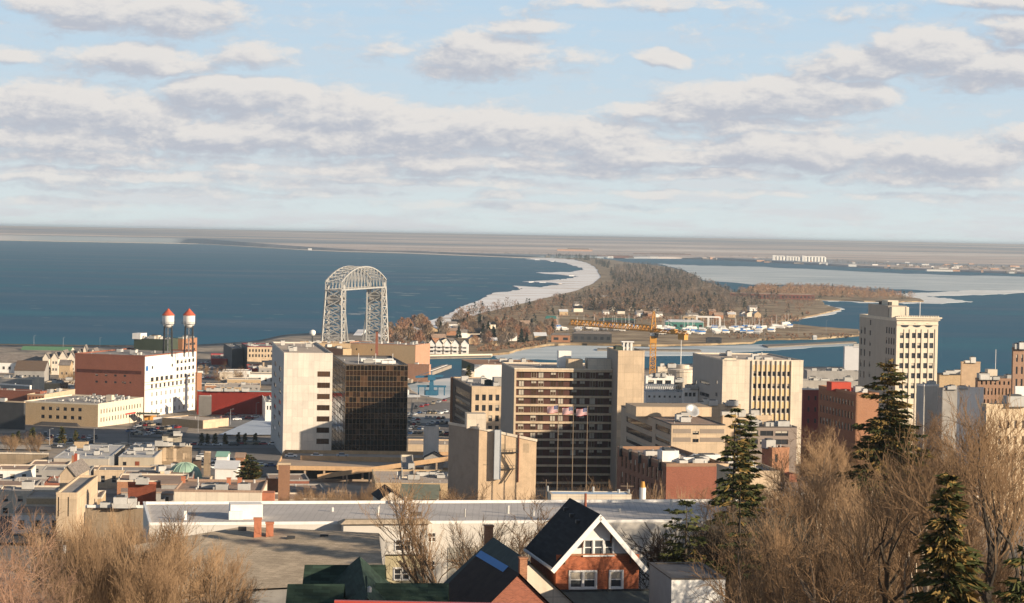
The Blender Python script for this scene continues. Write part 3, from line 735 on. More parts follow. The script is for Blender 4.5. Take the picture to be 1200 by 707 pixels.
# further left
simple('brick_building', 'dark red brick hall at the left edge in front of the pale parapet', 47, 459, 1160, -30, 58, 74, M_brick, M_brick, units=2, vents=3)
simple('store_building', 'low tan brick building with pale upright bays left of the office block', 70, 449.5, 1235, 52, 80, 74, M_beige, M_tan, grids=[('F', 71, 79, 451, 457, 3, 1, .4, .5)], units=3)
simple('store_building', 'grey flat roofed hall with a pale corner at the far left', 38, 444, 1285, -40, 52, 74, M_cream, M_grey, units=3, vents=3)
simple('store_building', 'white fronted low building next to the grey hall at far left', 35, 452, 1210, -30, 37, 60, M_white, M_grey, units=1)
simple('store_building', 'narrow brick lane building with pale pilasters behind the office block roof', 52, 462.5, 1150, 32, 88, 80, M_beige, M_brick2, grids=[('S', 33, 52, 464, 470, 5, 1, .4, .6)], units=1)
simple('brick_building', 'dark walled building with a pale coping in front of the brick hall, left edge', 28, 471, 1090, -60, 30, 74, M_dark, M_dark, capm=M_beige, roof=M_roof, units=2, vents=2)

# ------------------------------------------------------------------ gabled things
def gable(name, label, x0, x1, ye, D, ya, depth, wallm, roofm, th=0, cat='house', group=None, zb=None, wins=(), over=.35, along=False, trim=None):
    """house whose gable (or, with along, whose long eave side) faces us between two picture columns"""
    a = onY(x0, ye, D); bb = onY(x1, ye, D); w = (bb - a).x; ze = a.z; za = onY((x0 + x1) / 2, ya, D).z
    zb = min(zt(a.x, a.y), zt(bb.x, bb.y)) - .4 if zb is None else zb
    root = thing(name, ((a.x + bb.x) / 2, D, zb), label, cat, group, R(th)); hw = w / 2
    H = ze - zb; A = za - zb; mb = MB()
    if not along:
        wall_ops = []
        mb.poly([(-hw, 0, 0), (hw, 0, 0), (hw, 0, H), (0, 0, A), (-hw, 0, H)]); mb.poly([(hw, depth, 0), (-hw, depth, 0), (-hw, depth, H), (0, depth, A), (hw, depth, H)])
        mb.quad((-hw, depth, 0), (-hw, 0, 0), (-hw, 0, H), (-hw, depth, H)); mb.quad((hw, 0, 0), (hw, depth, 0), (hw, depth, H), (hw, 0, H))
        rf = MB(); sl = (A - H) / hw; e = over; t = .18
        for s_ in (-1, 1):
            p = [(0, -e, A + .04), (s_ * (hw + e), -e, H - sl * e + .04), (s_ * (hw + e), depth + e, H - sl * e + .04), (0, depth + e, A + .04)]
            if s_ > 0: p = p[::-1]
            p2 = [(x, y, z + t) for x, y, z in p]; rf.poly(p[::-1]); rf.poly(p2)
            for i in range(4): rf.quad(p[i], p[(i + 1) % 4], p2[(i + 1) % 4], p2[i], 0)
    else:
        mb.poly([(-hw, 0, 0), (hw, 0, 0), (hw, 0, H), (-hw, 0, H)]); mb.quad((hw, depth, 0), (-hw, depth, 0), (-hw, depth, H), (hw, depth, H))
        for s_ in (-1, 1):
            q = [(s_ * hw, 0, 0), (s_ * hw, depth, 0), (s_ * hw, depth, H), (s_ * hw, depth / 2, A), (s_ * hw, 0, H)]; mb.poly(q if s_ > 0 else q[::-1])
        rf = MB(); sl = (A - H) / (depth / 2); e = over; t = .18
        for s_ in (-1, 1):
            yy = depth / 2 + s_ * (depth / 2 + e); p = [(-hw - e, yy, H - sl * e + .04), (hw + e, yy, H - sl * e + .04), (hw + e, depth / 2, A + .04), (-hw - e, depth / 2, A + .04)]
            if s_ > 0: p = p[::-1]
            p2 = [(x, y, z + t) for x, y, z in p]; rf.poly(p[::-1]); rf.poly(p2)
            for i in range(4): rf.quad(p[i], p[(i + 1) % 4], p2[(i + 1) % 4], p2[i], 0)
    mb.build('wall', wallm, root, off=(0, 0, 0)); rf.build('roof', roofm, root, off=(0, 0, 0))
    for (fx, fz, w_, h_, st) in wins:   # fraction across, fraction up to the eave
        me = win_mesh(w_, h_, st, G_DARK, M_frame); link('window', me, root, ((fx - .5) * w, -.05, fz * H))
    return root
M_shing = brick('grey_shingles', (.22, .19, .17), (.12, .11, .10), .9, .2, .25, .35)
M_dshing = brick('black_shingles', (.022, .022, .025), (.012, .012, .013), .9, .2, .35, .3)
M_gshing = brick('green_shingles', (.032, .055, .04), (.018, .03, .022), .9, .2, .35, .45)
M_tshing = brick('tan_shingles', (.50, .40, .29), (.36, .29, .21), .25, .05, .2, .45)
M_cottage = mat('cream_siding', (.68, .60, .50), .85, .08, .8)
# resort row by the lake, far left
gable('resort_building', 'long white lakeside building with a grey roof and white dormers at the far left', -40, 57, 424, 1560, 416.5, 16, M_white, M_shing, 0, 'building', along=True, wins=[(f / 14 + .03, .5, 1.6, 2, 'h') for f in range(14)])
for k, x in enumerate((8, 17, 26, 39)): pass
gable('pavilion', 'wide green roof behind the white gabled resort row', 24, 82, 411.5, 1850, 407.3, 22, M_cottage, mat('green_metal_roof', (.12, .24, .13), .7, .1), along=True, cat='building')
for k, (x0, x1, ye, ya, lab) in enumerate([(50, 58, 420, 414, 'first from the left'), (60, 68.5, 420, 413.5, 'second from the left'), (69, 79, 419, 411, 'tallest and third from the left'), (80, 88, 419, 412.5, 'fourth from the left'), (89.5, 96, 416, 410, 'fifth with a narrow gable'), (106, 113, 414.5, 408.5, 'last and rightmost apart from the others')]):
    gable('gabled_house', 'white resort house on the lake shore, %s' % lab, x0, x1, ye, 1545 + 3 * k, ya, 15, M_cottage, M_shing, group='white gabled resort houses', wins=[(.3, .35, 1.2, 1.7, 'h'), (.7, .35, 1.2, 1.7, 'h'), (.3, .75, 1.2, 1.7, 'h'), (.7, .75, 1.2, 1.7, 'h')])
gable('gabled_house', 'square turret with a pointed cap between the resort gables', 97.5, 102, 411, 1560, 404.5, 6, M_cottage, M_shing)
gable('pavilion', 'low brown roofed lodge in front of the resort row', 17, 52, 434, 1480, 424, 18, M_grey, mat('brown_shingles', (.13, .09, .065), .95, .2, 1), along=True, cat='building', wins=[(f / 7 + .08, .5, 1.4, 1.6, 'p') for f in range(6)])
gable('pavilion', 'small tan gabled entrance building before the resort row', 69, 82, 428, 1490, 422.5, 10, M_tan, M_shing, along=True, cat='building', wins=[(.3, .5, 1.2, 1.6, 'p'), (.7, .5, 1.2, 1.6, 'p')])
# breakwater
mb = MB(); P = [onz(x, 405.5 + (x * .012), .5) for x in (-120, 0, 80, 157, 240)]
for a, c in zip(P, P[1:]): mb.beam((a.x, a.y, .6), (c.x, c.y, .6), 9, 3.0)
tag(mb.build('sea_wall', mat('dark_riprap', (.09, .075, .06), .95, .4, .4)), 'long dark stone sea wall along the lake at the far left', 'sea wall')
M_pole = mat('pole_grey', (.35, .35, .36), .5, .1, metal=.3)
def lamp_post(p, h=8, label=None, group=None, arm=1.2):
    r = thing('street_lamp', p, label, 'street lamp', group)
    MB().tube([(0, 0, 0), (0, 0, h)], [.13, .07], 6).build('pole', M_pole, r, off=(0, 0, 0))
    MB().beam((0, 0, h), (arm, 0, h + .25), .09).build('arm', M_pole, r, off=(0, 0, 0)); MB().box((arm, 0, h + .12), (.8, .3, .18)).build('lamp_head', M_pole, r, off=(0, 0, 0)); return r
lp = lamp_post(Vector((P[1].x + 30, P[1].y - 6, 2)), 8, 'lone slim lamp post on the sea wall walk at far left', 'lamp posts on the sea wall')
for x, l in ((74, 'second lamp post along the sea wall, behind the resort gables'), (117, 'third lamp post along the sea wall, left of the green block')):
    q = onz(x, 407, 1.8); copy_tree(lp, (q.x, q.y, 2), label=l)

# between warehouse and the white tower: far blocks near the canal
simple('brick_building', 'dark brick block with a maroon roofline and pale arches near the canal', 290, 406, 1640, 283, 325, 12, M_beige, M_dark, capm=mat('maroon_trim', (.16, .02, .03), .7, .1), grids=[('F', 291, 324, 408, 420, 9, 2, .5, .55)], units=5)
simple('store_building', 'black sided flat building left of the maroon trimmed block', 272, 408.5, 1655, 262, 285, 12, M_dark, M_dark, units=1)
simple('store_building', 'low store with a bright red roof edge behind bare bushes', 248, 420.5, 1690, 247, 284, 8, M_redp, capm=mat('scarlet_trim', (.55, .04, .05), .6, .1), roof=M_roofb, units=1)
simple('store_building', 'bright red flat building next to the left side of the white tower', 291, 432, 1560, 289, 335, 8, mat('scarlet_wall', (.42, .06, .035), .8, .1), units=5, vents=5)
simple('store_building', 'small cream penthouse block behind the scarlet building', 308, 425, 1600, 296, 322, 8, M_beige, units=1)
simple('store_building', 'small white hut with two dark openings beside the tower foot', 311, 471.5, 1180, 307, 320, 8, M_white, grids=[('F', 312, 318.5, 475, 481, 2, 1, .5, .8)], units=1)
simple('brick_building', 'tan warehouse with a long low roof left of the canal bridge', 352, 402, 1585, 348, 411, 6, M_tan, roof=M_roofb, units=5, vents=4)
simple('store_building', 'orange brick corner block with a white roof in front of the bridge', 402, 409, 1520, 372, 412, 30, M_tan, M_brick2, units=3)
b = simple('brick_building', 'big tan brick cold store with a long blank wall at the ship canal', 487, 404.5, 1600, 402, 504, 72, brick('rose_brick', (.42, .22, .14)), M_tan, roof=M_roof, grids=[('S', 415, 450, 408, 412, 6, 1, .3, .6, 'p', None, None, 0, 'window', .3)], units=5, vents=5, zb=1)
simple('brick_building', 'low rose brick annex on the quay at the foot of the cold store', 503, 427.5, 1575, 474, 505, 72, brick('rose_brick', (.42, .22, .14)), units=1, zb=1)
# chimney and standpipe
c = onY(441.5, 405, 1600); r = thing('chimney_stack', (c.x, c.y, c.z - 12), 'slim brown brick chimney rising behind the cold store, before the bridge', 'chimney'); MB().box((0, 0, 0), (2, 2, 21.5), 0, 0, (1.6, 1.6)).build('shaft', M_brick, r, off=(0, 0, 0)); MB().box((0, 0, 21.5), (2.0, 2.0, .8)).build('cap', M_dark, r, off=(0, 0, 0))
c = onY(366, 405, 1560); r = thing('vent_tower', (c.x, c.y, c.z - 12), 'dark post topped by a round white tank left of the bridge', 'tower')
MB().tube([(0, 0, 0), (0, 0, 19)], .55, 8).build('post', M_dark, r, off=(0, 0, 0)); MB().lathe((0, 0, 19), [(0, -.6), (1.6, 0), (2.1, 1.2), (2.1, 2.6), (1.2, 3.4), (0, 3.7)], 14).build('tank', M_white, r, smooth=True, off=(0, 0, 0))
# ================================================================== lift bridge over the ship canal
M_steel = mat('silver_bridge_paint', (.40, .385, .36), .55, .12, .3, spec=.4)
def lift_bridge():
    D1 = 1790
    # bridge axis runs from the left tower to the right tower, going away to the right
    A = onY(392, 413, 1795); B = onY(440, 413, 1910); A.z = B.z = 2
    ax = (B - A); ax.z = 0; L = ax.length; ax.normalize(); pr = Vector((ax.y, -ax.x, 0))   # pr points towards us
    root = thing('lift_bridge', (A.x, A.y, 0), 'silver steel lift bridge with two lattice towers and an arched top truss', 'bridge')
    ztop = 57.5
    def P(a, w, z): return Vector((A.x, A.y, 0)) + ax * a + pr * w + Vector((0, 0, z))
    W2 = 6.4
    def lattice(mb, a, b, c, d, n, t):   # a-b one post bottom-top, c-d other
        for i in range(n):
            f0, f1 = i / n, (i + 1) / n; l0 = a.lerp(b, f0); l1 = a.lerp(b, f1); r0 = c.lerp(d, f0); r1 = c.lerp(d, f1)
            mb.beam(l0, r1, t); mb.beam(r0, l1, t); mb.beam(l1, r1, t)
    for side, a0 in ((-1, 0.0), (1, L)):
        o = side * 7.0                          # outer leg splays outwards along the axis
        mb = MB(); cols = []
        for w in (-W2, W2):
            inn = (P(a0 - side * 5.5, w * 1.0, 1), P(a0 - side * 5.5, w, ztop)); out = (P(a0 + side * 9.5, w * 1.35, 1), P(a0 + side * 5.0, w, ztop))
            mb.beam(*inn, 1.3); mb.beam(*out, 1.15); cols.append((inn, out))
            lattice(mb, *inn, *out, 7, .72)
            brace = (P(a0 - side * 5.5 , w * 1.7, 1), P(a0 - side * 5.5, w, ztop * .72)); mb.beam(*brace, .8)
        (i1, o1), (i2, o2) = cols
        lattice(mb, *i1, *i2, 8, .7); lattice(mb, *o1, *o2, 8, .7)
        mb.build('tower', M_steel, root)
        m2 = MB(); p = P(a0, 0, ztop * .80); m2.box((p.x, p.y, p.z), (8.5, 10, 7), math.atan2(ax.y, ax.x)); m2.build('counterweight', mat('weathered_concrete', (.48, .43, .37), .9, .15, .3, stain=.2), root)
        for w in (-W2, W2):
            p = P(a0, w, ztop); MB().tube([p - pr * .6 + Vector((0, 0, 2)), p + pr * .6 + Vector((0, 0, 2))], 2.1, 14).build('sheave_wheel', M_steel, root)
            MB().beam(P(a0 + side * 4.5, w, ztop), P(a0 + side * 4.5, w, ztop + 8), .35).build('mast', M_steel, root)
        MB().prism([(P(a0 + dx, dy, 0).x, P(a0 + dx, dy, 0).y) for dx, dy in ((-11, 12), (11, 12), (11, -12), (-11, -12))], -2, 2.4).build('pier', M_conc, root)
    # top truss: arched upper chord
    for w in (-W2, W2):
        mb = MB(); n = 14; a0, a1 = -6.0, L + 6.0; lo = []; up = []
        for i in range(n + 1):
            f = i / n; a = a0 + (a1 - a0) * f; hgt = 6.0 + 11.5 * (1 - abs(2 * f - 1) ** 2.2)
            lo.append(P(a, w, ztop)); up.append(P(a, w, ztop + hgt))
        for i in range(n):
            mb.beam(lo[i], lo[i + 1], 1.1); mb.beam(up[i], up[i + 1], .95); mb.beam(lo[i], up[i], .55)
            mb.beam(lo[i], up[i + 1], .45) if i < n / 2 else mb.beam(up[i], lo[i + 1], .45)
        mb.beam(lo[-1], up[-1], .7); mb.build('truss', M_steel, root)
        if w < 0: far = (lo, up)
        else:
            mb = MB()
            for i in range(n + 1):
                mb.beam(lo[i], far[0][i], .5); mb.beam(up[i], far[1][i], .5)
                if i < n: mb.beam(up[i], far[1][i + 1], .35); mb.beam(far[1][i], up[i + 1], .35); mb.beam(lo[i], far[0][i + 1], .3)
            mb.beam(P(-6, 0, ztop - .4), P(L + 6, 0, ztop - .4), 4.5, .4); mb.build('cross_bracing', M_steel, root)
    # lift span down at road level
    mb = MB()
    for w in (-6.5, 6.5):
        n = 10; lo = [P(4 + (L - 8) * i / n, w, 6) for i in range(n + 1)]; up = [P(4 + (L - 8) * i / n, w, 6 + 3 + 6 * (1 - (2 * i / n - 1) ** 2)) for i in range(n + 1)]
        for i in range(n):
            mb.beam(lo[i], lo[i + 1], .9); mb.beam(up[i], up[i + 1], .8); mb.beam(lo[i], up[i], .45); mb.beam(lo[i], up[i + 1], .4) if i < n / 2 else mb.beam(up[i], lo[i + 1], .4)
    mb.beam(P(-14, 0, 5.6), P(L + 14, 0, 5.6), 14, .7); mb.build('lift_span', M_steel, root)
    c = P(L / 2, 3, 12); MB().box((c.x, c.y, c.z), (6, 5, 3.2), math.atan2(ax.y, ax.x)).box((c.x, c.y, c.z + 3.2), (7, 6, .5), math.atan2(ax.y, ax.x), 1).build('operator_cabin', [M_white, M_shing], root)
lift_bridge()
# canal walls
mb = MB()
for xs_ in (((404, 413), (424, 388)), ((432, 413), (452, 388))):
    a = onz(*xs_[0], 1); c = onz(*xs_[1], 1); mb.beam((a.x, a.y, 1), (c.x, c.y, 1), 8, 3)
structure(mb.build('canal_pier', M_snow))

# ================================================================== downtown
TH = 9
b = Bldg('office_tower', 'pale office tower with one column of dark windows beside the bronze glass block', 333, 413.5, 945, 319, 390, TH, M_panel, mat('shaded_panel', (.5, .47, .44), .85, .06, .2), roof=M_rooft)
b.grid('F', 371.5, 388, 432, 524, 1, 7, .9, .48, 's', G_BROWN, M_fdark); b.grid('S', 320.5, 331.5, 423, 512, 2, 7, .42, .42, 'p'); b.fin(2, 5)
b = Bldg('glass_office', 'square bronze glass office block with a fine pale grid of mullions', 405.5, 427, 958, 390, 478, TH, M_fdark, M_fdark, roof=M_roof, capm=M_fdark)
def curtain(b, f, nc, nr, name='glass_wall'):
    p0, u, L = b.face(f); n = Vector((u.y, -u.x, 0)); zb, zr = b.zb, b.zr - .3; M0 = b.K * 0
    A = lambda a, z, d: Vector((p0.x, p0.y, 0)) + u * a + n * d + Vector((0, 0, z))
    g = MB()
    for i in range(nc):
        for j in range(nr):
            a0, a1 = L * i / nc, L * (i + 1) / nc; z0, z1 = zb + (zr - zb) * j / nr, zb + (zr - zb) * (j + 1) / nr
            k = 0 if j % 2 else 1
            if rnd.random() < .06: k = 2
            t = rnd.uniform(-.02, .02)
            g.quad(A(a0, z0, .06), A(a1, z0, .06 + t), A(a1, z1, .06 + t), A(a0, z1, .06), k)
    g.build(name, [glass('curtain_dark', (.012, .009, .007), .06, .5), glass('curtain_bronze', (.032, .016, .009), .10, .5), glass('curtain_tan', (.09, .048, .026), .2, .4)], b.root)
    m = MB()
    for i in range(nc + 1): m.beam(A(L * i / nc, zb, .12), A(L * i / nc, zr, .12), .11)
    for j in range(nr + 1): z = zb + (zr - zb) * j / nr; m.beam(A(0, z, .12), A(L, z, .12), .11)
    m.build('mullions', mat('bronze_mullion', (.22, .15, .09), .5, .1, metal=.3), b.root)
b.fin(0, 4); curtain(b, 'F', 17, 18); curtain(b, 'S', 9, 18)
b.unit(b.wr * .6, b.wl * .4, 14, 6, 1.6, M_white); b.unit(b.wr * .75, b.wl * .25, 6, 4, 1.4, M_white); b.unit(b.wr * .45, b.wl * .3, 5, 4, 1.3)
for k in range(3):
    p = b.at(b.wr * (.25 + .28 * k), b.wl * .2); MB().tube([p, p + Vector((0, 0, 4.5))], .1, 5).build('antenna', M_white, b.root).parent = b.roofo

# hotel with balconies
HD = 800
b = Bldg('apartment_tower', 'wide apartment tower of many storeys with brown balcony bands behind three flagpoles', 603, 431.5, HD, 588, 723, 7.5, M_beige, mat('grey_beige_side', (.36, .30, .25), .9, .05, .3), roof=M_rooft, par=.4, capm=M_cream)  # flank is the beige darkened for the shade it lies in
p0, u, L = b.face('F'); n = Vector((u.y, -u.x, 0)); NF = 14; fh = (b.zr - 1.2 - b.zb) / NF; b.dep = .9
for j in range(NF): b.ops['F'].append((.7, L - .1, b.zb + fh * j + .75, b.zb + fh * (j + 1)))
b.fin(0, 5); A = lambda a, z, d: Vector((p0.x, p0.y, 0)) + u * a + n * d + Vector((0, 0, z))
cols_ = [.045, .165, .235, .355, .43, .56, .64, .74, .82, .93]
for j in range(NF):
    z0, z1 = b.zb + fh * j + .75, b.zb + fh * (j + 1)
    MB().quad(A(.7, z0, -.88), A(L - .1, z0, -.88), A(L - .1, z1, -.88), A(.7, z1, -.88)).build('balcony_wall', M_brown, b.root)
    for k, c in enumerate(cols_):
        if j * 10 + k >= 140: break
        w = 1.9; p = A(L * c + 1, (z0 + z1) / 2, -.84); bl = rnd.random()
        me = win_mesh(w, (z1 - z0) * .92, 'v' + ('b' if bl < .35 else ''), G_BROWN if bl < .8 else M_blind, M_blind if rnd.random() < .2 else M_fdark)
        if j >= 4: link('window', me, b.root, tuple(p - b.root.location), b.th)
m = MB()
for j in range(4):
    for k, c in enumerate(cols_):
        p = A(L * c + 1, b.zb + fh * j + .75 + (fh - .75) / 2, -.80); m.box((p.x, p.y, p.z - .9), (1.8, .05, 1.8), b.th)
m.build('window', G_BROWN, b.root)['kind'] = 'stuff'
bp = [b.px2a('F', 667), b.px2a('F', 684), b.px2a('F', 692), b.px2a('F', 712)]
b.unit((bp[0] + bp[1]) / 2, 5, bp[1] - bp[0], 6, 3.6, M_beige, 'roof_house'); b.unit((bp[2] + bp[3]) / 2 + 1, 6, bp[3] - bp[2] + 3, 7, 3.8, M_cream, 'roof_house')
b.unit(b.px2a('F', 668), 14, 4.5, 4, 6, M_white, 'cooling_tower')
hot = b
t = Bldg('lift_shaft', 'tall blank beige lift shaft tower standing against the right end of the balcony block', 724.5, 411, HD - 6, 711.5, 755.5, 7.5, M_beige, mat('grey_beige_side', (.36, .30, .25), .9, .05, .3), par=.4, cat='tower').fin(0, 2)  # left face again has its shade mixed into the colour
t.grid
for k in range(6):
    p = t.at(t.wr * .33 + (k % 3) * 1.4, t.wl * .3 + (k // 3) * 2); MB().tube([p, p + Vector((0, 0, 3.2))], .3, 8).build('flue', M_white, t.root).parent = t.roofo
p = t.at(t.wr * .33 + 1.4, t.wl * .3 + 1, t.zr + 2.6); MB().box(p, (4.4, 3, .3), t.th).build('flue_frame', M_white, t.root)
t.unit(1.5, t.wl * .4, 2.5, 5, 1.5, M_green)

# concrete theatre with the sloping parapet
def theatre():
    D = 650; K = onY(561.5, 501, D); th = R(7); u = Vector((math.cos(th), math.sin(th), 0)); v = Vector((-math.sin(th), math.cos(th), 0))
    bb = Bldg('tmp', 'x', 561.5, 501, D, 526, 629, 7, M_beige); bpy.data.objects.remove(bb.root)
    wr = bb.wr; wl = 30; zb = bb.zb; q = R(30); vv = Vector((-math.sin(q + .0), math.cos(q), 0)); wl = bb.solve(vv, 526)
    root = thing('theatre', (K.x, K.y, zb), 'windowless beige stone hall with a grey duct and fire escape on its lit face', 'building')
    z0, z1 = K.z, K.z - 3.3; K0 = Vector((K.x, K.y, 0)); a, b_, c, d = K0, K0 + u * wr, K0 + u * wr + vv * wl, K0 + vv * wl
    Z = lambda p, z: Vector((p.x, p.y, z)); mb = MB()
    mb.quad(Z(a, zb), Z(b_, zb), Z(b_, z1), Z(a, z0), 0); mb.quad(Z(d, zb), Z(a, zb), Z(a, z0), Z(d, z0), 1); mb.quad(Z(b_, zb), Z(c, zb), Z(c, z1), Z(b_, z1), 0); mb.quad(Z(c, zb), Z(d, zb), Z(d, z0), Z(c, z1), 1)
    mb.build('wall', [mat('warm_stone', (.56, .41, .27), .9, .15, .35, stain=.3, vstreak=.35), mat('theatre_flank', (.34, .27, .21), .9, .1, .3, stain=.3)], root)  # second stone is a darkened copy, shade painted on the left face
    i = .6; MB().quad(Z(a, z0 - i), Z(b_, z1 - i), Z(c, z1 - i), Z(d, z0 - i)).build('roof', M_rooft, root)
    m = MB()
    for p, q_, za, zc in ((a, b_, z0, z1), (b_, c, z1, z1), (c, d, z1, z0), (d, a, z0, z0)): m.beam(Z(p, za - .25), Z(q_, zc - .25), .5, .7)
    m.build('parapet', M_cream, root)
    n = Vector((u.y, -u.x, 0)); f = lambda x: (x - 561.5) / 67.5 * wr; s = D / 2700
    def on(x, y, d=0): return Z(a + u * f(x) + n * d, K.z - (y - 501 - (x - 561.5) * .0183 + 0) * s)
    # duct, buttress shade fin, fire escape
    m = MB(); p = on(583, 562, .75); m.box(p, (1.9, 1.5, 58 * s), th); m.build('duct', mat('grey_duct', (.42, .44, .46), .6, .1, vstreak=.2), root)
    m = MB()
    for yy, x0, x1 in ((530.5, 586, 608), (550, 586, 604)):
        pa, pb = on(x0, yy, .7), on(x1, yy, .7); m.beam(pa, pb, 1.2, .12); m.beam(pa + n * .6 + Vector((0, 0, 1)), pb + n * .6 + Vector((0, 0, 1)), .08)
        for k in range(7): q0 = pa.lerp(pb, k / 6) + n * .6; m.beam(q0, q0 + Vector((0, 0, 1)), .06)
    for (xa, ya, xb, yb) in ((590, 531, 602, 550), (602, 550, 592, 566)):
        pa, pb = on(xa, ya, .9), on(xb, yb, .9); m.beam(pa, pb, .7, .12); m.beam(pa + Vector((0, 0, 1)), pb + Vector((0, 0, 1)), .08)
    m.build('fire_escape', M_dark, root)
    m = MB(); pa, pb = on(608, 508, .18), on(608, 566, .18); m.beam(pa, pb, .35); m.build('drain_pipe', M_brick, root)
    for (x, y, w, h) in ((589.5, 526, 1.5, 2.6), (570, 545, 1.6, .4), (617, 526, 1.6, 2.6)):
        p = on(x, y, .02); link('blind_window', win_mesh(w, h, 'n', mat('bricked_up', (.40, .30, .20), .9, .2, .8), M_tan), root, tuple(p - Vector((K.x, K.y, zb))), th)
    pa = on(549, 500); MB().box(Z(a + vv * (wl * .35) + u * 2.0, z0 - .6), (5.5, 5.5, 4.2), th).build('roof_house', M_cream, root)
theatre()

b = Bldg('office_block', 'tan office block with square windows and a dark glazed flank left of the apartment tower', 553, 453, 905, 530.5, 592, TH, M_beige, mat('dark_flank', (.10, .08, .07), .6, .2, .3), roof=M_roof, par=.4)
b.grid('F', 555.5, 587, 460, 533, 4, 6, .56, .58, 'p'); b.grid('S', 533, 552, 455, 520, 1, 6, .96, .75, 's', G_DARK, M_fdark); b.fin(2, 3)
b.unit(b.wr * .9, b.wl * .2, 3.5, 5, 3.4, M_grey); b.unit(b.wr * .66, b.wl * .25, 3, 3, 2, M_green)
MB().box(b.at(-.2, b.wl - .4, b.zb), (1.4, 1.0, b.zr - b.zb + .05), b.th).build('brick_pier', M_brick2, b.root)
b = Bldg('arena', 'white walled arena with a flat brown roof beyond the tan office block', 556, 427, 1150, 541, 640, 10, M_white, M_green, roof=mat('rust_brown_roof', (.30, .17, .10), .9, .15, .1, stain=.2), par=.15, capm=M_roofb)
b.fin(1, 3)
b = simple('store_building', 'low grey plant block with a small green tree behind the tan office block', 549, 436, 1090, 541, 556, 10, M_cream, M_grey, units=1)

# three storey strip-window offices
b = Bldg('strip_office', 'low tan office block with long dark window bands below the lift shaft tower', 787, 497.5, 680, 728, 850, TH, M_beige, mat('dim_beige_band', (.42, .33, .25), .9, .08, .3), roof=M_roofb, par=.25, capm=M_fdark)  # flank takes a duller beige with the shade worked in
for j, (y0, y1) in enumerate(((502, 509), (514, 521.5), (526, 533), (538, 545))):
    b.grid('S', 734, 765, y0 - 8.5, y1 - 8.5, 1, 1, .97, .95, 's'); b.grid('S', 768, 786, y0 - 2.5, y1 - 2.5, 1, 1, .95, .95, 's')
b.grid('F', 811, 820, 503, 521, 1, 2, .8, .45, 'v')
b.fin(4, 8)
p0, u, L = b.face('F'); n = Vector((u.y, -u.x, 0)); m = MB()
for y in (503, 513): z = (b.zat('F', 10, y) + b.zat('F', 10, y + 5)) / 2; c = p0 + n * .03; m.beam(Vector((c.x, c.y, z)) + u * .5, Vector((c.x, c.y, z)) + u * (b.px2a('F', 811) - .3), .05, 1.3); m.beam(Vector((c.x, c.y, z)) + u * (b.px2a('F', 820.5)), Vector((c.x, c.y, z)) + u * (L - .3), .05, 1.3)
m.build('grey_band', mat('grey_band', (.27, .22, .18), .9, .1), b.root)
b.unit(b.wr * .5, b.wl * .55, 24, 16, 3, M_beige, 'roof_house'); strip = b
# satellite dish on it
p = strip.at(strip.wr * .72, strip.wl * .33); r = thing('satellite_dish', p, 'large pale satellite dish on the strip window office roof', 'dish')
mb = MB(); prof = [(0, 0), (.8, .08), (1.6, .35), (2.3, .8), (2.25, .85), (1.55, .42), (0, .1)]; mb.lathe((0, 0, 0), prof, 18); o = mb.build('reflector', M_metal, r, smooth=True, off=(0, 0, 0)); o.location = (0, 0, 2.2); o.rotation_euler = (R(55), 0, R(25))
MB().tube([(0, 0, 0), (0, 0, 2.3)], .2, 6).build('mast', M_metal, r, off=(0, 0, 0))
b = Bldg('strip_office', 'dark shaded office wing with black window bands behind the tall spruce', 868, 500, 640, 860, 934, TH, mat('dim_wing', (.25, .20, .17), .9, .1, .3), roof=M_roofb, par=.25, capm=M_fdark)  # the wing's shadow is put into this dark wall colour
b.grid('F', 872, 925, 503, 523, 3, 2, .86, .6, 's'); b.fin(3, 4)
for k, (x0, x1, y, D_) in enumerate(((810, 868, 474, 780), (845, 905, 487, 740))):
    simple('roof_storey', ('set back pale roof storey over the strip window offices', 'lower roof storey with pale walls near the spruce top')[k], x0 + 2, y, D_, x0, x1, TH, M_beige, roof=M_roofb, units=4, vents=4, cat='building')
# old brick commercial block
b = Bldg('brick_building', 'old dark brick block with arched upper windows and a carved cornice below the offices', 781, 543.5, 520, 723.5, 850, 13, M_brick, brick('umber_brick', (.22, .10, .06)), roof=M_roofb, par=.7, capm=mat('umber_cornice', (.28, .17, .11), .9, .2, .8))
b.grid('S', 727, 778, 540, 557, 10, 1, .42, .85, 'h', fm=M_brick2); b.grid('S', 727, 778, 560, 577, 10, 1, .42, .85, 'h', fm=M_brick2); b.fin(5, 6)
b.unit(4, 12, 4, 4, 2.6, M_white); b.unit(9, 9, 5, 2.2, 1.3, M_white); b.unit(14, 14, 6, 3, 1.4, M_white); b.unit(18, 7, 3, 3, 1.8)
p0, u, L = b.face('S'); n = Vector((u.y, -u.x, 0)); m = MB()
for k in range(5): c = p0 + u * (L * (k * 1.0 + .5) / 5 * 1.0) + n * .25; MB().box((c.x, c.y, b.zr - 2), (.8, .5, 2.6), b.th).build('cornice_bracket', M_dark, b.root)

simple('brick_building', 'small orange brick house block with one door behind the right bare trees', 905, 525, 560, 893, 925, 20, M_brick2, M_brick2, grids=[('F', 908, 912, 532, 542, 1, 1, .8, .9)], units=1)
simple('brick_building', 'square red brick chimney block among the right bare trees', 925, 556, 470, 915, 934, 20, M_brick, M_brick, units=0, vents=0)
simple('store_building', 'low tan wall with white coping behind the bare trees', 860, 552, 480, 840, 915, 9, M_beige, units=2, group=None)

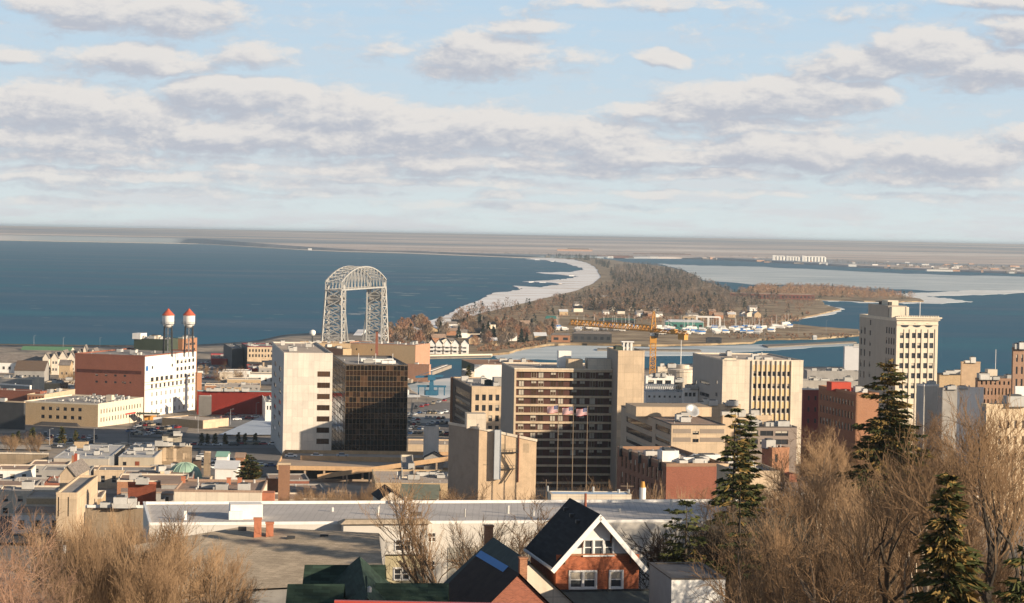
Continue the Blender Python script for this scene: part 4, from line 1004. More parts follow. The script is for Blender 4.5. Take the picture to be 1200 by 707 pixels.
# federal block
b = Bldg('government_block', 'pale concrete block with golden ribbed window bays right of the construction crane', 847, 421.5, 950, 812, 941.5, TH, M_cream, mat('dim_concrete', (.40, .36, .32), .9, .06, .3), roof=M_rooft, par=.5)  # left face gets a greyer concrete that includes its shade
x0, x1 = 881.5, 927.5
b.grid('F', x0 + .6, x1 - .6, 431, 503, 8, 5, .62, .37, 'p'); b.grid('S', 820, 833, 441, 484, 1, 3, .85, .3, 's'); b.grid('S', 814.5, 818, 441, 484, 1, 3, .6, .3, 'p'); b.grid('S', 838, 843, 441, 484, 1, 3, .5, .3, 'p'); b.fin(3, 5)
p0, u, L = b.face('F'); n = Vector((u.y, -u.x, 0)); m = MB(); g = MB(); a0, a1 = b.px2a('F', x0), b.px2a('F', x1)
for k in range(9):
    c = p0 + u * (a0 + (a1 - a0) * k / 8) + n * .3; m.box((c.x, c.y, b.zb), (.42, .62, b.zr - b.zb - .3), b.th)
m.build('rib', M_cream, b.root)
m = MB(); cw = (a1 - a0) / 8
for k in range(8):
    for j in range(6):
        z = b.zat('F', (a0 + a1) / 2, 431 + 14.4 * j - 3.9 + .6); z2 = b.zat('F', (a0 + a1) / 2, 431 + 14.4 * j + 4.2)
        c = p0 + u * (a0 + cw * (k + .5)) + n * .03; MB().box((c.x, c.y, z2), (cw - .5, .06, z - z2), b.th).build('gold_panel', mat('gold_panel', (.60, .43, .23), .8, .06, .3), b.root)
b.unit(b.wr * .02 + 2.5, 3, 5, 6, 1.2, M_cream); 
# convention hall behind crane
b = Bldg('convention_hall', 'white stepped convention hall with a roof truss under construction behind the crane', 757, 459.5, 1010, 750, 816, 6, M_white, roof=M_roof)
b.grid('F', 757, 815, 470, 480, 4, 1, .8, .55, 's'); b.grid('F', 758, 812, 462, 468, 9, 1, .4, .4, 'n'); b.fin(3, 5)
m = MB(); p0, u, L = b.face('F'); z0 = b.zr + .2; h = 2.8; N = 14
for r_ in (0, 6):
    for k in range(N):
        a = p0 + u * (L * .02 + L * .6 * k / N) + b.v * (2 + r_); c = p0 + u * (L * .02 + L * .6 * (k + 1) / N) + b.v * (2 + r_)
        a.z = c.z = z0; m.beam(a, c, .3); at, ct = a + Vector((0, 0, h)), c + Vector((0, 0, h)); m.beam(at, ct, .3); m.beam(a, ct, .18); m.beam(at, c, .18)
m.build('roof_truss', M_white, b.root)
for k, (x0, x1, y, D_, mt, lab) in enumerate(((756, 790, 440.5, 1070, M_white, 'white upper storey of the convention quarter left of its drum'), (790, 800, 447, 1050, M_dark, 'dark glazed slope beside the white upper storey'), (770, 813, 430, 1160, M_cream, 'cream roof storey right behind the orange crane'), (800, 818, 455, 990, M_white, 'white stacked balconies left of the government block'))):
    simple('hall_storey', lab, x0 + 1, y, D_, x0, x1, 6, mt, grids=[('F', x0 + 2, x1 - 2, y + 3, y + 12, 3, 1, .7, .5, 's')], units=3, vents=3)
c = onY(800, 433, 1120); r = thing('drum_roof', (c.x, c.y, zt(c.x, c.y)), 'round cream drum with a tall thin flagpole left of the government block', 'building'); zz = c.z - r.location.z
MB().lathe((0, 0, 0), [(7, 0), (7, zz - 1), (7.4, zz - 1), (7.4, zz), (4, zz + .4), (3.2, zz + .5), (3.2, zz + 2.2), (0, zz + 2.6)], 24).build('drum', M_cream, r, off=(0, 0, 0)); MB().tube([(-1, 0, zz + 2), (-1, 0, zz + 17)], [.22, .12], 6).build('flagpole', M_white, r, off=(0, 0, 0))

# tower crane
M_crane = mat('crane_yellow', (.55, .27, .06), .6, .12, .6)
def crane():
    D = 1085; base = onY(764, 470, D); bz = zt(base.x, D); x, y = base.x, D; zj = onY(764, 388.5, D).z; za = onY(766, 364.5, D).z
    root = thing('tower_crane', (x, y, bz), 'orange tower crane with its long jib over the convention hall', 'crane')
    w = 1.3; mb = MB(); n = 26
    C = [(-w, -w), (w, -w), (w, w), (-w, w)]
    for cx, cy in C: mb.beam((x + cx, y + cy, bz), (x + cx, y + cy, zj), .34)
    for i in range(n):
        z0 = bz + (zj - bz) * i / n; z1 = bz + (zj - bz) * (i + 1) / n
        for k in range(4):
            a, c = C[k], C[(k + 1) % 4]
            if i % 2: a, c = c, a
            mb.beam((x + a[0], y + a[1], z0), (x + c[0], y + c[1], z1), .2); mb.beam((x + a[0], y + a[1], z1), (x + c[0], y + c[1], z1), .16)
    mb.build('mast', M_crane, root)
    MB().box((x, y, zj - 5.5), (3.2, 3.2, 3.2)).build('climbing_frame', M_crane, root)
    MB().box((x, y, zj - 2.2), (3.0, 3.0, 1.6)).box((x + 1.4, y - 1.9, zj - 2.8), (1.6, 1.4, 2.0), 0, 1).build('operator_cab', [M_white, G_DARK], root)
    mb = MB()
    for cx, cy in C: mb.beam((x + cx, y + cy, zj), (x + cx * .2, y + cy * .2, za), .3)
    for i in range(5):
        f = i / 5; q = 1 - f * .8; z0 = zj + (za - zj) * f
        for k in range(4): a, c = C[k], C[(k + 1) % 4]; mb.beam((x + a[0] * q, y + a[1] * q, z0), (x + c[0] * q * .85, y + c[1] * q * .85, z0 + (za - zj) / 5), .16)
    mb.build('apex', M_crane, root)
    # main jib: left and slightly away, counter jib to the right towards us
    tip = onY(668, 377.5, D + 62); tip = Vector((tip.x, tip.y, 0)); o = Vector((x, y, 0)); d = (tip - o); Lj = d.length; d.normalize(); s = Vector((-d.y, d.x, 0))
    def truss(L0, L1, hb, ht, name, steps):
        mb = MB(); pt = lambda a, w_, z: o + d * a + s * w_ + Vector((0, 0, z))
        A = [L0 + (L1 - L0) * i / steps for i in range(steps + 1)]
        for i in range(steps):
            a, c = A[i], A[i + 1]; mb.beam(pt(a, -.8, hb), pt(c, -.8, hb), .45); mb.beam(pt(a, .8, hb), pt(c, .8, hb), .45); mb.beam(pt(a, 0, ht), pt(c, 0, ht), .45)
            m_ = (a + c) / 2
            for w_ in (-.8, .8): mb.beam(pt(a, w_, hb), pt(m_, 0, ht), .3); mb.beam(pt(m_, 0, ht), pt(c, w_, hb), .3)
            mb.beam(pt(a, -.8, hb), pt(c, .8, hb), .14)
        mb.build(name, M_crane, root); return pt
    pt = truss(0, Lj, zj, zj + 2.7, 'jib', 22)
    truss(-27, 0, zj - .2, zj + 1.2, 'counter_jib', 7)
    mb = MB(); mb.beam(pt(0, 0, za), pt(Lj * .35, 0, zj + 2.7), .12); mb.beam(pt(0, 0, za), pt(Lj * .72, 0, zj + 2.7), .12); mb.beam(pt(0, 0, za), pt(-25, 0, zj + 1), .14); mb.build('tie_rods', M_dark, root)
    c = pt(-24, 0, zj - 2.8); MB().box(c, (5, 2.2, 2.6), math.atan2(d.y, d.x)).box(pt(-17, 0, zj + .2), (3, 1.8, 1.6), math.atan2(d.y, d.x)).build('counterweight', M_crane, root)
crane()

# right side: long dark roofed hall, white box, brick blocks
b = simple('long_hall', 'long hall with a grey green roof behind the orange brick block near the ornate tower', 941, 446, 1010, 935, 1012, 4, M_grey, roof=mat('grey_green_roof', (.20, .22, .20), .8, .12, .1, stain=.3), units=4, vents=6)
simple('store_building', 'low brown roofed strip with white vents by the harbour right of the government block', 946, 434.5, 1290, 942, 1008, 4, M_grey, roof=M_rooft, units=4, vents=4)
simple('silo_block', 'plain pale grey box building at the water left of the ornate tower', 990, 406, 1330, 988.5, 1016, 4, mat('pale_grey_clad', (.55, .54, .55), .8, .05), units=1)
simple('store_building', 'white coped dark red block between the government block and the orange brick building', 942, 455.5, 880, 940, 962, 9, brick('wine_brick', (.20, .035, .03)), capm=M_white, units=0, grids=[('F', 944, 960, 460, 500, 2, 3, .3, .4)])
b = Bldg('brick_building', 'orange brick commercial block with long rows of windows below the ornate tower', 1003, 460.5, 760, 959.5, 1030, 12, M_brick2, brick('umber2_brick', (.27, .11, .055)), roof=M_roof, par=.8, capm=M_brick2)
b.grid('S', 961, 1001, 465, 473, 11, 1, .55, .8); b.grid('S', 961, 1001, 478, 488, 11, 1, .55, .8); b.grid('S', 961, 1001, 492, 502, 11, 1, .55, .8); b.fin(2, 3)
b.unit(2, b.wl * .6, 7, 5, 3, mat('scarlet_wall', (.5, .06, .03), .8, .1), 'roof_house')

# ornate pale tower
b = Bldg('office_tower', 'ornate pale stone office tower with a jutting cornice standing before the bay', 1051, 373.5, 820, 1007.5, 1099.5, TH, M_lime, mat('dim_limestone', (.44, .38, .31), .9, .07, .3, vstreak=.2), roof=M_rooft, par=1.0)  # flank limestone is a darker copy holding the shade of the left side
zr = b.zr
for (x0, x1) in ((1054, 1067.2), (1067.8, 1081.2), (1081.8, 1095.5)):
    b.grid('F', x0, x1, 387.5, 470, 2, 7, .66, .53, 'h', blind=.2)
b.grid('S', 1008, 1016, 381, 445, 2, 5, .38, .6); b.grid('S', 1018.5, 1022, 372, 445, 1, 6, .42, .5, fm=M_grey); b.grid('S', 1038, 1049.5, 381.5, 430, 4, 4, .5, .62); b.grid('S', 1038, 1049, 369, 379, 3, 1, .4, .5)
b.fin(2, 4)
p0, u, L = b.face('F'); n = Vector((u.y, -u.x, 0)); m = MB(); A = lambda a, z, d=0.0: Vector((p0.x, p0.y, z)) + u * a + n * d
m.beam(A(-.8, zr + .4, .5), A(L + 1.0, zr + .4, .5), 1.6, .5); m.beam(A(-.4, zr - .25, .3), A(L + .5, zr - .25, .3), 1.0, .5); m.beam(A(0, b.zat('F', L / 2, 380.5), .15), A(L, b.zat('F', L / 2, 380.5), .15), .4, .4)
for k in range(24): c = A(L * (k + .5) / 24, zr + .62, .9); m.box(c, (.32, .5, .55), b.th)
m.build('cornice', M_lime, b.root)
for k in range(3):
    a = b.px2a('F', (1060.5, 1074.5, 1088.5)[k]); z = b.zat('F', a, 381.8); c = A(a, z, .04); mm = MB()
    mm.poly([c + u * (1.5 * math.cos(t * math.pi / 8)) + Vector((0, 0, .62 * math.sin(t * math.pi / 8))) for t in range(16)]); mm.build('oval_window', G_DARK, b.root)
    mm = MB(); mm.beam(c + Vector((0, 0, .75)) - u * .6 + n * .05, c + Vector((0, 0, .75)) + u * .6 + n * .05, .3, .25); mm.build('carved_hood', M_lime, b.root)
m = MB()
for k in range(7):
    x = (1052.2, 1059.8 + .7, 1067.5, 1074.6, 1081.5, 1088.8, 1097.5)[k]; a = b.px2a('F', x); c = A(a, b.zb, .12)
    if k % 2 == 0: m.box(c, (.9, .3, b.zat('F', a, 386) - b.zb), b.th)
    else: m.box(c, (.5, .2, b.zat('F', a, 386) - b.zb), b.th)
m.build('pilaster', M_lime, b.root)
a0, a1 = b.px2a('S', 1017), b.px2a('S', 1040.5); hl = b.wl; w = 6
z_ = b.zr - 1; pen = MB(); cx = b.wl - (a0 + a1) / 2; c = b.at(3.6, cx, z_); pen.box(c, (7, a1 - a0, 5.2), b.th); pen.build('penthouse', [mat('dim_limestone', (.44, .38, .31), .9, .07, .3, vstreak=.2)], b.root)  # shaded part of the penthouse, painted with the darker limestone
c = b.at(3.9, cx - 2, z_ + 5.2); MB().box(c, (4, 7, 1.8), b.th).build('plant_room', M_lime, b.root)
for k in range(5): c = b.at(rnd.uniform(1, 6), cx + rnd.uniform(-7, 7), z_ + 5.2); MB().box(c, (1.2, 1.2, 1.3), b.th).build('roof_unit', M_dark, b.root).parent = b.roofo
c = b.at(3.4, b.wl - a1 - 2.2, z_); MB().box(c, (6.4, 3.0, 5.0), b.th).build('lit_penthouse', M_lime, b.root)
c = b.at(b.wr * .62, 3, zr); MB().tube([c, c + Vector((0, 0, 6))], .12, 6).build('flagpole', M_white, b.root)

# blocks right of it
simple('store_building', 'pale block with a blue clad flank right below the ornate tower', 1083, 451, 720, 1074, 1100, 25, mat('pale_clad', (.50, .47, .42), .6, .1, vstreak=.2), mat('blue_shade_clad', (.33, .35, .36), .6, .1, vstreak=.3), capm=M_white, units=1)
simple('store_building', 'dark roofed block behind bare trees right of the blue flanked block', 1103, 455, 700, 1099, 1124, 9, M_grey, units=2)
simple('store_building', 'blank white wall building among bare trees right of the ornate tower', 1123, 454, 690, 1122, 1153, 4, M_white, units=1)
simple('store_building', 'long brown wall along the bay shore right of the ornate tower', 1101, 438, 900, 1098, 1152, 2, M_tan, capm=M_dark, roof=M_dark, units=2)
simple('brick_building', 'small brown brick tower block with two roof domes by the bay', 1127, 424, 840, 1126, 1149, 6, mat('sandy_brown', (.42, .30, .2), .9, .15, .5, stain=.3), units=2)
b = simple('brick_building', 'brown stone block with rows of arched windows right of the white wall', 1146, 443.5, 700, 1143, 1192, 6, brick('brownstone', (.30, .18, .12)), grids=[('F', 1148, 1190, 446, 452, 8, 1, .4, .7), ('F', 1148, 1190, 454, 464, 10, 1, .4, .8), ('F', 1148, 1190, 466, 480, 10, 1, .4, .7)], units=3)
b.unit(6, 6, 3, 3, 3, M_cream)
m = MB(); p = b.at(8, 8); m.tube([p, p + Vector((0, 0, 9))], .12, 5); m.build('flagpole', M_white, b.root)
simple('brick_building', 'tall brown apartment block cut by the right edge of the view', 1187.5, 407.5, 680, 1186, 1240, 6, brick('brownstone', (.30, .18, .12)), grids=[('F', 1189, 1238, 413, 470, 8, 4, .35, .6, 'h')], units=2)
simple('store_building', 'white edged flat block right of the arched brown block', 1190, 453, 640, 1189, 1235, 6, M_white, units=1)
b = simple('brick_building', 'cream stone block with a dark corner pier half hidden by the right bare trees', 1156, 474, 420, 1150, 1260, 14, mat('cream_stone', (.56, .44, .30), .9, .1, .5, stain=.2), M_grey, grids=[('F', 1168, 1250, 488, 600, 9, 6, .35, .5, 'h', None, None, .2)], units=2)
# ================================================================== invented tower outside the view, added to throw shade on the balcony block
o = thing('office_tower', (188, 702, 17), 'tall plain stone office tower at the right edge beyond the hillside trees', 'building')
MB().box((0, 0, 0), (9, 26, 72), 0).build('wall', M_beige, o, off=(0, 0, 0)); MB().box((0, 0, 72), (8, 25, .6), 0).build('roof', M_roof, o, off=(0, 0, 0))

# ================================================================== streets and lots draped on the ground
def patch(name, pts, mt, dz=.12, sub=5):
    """a sheet laid over the slope, outline given as picture points on the ground"""
    P = [gnd(x, y) for x, y in pts]; a, b, c, d = P; mb = MB(); N = sub * 3
    G = [[None] * (N + 1) for _ in range(N + 1)]
    for i in range(N + 1):
        for j in range(N + 1):
            q = a.lerp(b, i / N).lerp(d.lerp(c, i / N), j / N); G[i][j] = (q.x, q.y, zt(q.x, q.y) + dz + .3)
    for i in range(N):
        for j in range(N): mb.quad(G[i][j], G[i + 1][j], G[i + 1][j + 1], G[i][j + 1])
    return structure(mb.build(name, mt))
M_lot = mat('parking_lot', (.19, .17, .155), .9, .2, .08, stain=.3)
M_road = mat('worn_road', (.22, .21, .20), .85, .15, .1, stain=.2)
M_side = mat('pavement', (.45, .39, .32), .9, .15, .3, stain=.2)
patch('parking_lot', [(30, 523), (150, 523), (150, 506), (30, 506)], M_lot, .05)
patch('parking_lot', [(150, 514), (215, 514), (225, 496), (160, 496)], M_lot, .1)
patch('lawn', [(12, 523), (62, 523), (62, 516.5), (14, 516.5)], M_grass, .2)
patch('pavement', [(0, 529), (60, 529), (60, 524), (0, 524)], M_side, .25)
patch('road', [(212, 503), (330, 503), (330, 470), (318, 472)], M_road, .1)
patch('snowy_lot', [(255, 511), (345, 511), (345, 484), (318, 484)], mat('snowy_road', (.42, .47, .54), .8, .1, .1), .2)  # asphalt in shade; the shadow's blue grey is put into its colour
patch('parking_lot', [(478, 512), (600, 512), (600, 474), (485, 474)], M_lot, .1)
patch('road', [(478, 498), (560, 498), (560, 488), (485, 486)], M_side, .2)
patch('parking_lot', [(230, 450), (290, 450), (300, 428), (240, 428)], M_lot, .1)
patch('parking_lot', [(78, 448), (88, 448), (90, 430), (70, 430)], M_lot, .1)
patch('road', [(0, 640), (70, 640), (64, 552), (0, 552)], M_asph, .1)
patch('parking_lot', [(235, 560), (330, 560), (330, 528), (235, 528)], M_lot, .1)
patch('road', [(225, 527), (330, 527), (330, 521), (225, 521)], M_road, .25)

# ================================================================== the roofs between the trees, left half
b = Bldg('store_building', 'wide store with a pale blank wall and grey seamed roof behind the small cream gable', 63, 536.5, 827, 58, 127, 3, mat('putty_wall', (.42, .37, .31), .9, .08, .2, stain=.2, vstreak=.3), roof=roofmat('zinc_roof', (.50, .48, .46)), par=.3, capm=M_metal, wl=52)
b.fin(2, 6); b.unit(b.wr * .22, b.wl * .8, 5, 3, 2.4, M_tan)
b = Bldg('store_building', 'grey roofed store with a tan back wall, a brown door and a small dark door', 139, 535, 832, 126, 181, 3, mat('putty_wall2', (.46, .39, .30), .9, .08, .2, stain=.2, vstreak=.3), roof=roofmat('zinc_roof', (.50, .48, .46)), par=.3, capm=M_metal, wl=56)
b.grid('F', 143, 149, 541, 548, 1, 1, .7, .9, 'p'); b.fin(5, 6)
p0, u, L = b.face('F'); n = Vector((u.y, -u.x, 0)); a = b.px2a('F', 161); c = p0 + u * a + n * .06; z = b.zat('F', a, 548)
MB().box((c.x, c.y, z), (1.5, .1, 2.2), b.th).build('door', mat('brown_door', (.22, .06, .03), .7), b.root)
a = b.px2a('F', 131); c = p0 - u * 3.2 + n * .3; MB().box((c.x, c.y, b.zb), (3.2, 1.4, b.zr - b.zb + .2), b.th).build('duct_shaft', M_metal, b.root)
b = Bldg('bank_building', 'cream block with tall dark slots between its piers and a hut on the roof', 182, 522, 860, 176, 225, 4, M_beige, roof=M_roof, par=.3, capm=M_lime)
b.grid('F', 190.5, 195, 522.5, 541, 1, 1, .95, .95, 's'); b.grid('F', 203.2, 207, 522.5, 541, 1, 1, .95, .95, 's'); b.grid('F', 214, 217, 531, 539, 1, 1, .6, .9, 'p'); b.fin(2, 2)
q = Bldg('roof_hut', 'pale square hut with a black flat cap standing on the cream slotted block', 190, 509, 880, 187, 213, 4, M_lime, roof=M_dark, capm=M_dark, par=.6, zb=b.zr - .6, cat='building')
q.grid('F', 195, 203, 512, 517.5, 1, 1, .9, .9, 's'); q.fin(2, 0)
b = Bldg('bank_building', 'brown wall wing at the right side of the cream slotted block, in shade', 226, 537, 845, 224, 236, 4, mat('brown_wall', (.22, .15, .11), .9, .1), roof=M_roofb); b.fin(1, 2)
# dome
c = onY(216.5, 561, 745); r = thing('domed_hall', (c.x, c.y, zt(c.x, c.y) - 1), 'low hall carrying a pale green copper dome beside the cream slotted block', 'building')
zd = c.z - r.location.z; s = 745 / 2700
MB().box((0, 3, 0), (15, 16, zd - .1), 0).build('wall', M_beige, r, off=(0, 0, 0))
M_copper = mat('green_copper', (.27, .40, .31), .7, .18, .5, stain=.15)
rr = 20 * s; MB().lathe((0, 0, zd), [(rr + .25, 0), (rr + .2, .5)] + [(rr * math.cos(R(t)), .5 + rr * .86 * math.sin(R(t))) for t in range(0, 91, 9)], 28).build('dome', M_copper, r, smooth=True, off=(0, 0, 0))
for k in range(14):
    t = R(360 / 14 * k); MB().tube([(rr * 1.01 * math.cos(R(e)) * math.cos(t), rr * 1.01 * math.cos(R(e)) * math.sin(t), zd + .5 + rr * .87 * math.sin(R(e))) for e in range(0, 90, 12)], .09, 4).build('rib', mat('pale_copper', (.40, .52, .40), .7, .1), r, off=(0, 0, 0))
simple('store_building', 'dark green angular roofed annex left of the copper dome', 188, 553, 735, 183, 200, 25, M_beige, M_dark, roof=mat('teal_roof', (.06, .12, .10), .8, .2), units=1)
b = Bldg('row_building', 'long brown roofed building with orange chimneys and a cream parapet wall', 204, 574, 560, 178, 307, 3, M_cream, M_brick, roof=M_roofb, par=.5, capm=M_roofb, wl=24)
b.fin(1, 7)
for x, d in ((206, 20), (262, 18), (275, 18)):
    a = b.px2a('F', x); c = b.at(a, d); MB().box(c, (1.0, .9, 1.5), b.th).box((c.x, c.y, c.z + 1.5), (1.2, 1.1, .2), b.th).build('chimney', mat('orange_chimney', (.42, .16, .09), .9, .2, 1), b.root).parent = b.roofo
c = b.at(b.wr + 1.2, 3, b.zb); MB().box(c, (3.4, 5, b.zr - b.zb - .6), b.th).build('brick_end', mat('orange_chimney', (.42, .16, .09), .9, .2, 1), b.root)
b = simple('row_building', 'low block with a bright orange red wall left of the brown roofed row', 150, 565, 572, 146, 183, 3, mat('coral_brick', (.38, .12, .07), .9, .2, 1), roof=M_roofb, units=3, vents=3)
b = simple('row_building', 'broad brown gravel roof with a white edge behind the left bare trees', 100, 592, 455, 92, 168, 5, M_brick2, M_beige, roof=M_rooft, units=4, vents=4, capm=M_white)
b = simple('row_building', 'narrow cream fronted block with two dark slots at the left', 66, 577.5, 560, 62, 90, 3, M_beige, M_brick2, roof=M_roof, grids=[('F', 67.5, 69.5, 582, 606, 1, 1, .8, .95, 'n', None, None, 0), ('F', 79, 81, 582, 606, 1, 1, .8, .95, 'n', None, None, 0)], units=0, vents=0, wl=40)
gable('row_building', 'small cream gable wall with a dark roof edge behind the narrow cream block', 70, 88, 557, 605, 546.5, 20, M_beige, M_shing, zb=22, cat='building')
b = simple('store_building', 'long plain beige wall in sun along the left edge above a shaded street', -20, 530, 845, -60, 57, 2, M_beige, roof=M_rooft, units=0, vents=3, capm=M_cream)
c = gnd(59, 590); r = thing('sign_pylon', (c.x, c.y + 40, c.z - 2), 'tall slim rust red and white sign pylon at the left street corner', 'sign')
zz = onY(59, 531, c.y + 40).z - r.location.z
mb = MB(); mb.box((0, 0, 0), (.9, .5, zz)).build('post', mat('rust_red', (.38, .08, .04), .8, .2), r, off=(0, 0, 0)); MB().box((.8, .1, 0), (.5, .4, zz * .98)).build('white_post', M_white, r, off=(0, 0, 0))
MB().box((-.9, 0, zz * .45), (.7, .4, zz * .5)).build('board', M_brick2, r, off=(0, 0, 0))
# small things around the parking ground
simple('kiosk', 'small square grey beige hut on the lot behind the brown roofed row', 239, 529, 790, 238, 247, 3, M_beige, units=0, vents=0)
gable('garage', 'small mint green roofed shed beside the parking ground', 253.5, 266, 535, 800, 531, 8, M_white, mat('mint_roof', (.24, .42, .34), .7, .1), along=True, cat='shed')
gable('garage', 'white low roofed shed with a pale snowy roof behind the rows of chimneys', 252, 278, 549, 735, 542, 9, M_white, mat('pale_roof', (.55, .55, .56), .8, .1), along=True, cat='shed')
gable('garage', 'brown roofed shed between the mint shed and the spruce', 276, 286, 536, 785, 532, 6, M_brick2, M_roofb, along=True, cat='shed')
b = simple('store_building', 'pale blue flat roofed low building with an orange wall left of the brick shaft', 312, 561, 690, 309, 327, 3, M_brick2, roof=mat('icy_roof', (.45, .50, .55), .8, .05), par=.1, units=0, vents=1)
c = onY(332.5, 584, 640); g = zt(c.x, 640); zz = onY(332.5, 541, 640).z; r = thing('brick_shaft', (c.x, c.y, g - 1), 'tall square brown brick shaft with a stone cap before the parking deck', 'chimney')
MB().box((0, 0, 0), (3.2, 3.2, zz - g + .2), R(6)).build('shaft', brick('brown_shaft', (.25, .13, .075)), r, off=(0, 0, 0)); MB().box((0, 0, zz - g + .2), (3.6, 3.6, .6), R(6)).build('cap', M_beige, r, off=(0, 0, 0))

# parking deck with its ramp
def deck():
    D = 815; a = onY(325, 546.5, D); zd = a.z; th = R(3); g = zt(a.x, D) - 2
    r = thing('parking_deck', (a.x, a.y, g), 'open concrete parking deck with a sloping ramp across its front', 'parking deck')
    u = Vector((math.cos(th), math.sin(th), 0)); v = Vector((-math.sin(th), math.cos(th), 0)); A = lambda s, d, z: Vector((a.x, a.y, z)) + u * s + v * d
    Lw = 62; dp = 56; M_deck = mat('deck_concrete', (.40, .30, .22), .9, .12, .2, stain=.3); M_fas = mat('deck_fascia', (.56, .36, .20), .9, .15, .4, stain=.25, vstreak=.3)
    mb = MB(); c = A(Lw / 2, dp / 2, zd - 1.2); mb.box(c, (Lw, dp, .5), th); mb.build('deck_slab', M_deck, r)
    mb = MB(); mb.beam(A(0, -.2, zd - .5), A(Lw, -.2, zd - .5), .35, 1.5); mb.beam(A(-.2, 0, zd - .5), A(-.2, dp, zd - .5), .35, 1.5); mb.beam(A(0, dp, zd - .3), A(Lw, dp, zd - .3), .35, 1.7); mb.build('deck_parapet', M_fas, r)
    MB().beam(A(7, 30, zd), A(Lw - 2, 26, zd), .5, 2.0).build('low_wall', M_fas, r)
    MB().beam(A(4, -.6, zd - 4.6), A(Lw, -.6, zd - 4.6), .4, .7).build('lower_edge', M_deck, r)
    MB().box(A(Lw / 2, 9, g), (Lw - 2, .4, zd - 1.2 - g), th).build('back_wall', M_dark, r)  # dark sheet behind the columns stands in for shade under the deck
    for k in range(9): MB().box(A(3 + k * 6.8, .4, g), (.7, .7, zd - 1.1 - g), th).build('column', M_deck, r)
    # ramp
    p, q = onY(372, 559, D - 12), onY(530, 537, D - 6); m = MB(); m.beam(p, q, .5, 1.6); m.beam(p + Vector((0, 6, -.6)), q + Vector((0, 6, -.6)), 5, .4); m.build('ramp', M_fas, r)
    for k in range(5):
        c = p.lerp(q, (k + 1.3) / 6); MB().box((c.x, c.y + .5, g), (.6, .6, c.z - g - .6)).build('column', M_deck, r)
    p, q = onY(455, 563, D - 25), onY(532, 564, D - 25); MB().beam(p, q, .5, 1.3).build('retaining_wall', M_fas, r)
    p, q = onY(440, 556, D - 16), onY(532, 555, D - 16); MB().beam(p, q, .4, 1.0).build('retaining_wall', M_side, r)
    return A, zd
deckA, deckz = deck()
b = simple('sign_tower', 'blank white slab tower standing behind the ramp, left of the theatre flank', 496.5, 500, 862, 495.5, 514.5, 2, M_white, units=0, vents=0, cat='tower', par=.1)
gable('garage', 'small dark peaked roof at the foot of the white slab tower', 497, 519, 537, 812, 531.5, 7, M_grey, M_dshing, cat='shed')
simple('terrace_building', 'low tan terrace wall between the glass block and the theatre', 478, 521, 885, 440, 540, 3, M_beige, roof=M_rooft, units=0, vents=2)
simple('terrace_building', 'low tan brick block with a roof unit under the ramp', 440, 566, 700, 436, 540, 5, M_tan, roof=M_rooft, units=3, vents=3)
gable('old_house', 'small house with a green grey roof and a white flue before the ramp', 470, 512, 584, 470, 573, 14, M_grey, mat('moss_shingles', (.16, .17, .13), .95, .2, 1), along=True)
gable('old_house', 'small dark roofed house beside the green grey roof before the ramp', 446, 474, 585, 455, 575.5, 10, M_cream, M_dshing, th=12)
b = Bldg('machine_block', 'cream rooftop machine box with louvres among the bushes under the ramp', 471, 559, 720, 470, 486, 3, M_lime, zb=onY(478, 572, 700).z); b.grid('F', 473, 484, 562, 568, 2, 1, .6, .7, 's').fin(1, 0)

# ================================================================== the long pale building across the hill
M_lroof = roofmat('wide_grey_roof', (.52, .48, .45), .1, .3)
b = Bldg('apartment_block', 'very long white sided apartment block with a wide grey flat roof across the hillside', 175, 613, 320, 160, 930, 11, mat('white_siding', (.56, .52, .47), .8, .05, .6, stain=.08), roof=M_lroof, par=.35, capm=M_white, wl=25)
for (x0, x1, y0, y1) in ((190, 395, 626, 640), (190, 395, 655, 670)): b.grid('F', x0, x1, y0, y1, 9, 1, .09, .95, 'hv', fm=M_white)
b.grid('F', 501, 512, 624, 635.5, 1, 1, .8, .95, 'hv', fm=M_white); b.grid('F', 501, 512, 657, 669, 1, 1, .8, .95, 'hv', fm=M_white); b.grid('F', 535, 620, 655, 669, 4, 1, .14, .95, 'hv', fm=M_white); b.grid('F', 770, 900, 620, 634, 6, 1, .14, .95, 'hv', fm=M_white)
b.dep = .12; b.fin(0, 14)
p0, u, L = b.face('F'); n = Vector((u.y, -u.x, 0)); A = lambda a, z, d=0.0: Vector((p0.x, p0.y, z)) + u * a + n * d
a0, a1 = b.px2a('F', 400), b.px2a('F', 499); zt_ = b.zat('F', (a0 + a1) / 2, 611); zm = b.zat('F', (a0 + a1) / 2, 647)
c = A((a0 + a1) / 2, zm, 1.3); MB().box(c, (a1 - a0, 2.6, zt_ - zm), b.th).build('projecting_bay', mat('white_siding', (.56, .52, .47), .8, .05, .6, stain=.08), b.root)
c = A((a0 + a1) / 2, b.zb, .9); MB().box(c, (a1 - a0 - .3, 1.8, zm - b.zb), b.th).build('lower_bay', mat('yellow_siding', (.42, .36, .23), .85, .1, .8), b.root)
c = A((a0 + a1) / 2, zt_, 1.6); MB().box(c, (a1 - a0 + 1, 3.4, .5), b.th, 0, (a1 - a0 - .6, 1.5)).build('bay_roof', M_tshing, b.root)
for (x, y, d) in ((471, 632.5, 2.62), (471, 667, 1.82)):
    a = b.px2a('F', x - 1.5); z = b.zat('F', a, y + 3.5); c = A(a, z, d)
    MB().box((c.x, c.y, z - .95), (2.5, .06, 1.9), b.th).build('window_casing', M_white, b.root)
    for s_ in (-.6, .6):
        q = c + u * s_ + n * .06; link('window', win_mesh(1.02, 1.6, 'h', G_DARK, M_white), b.root, tuple(q - b.root.location), b.th)
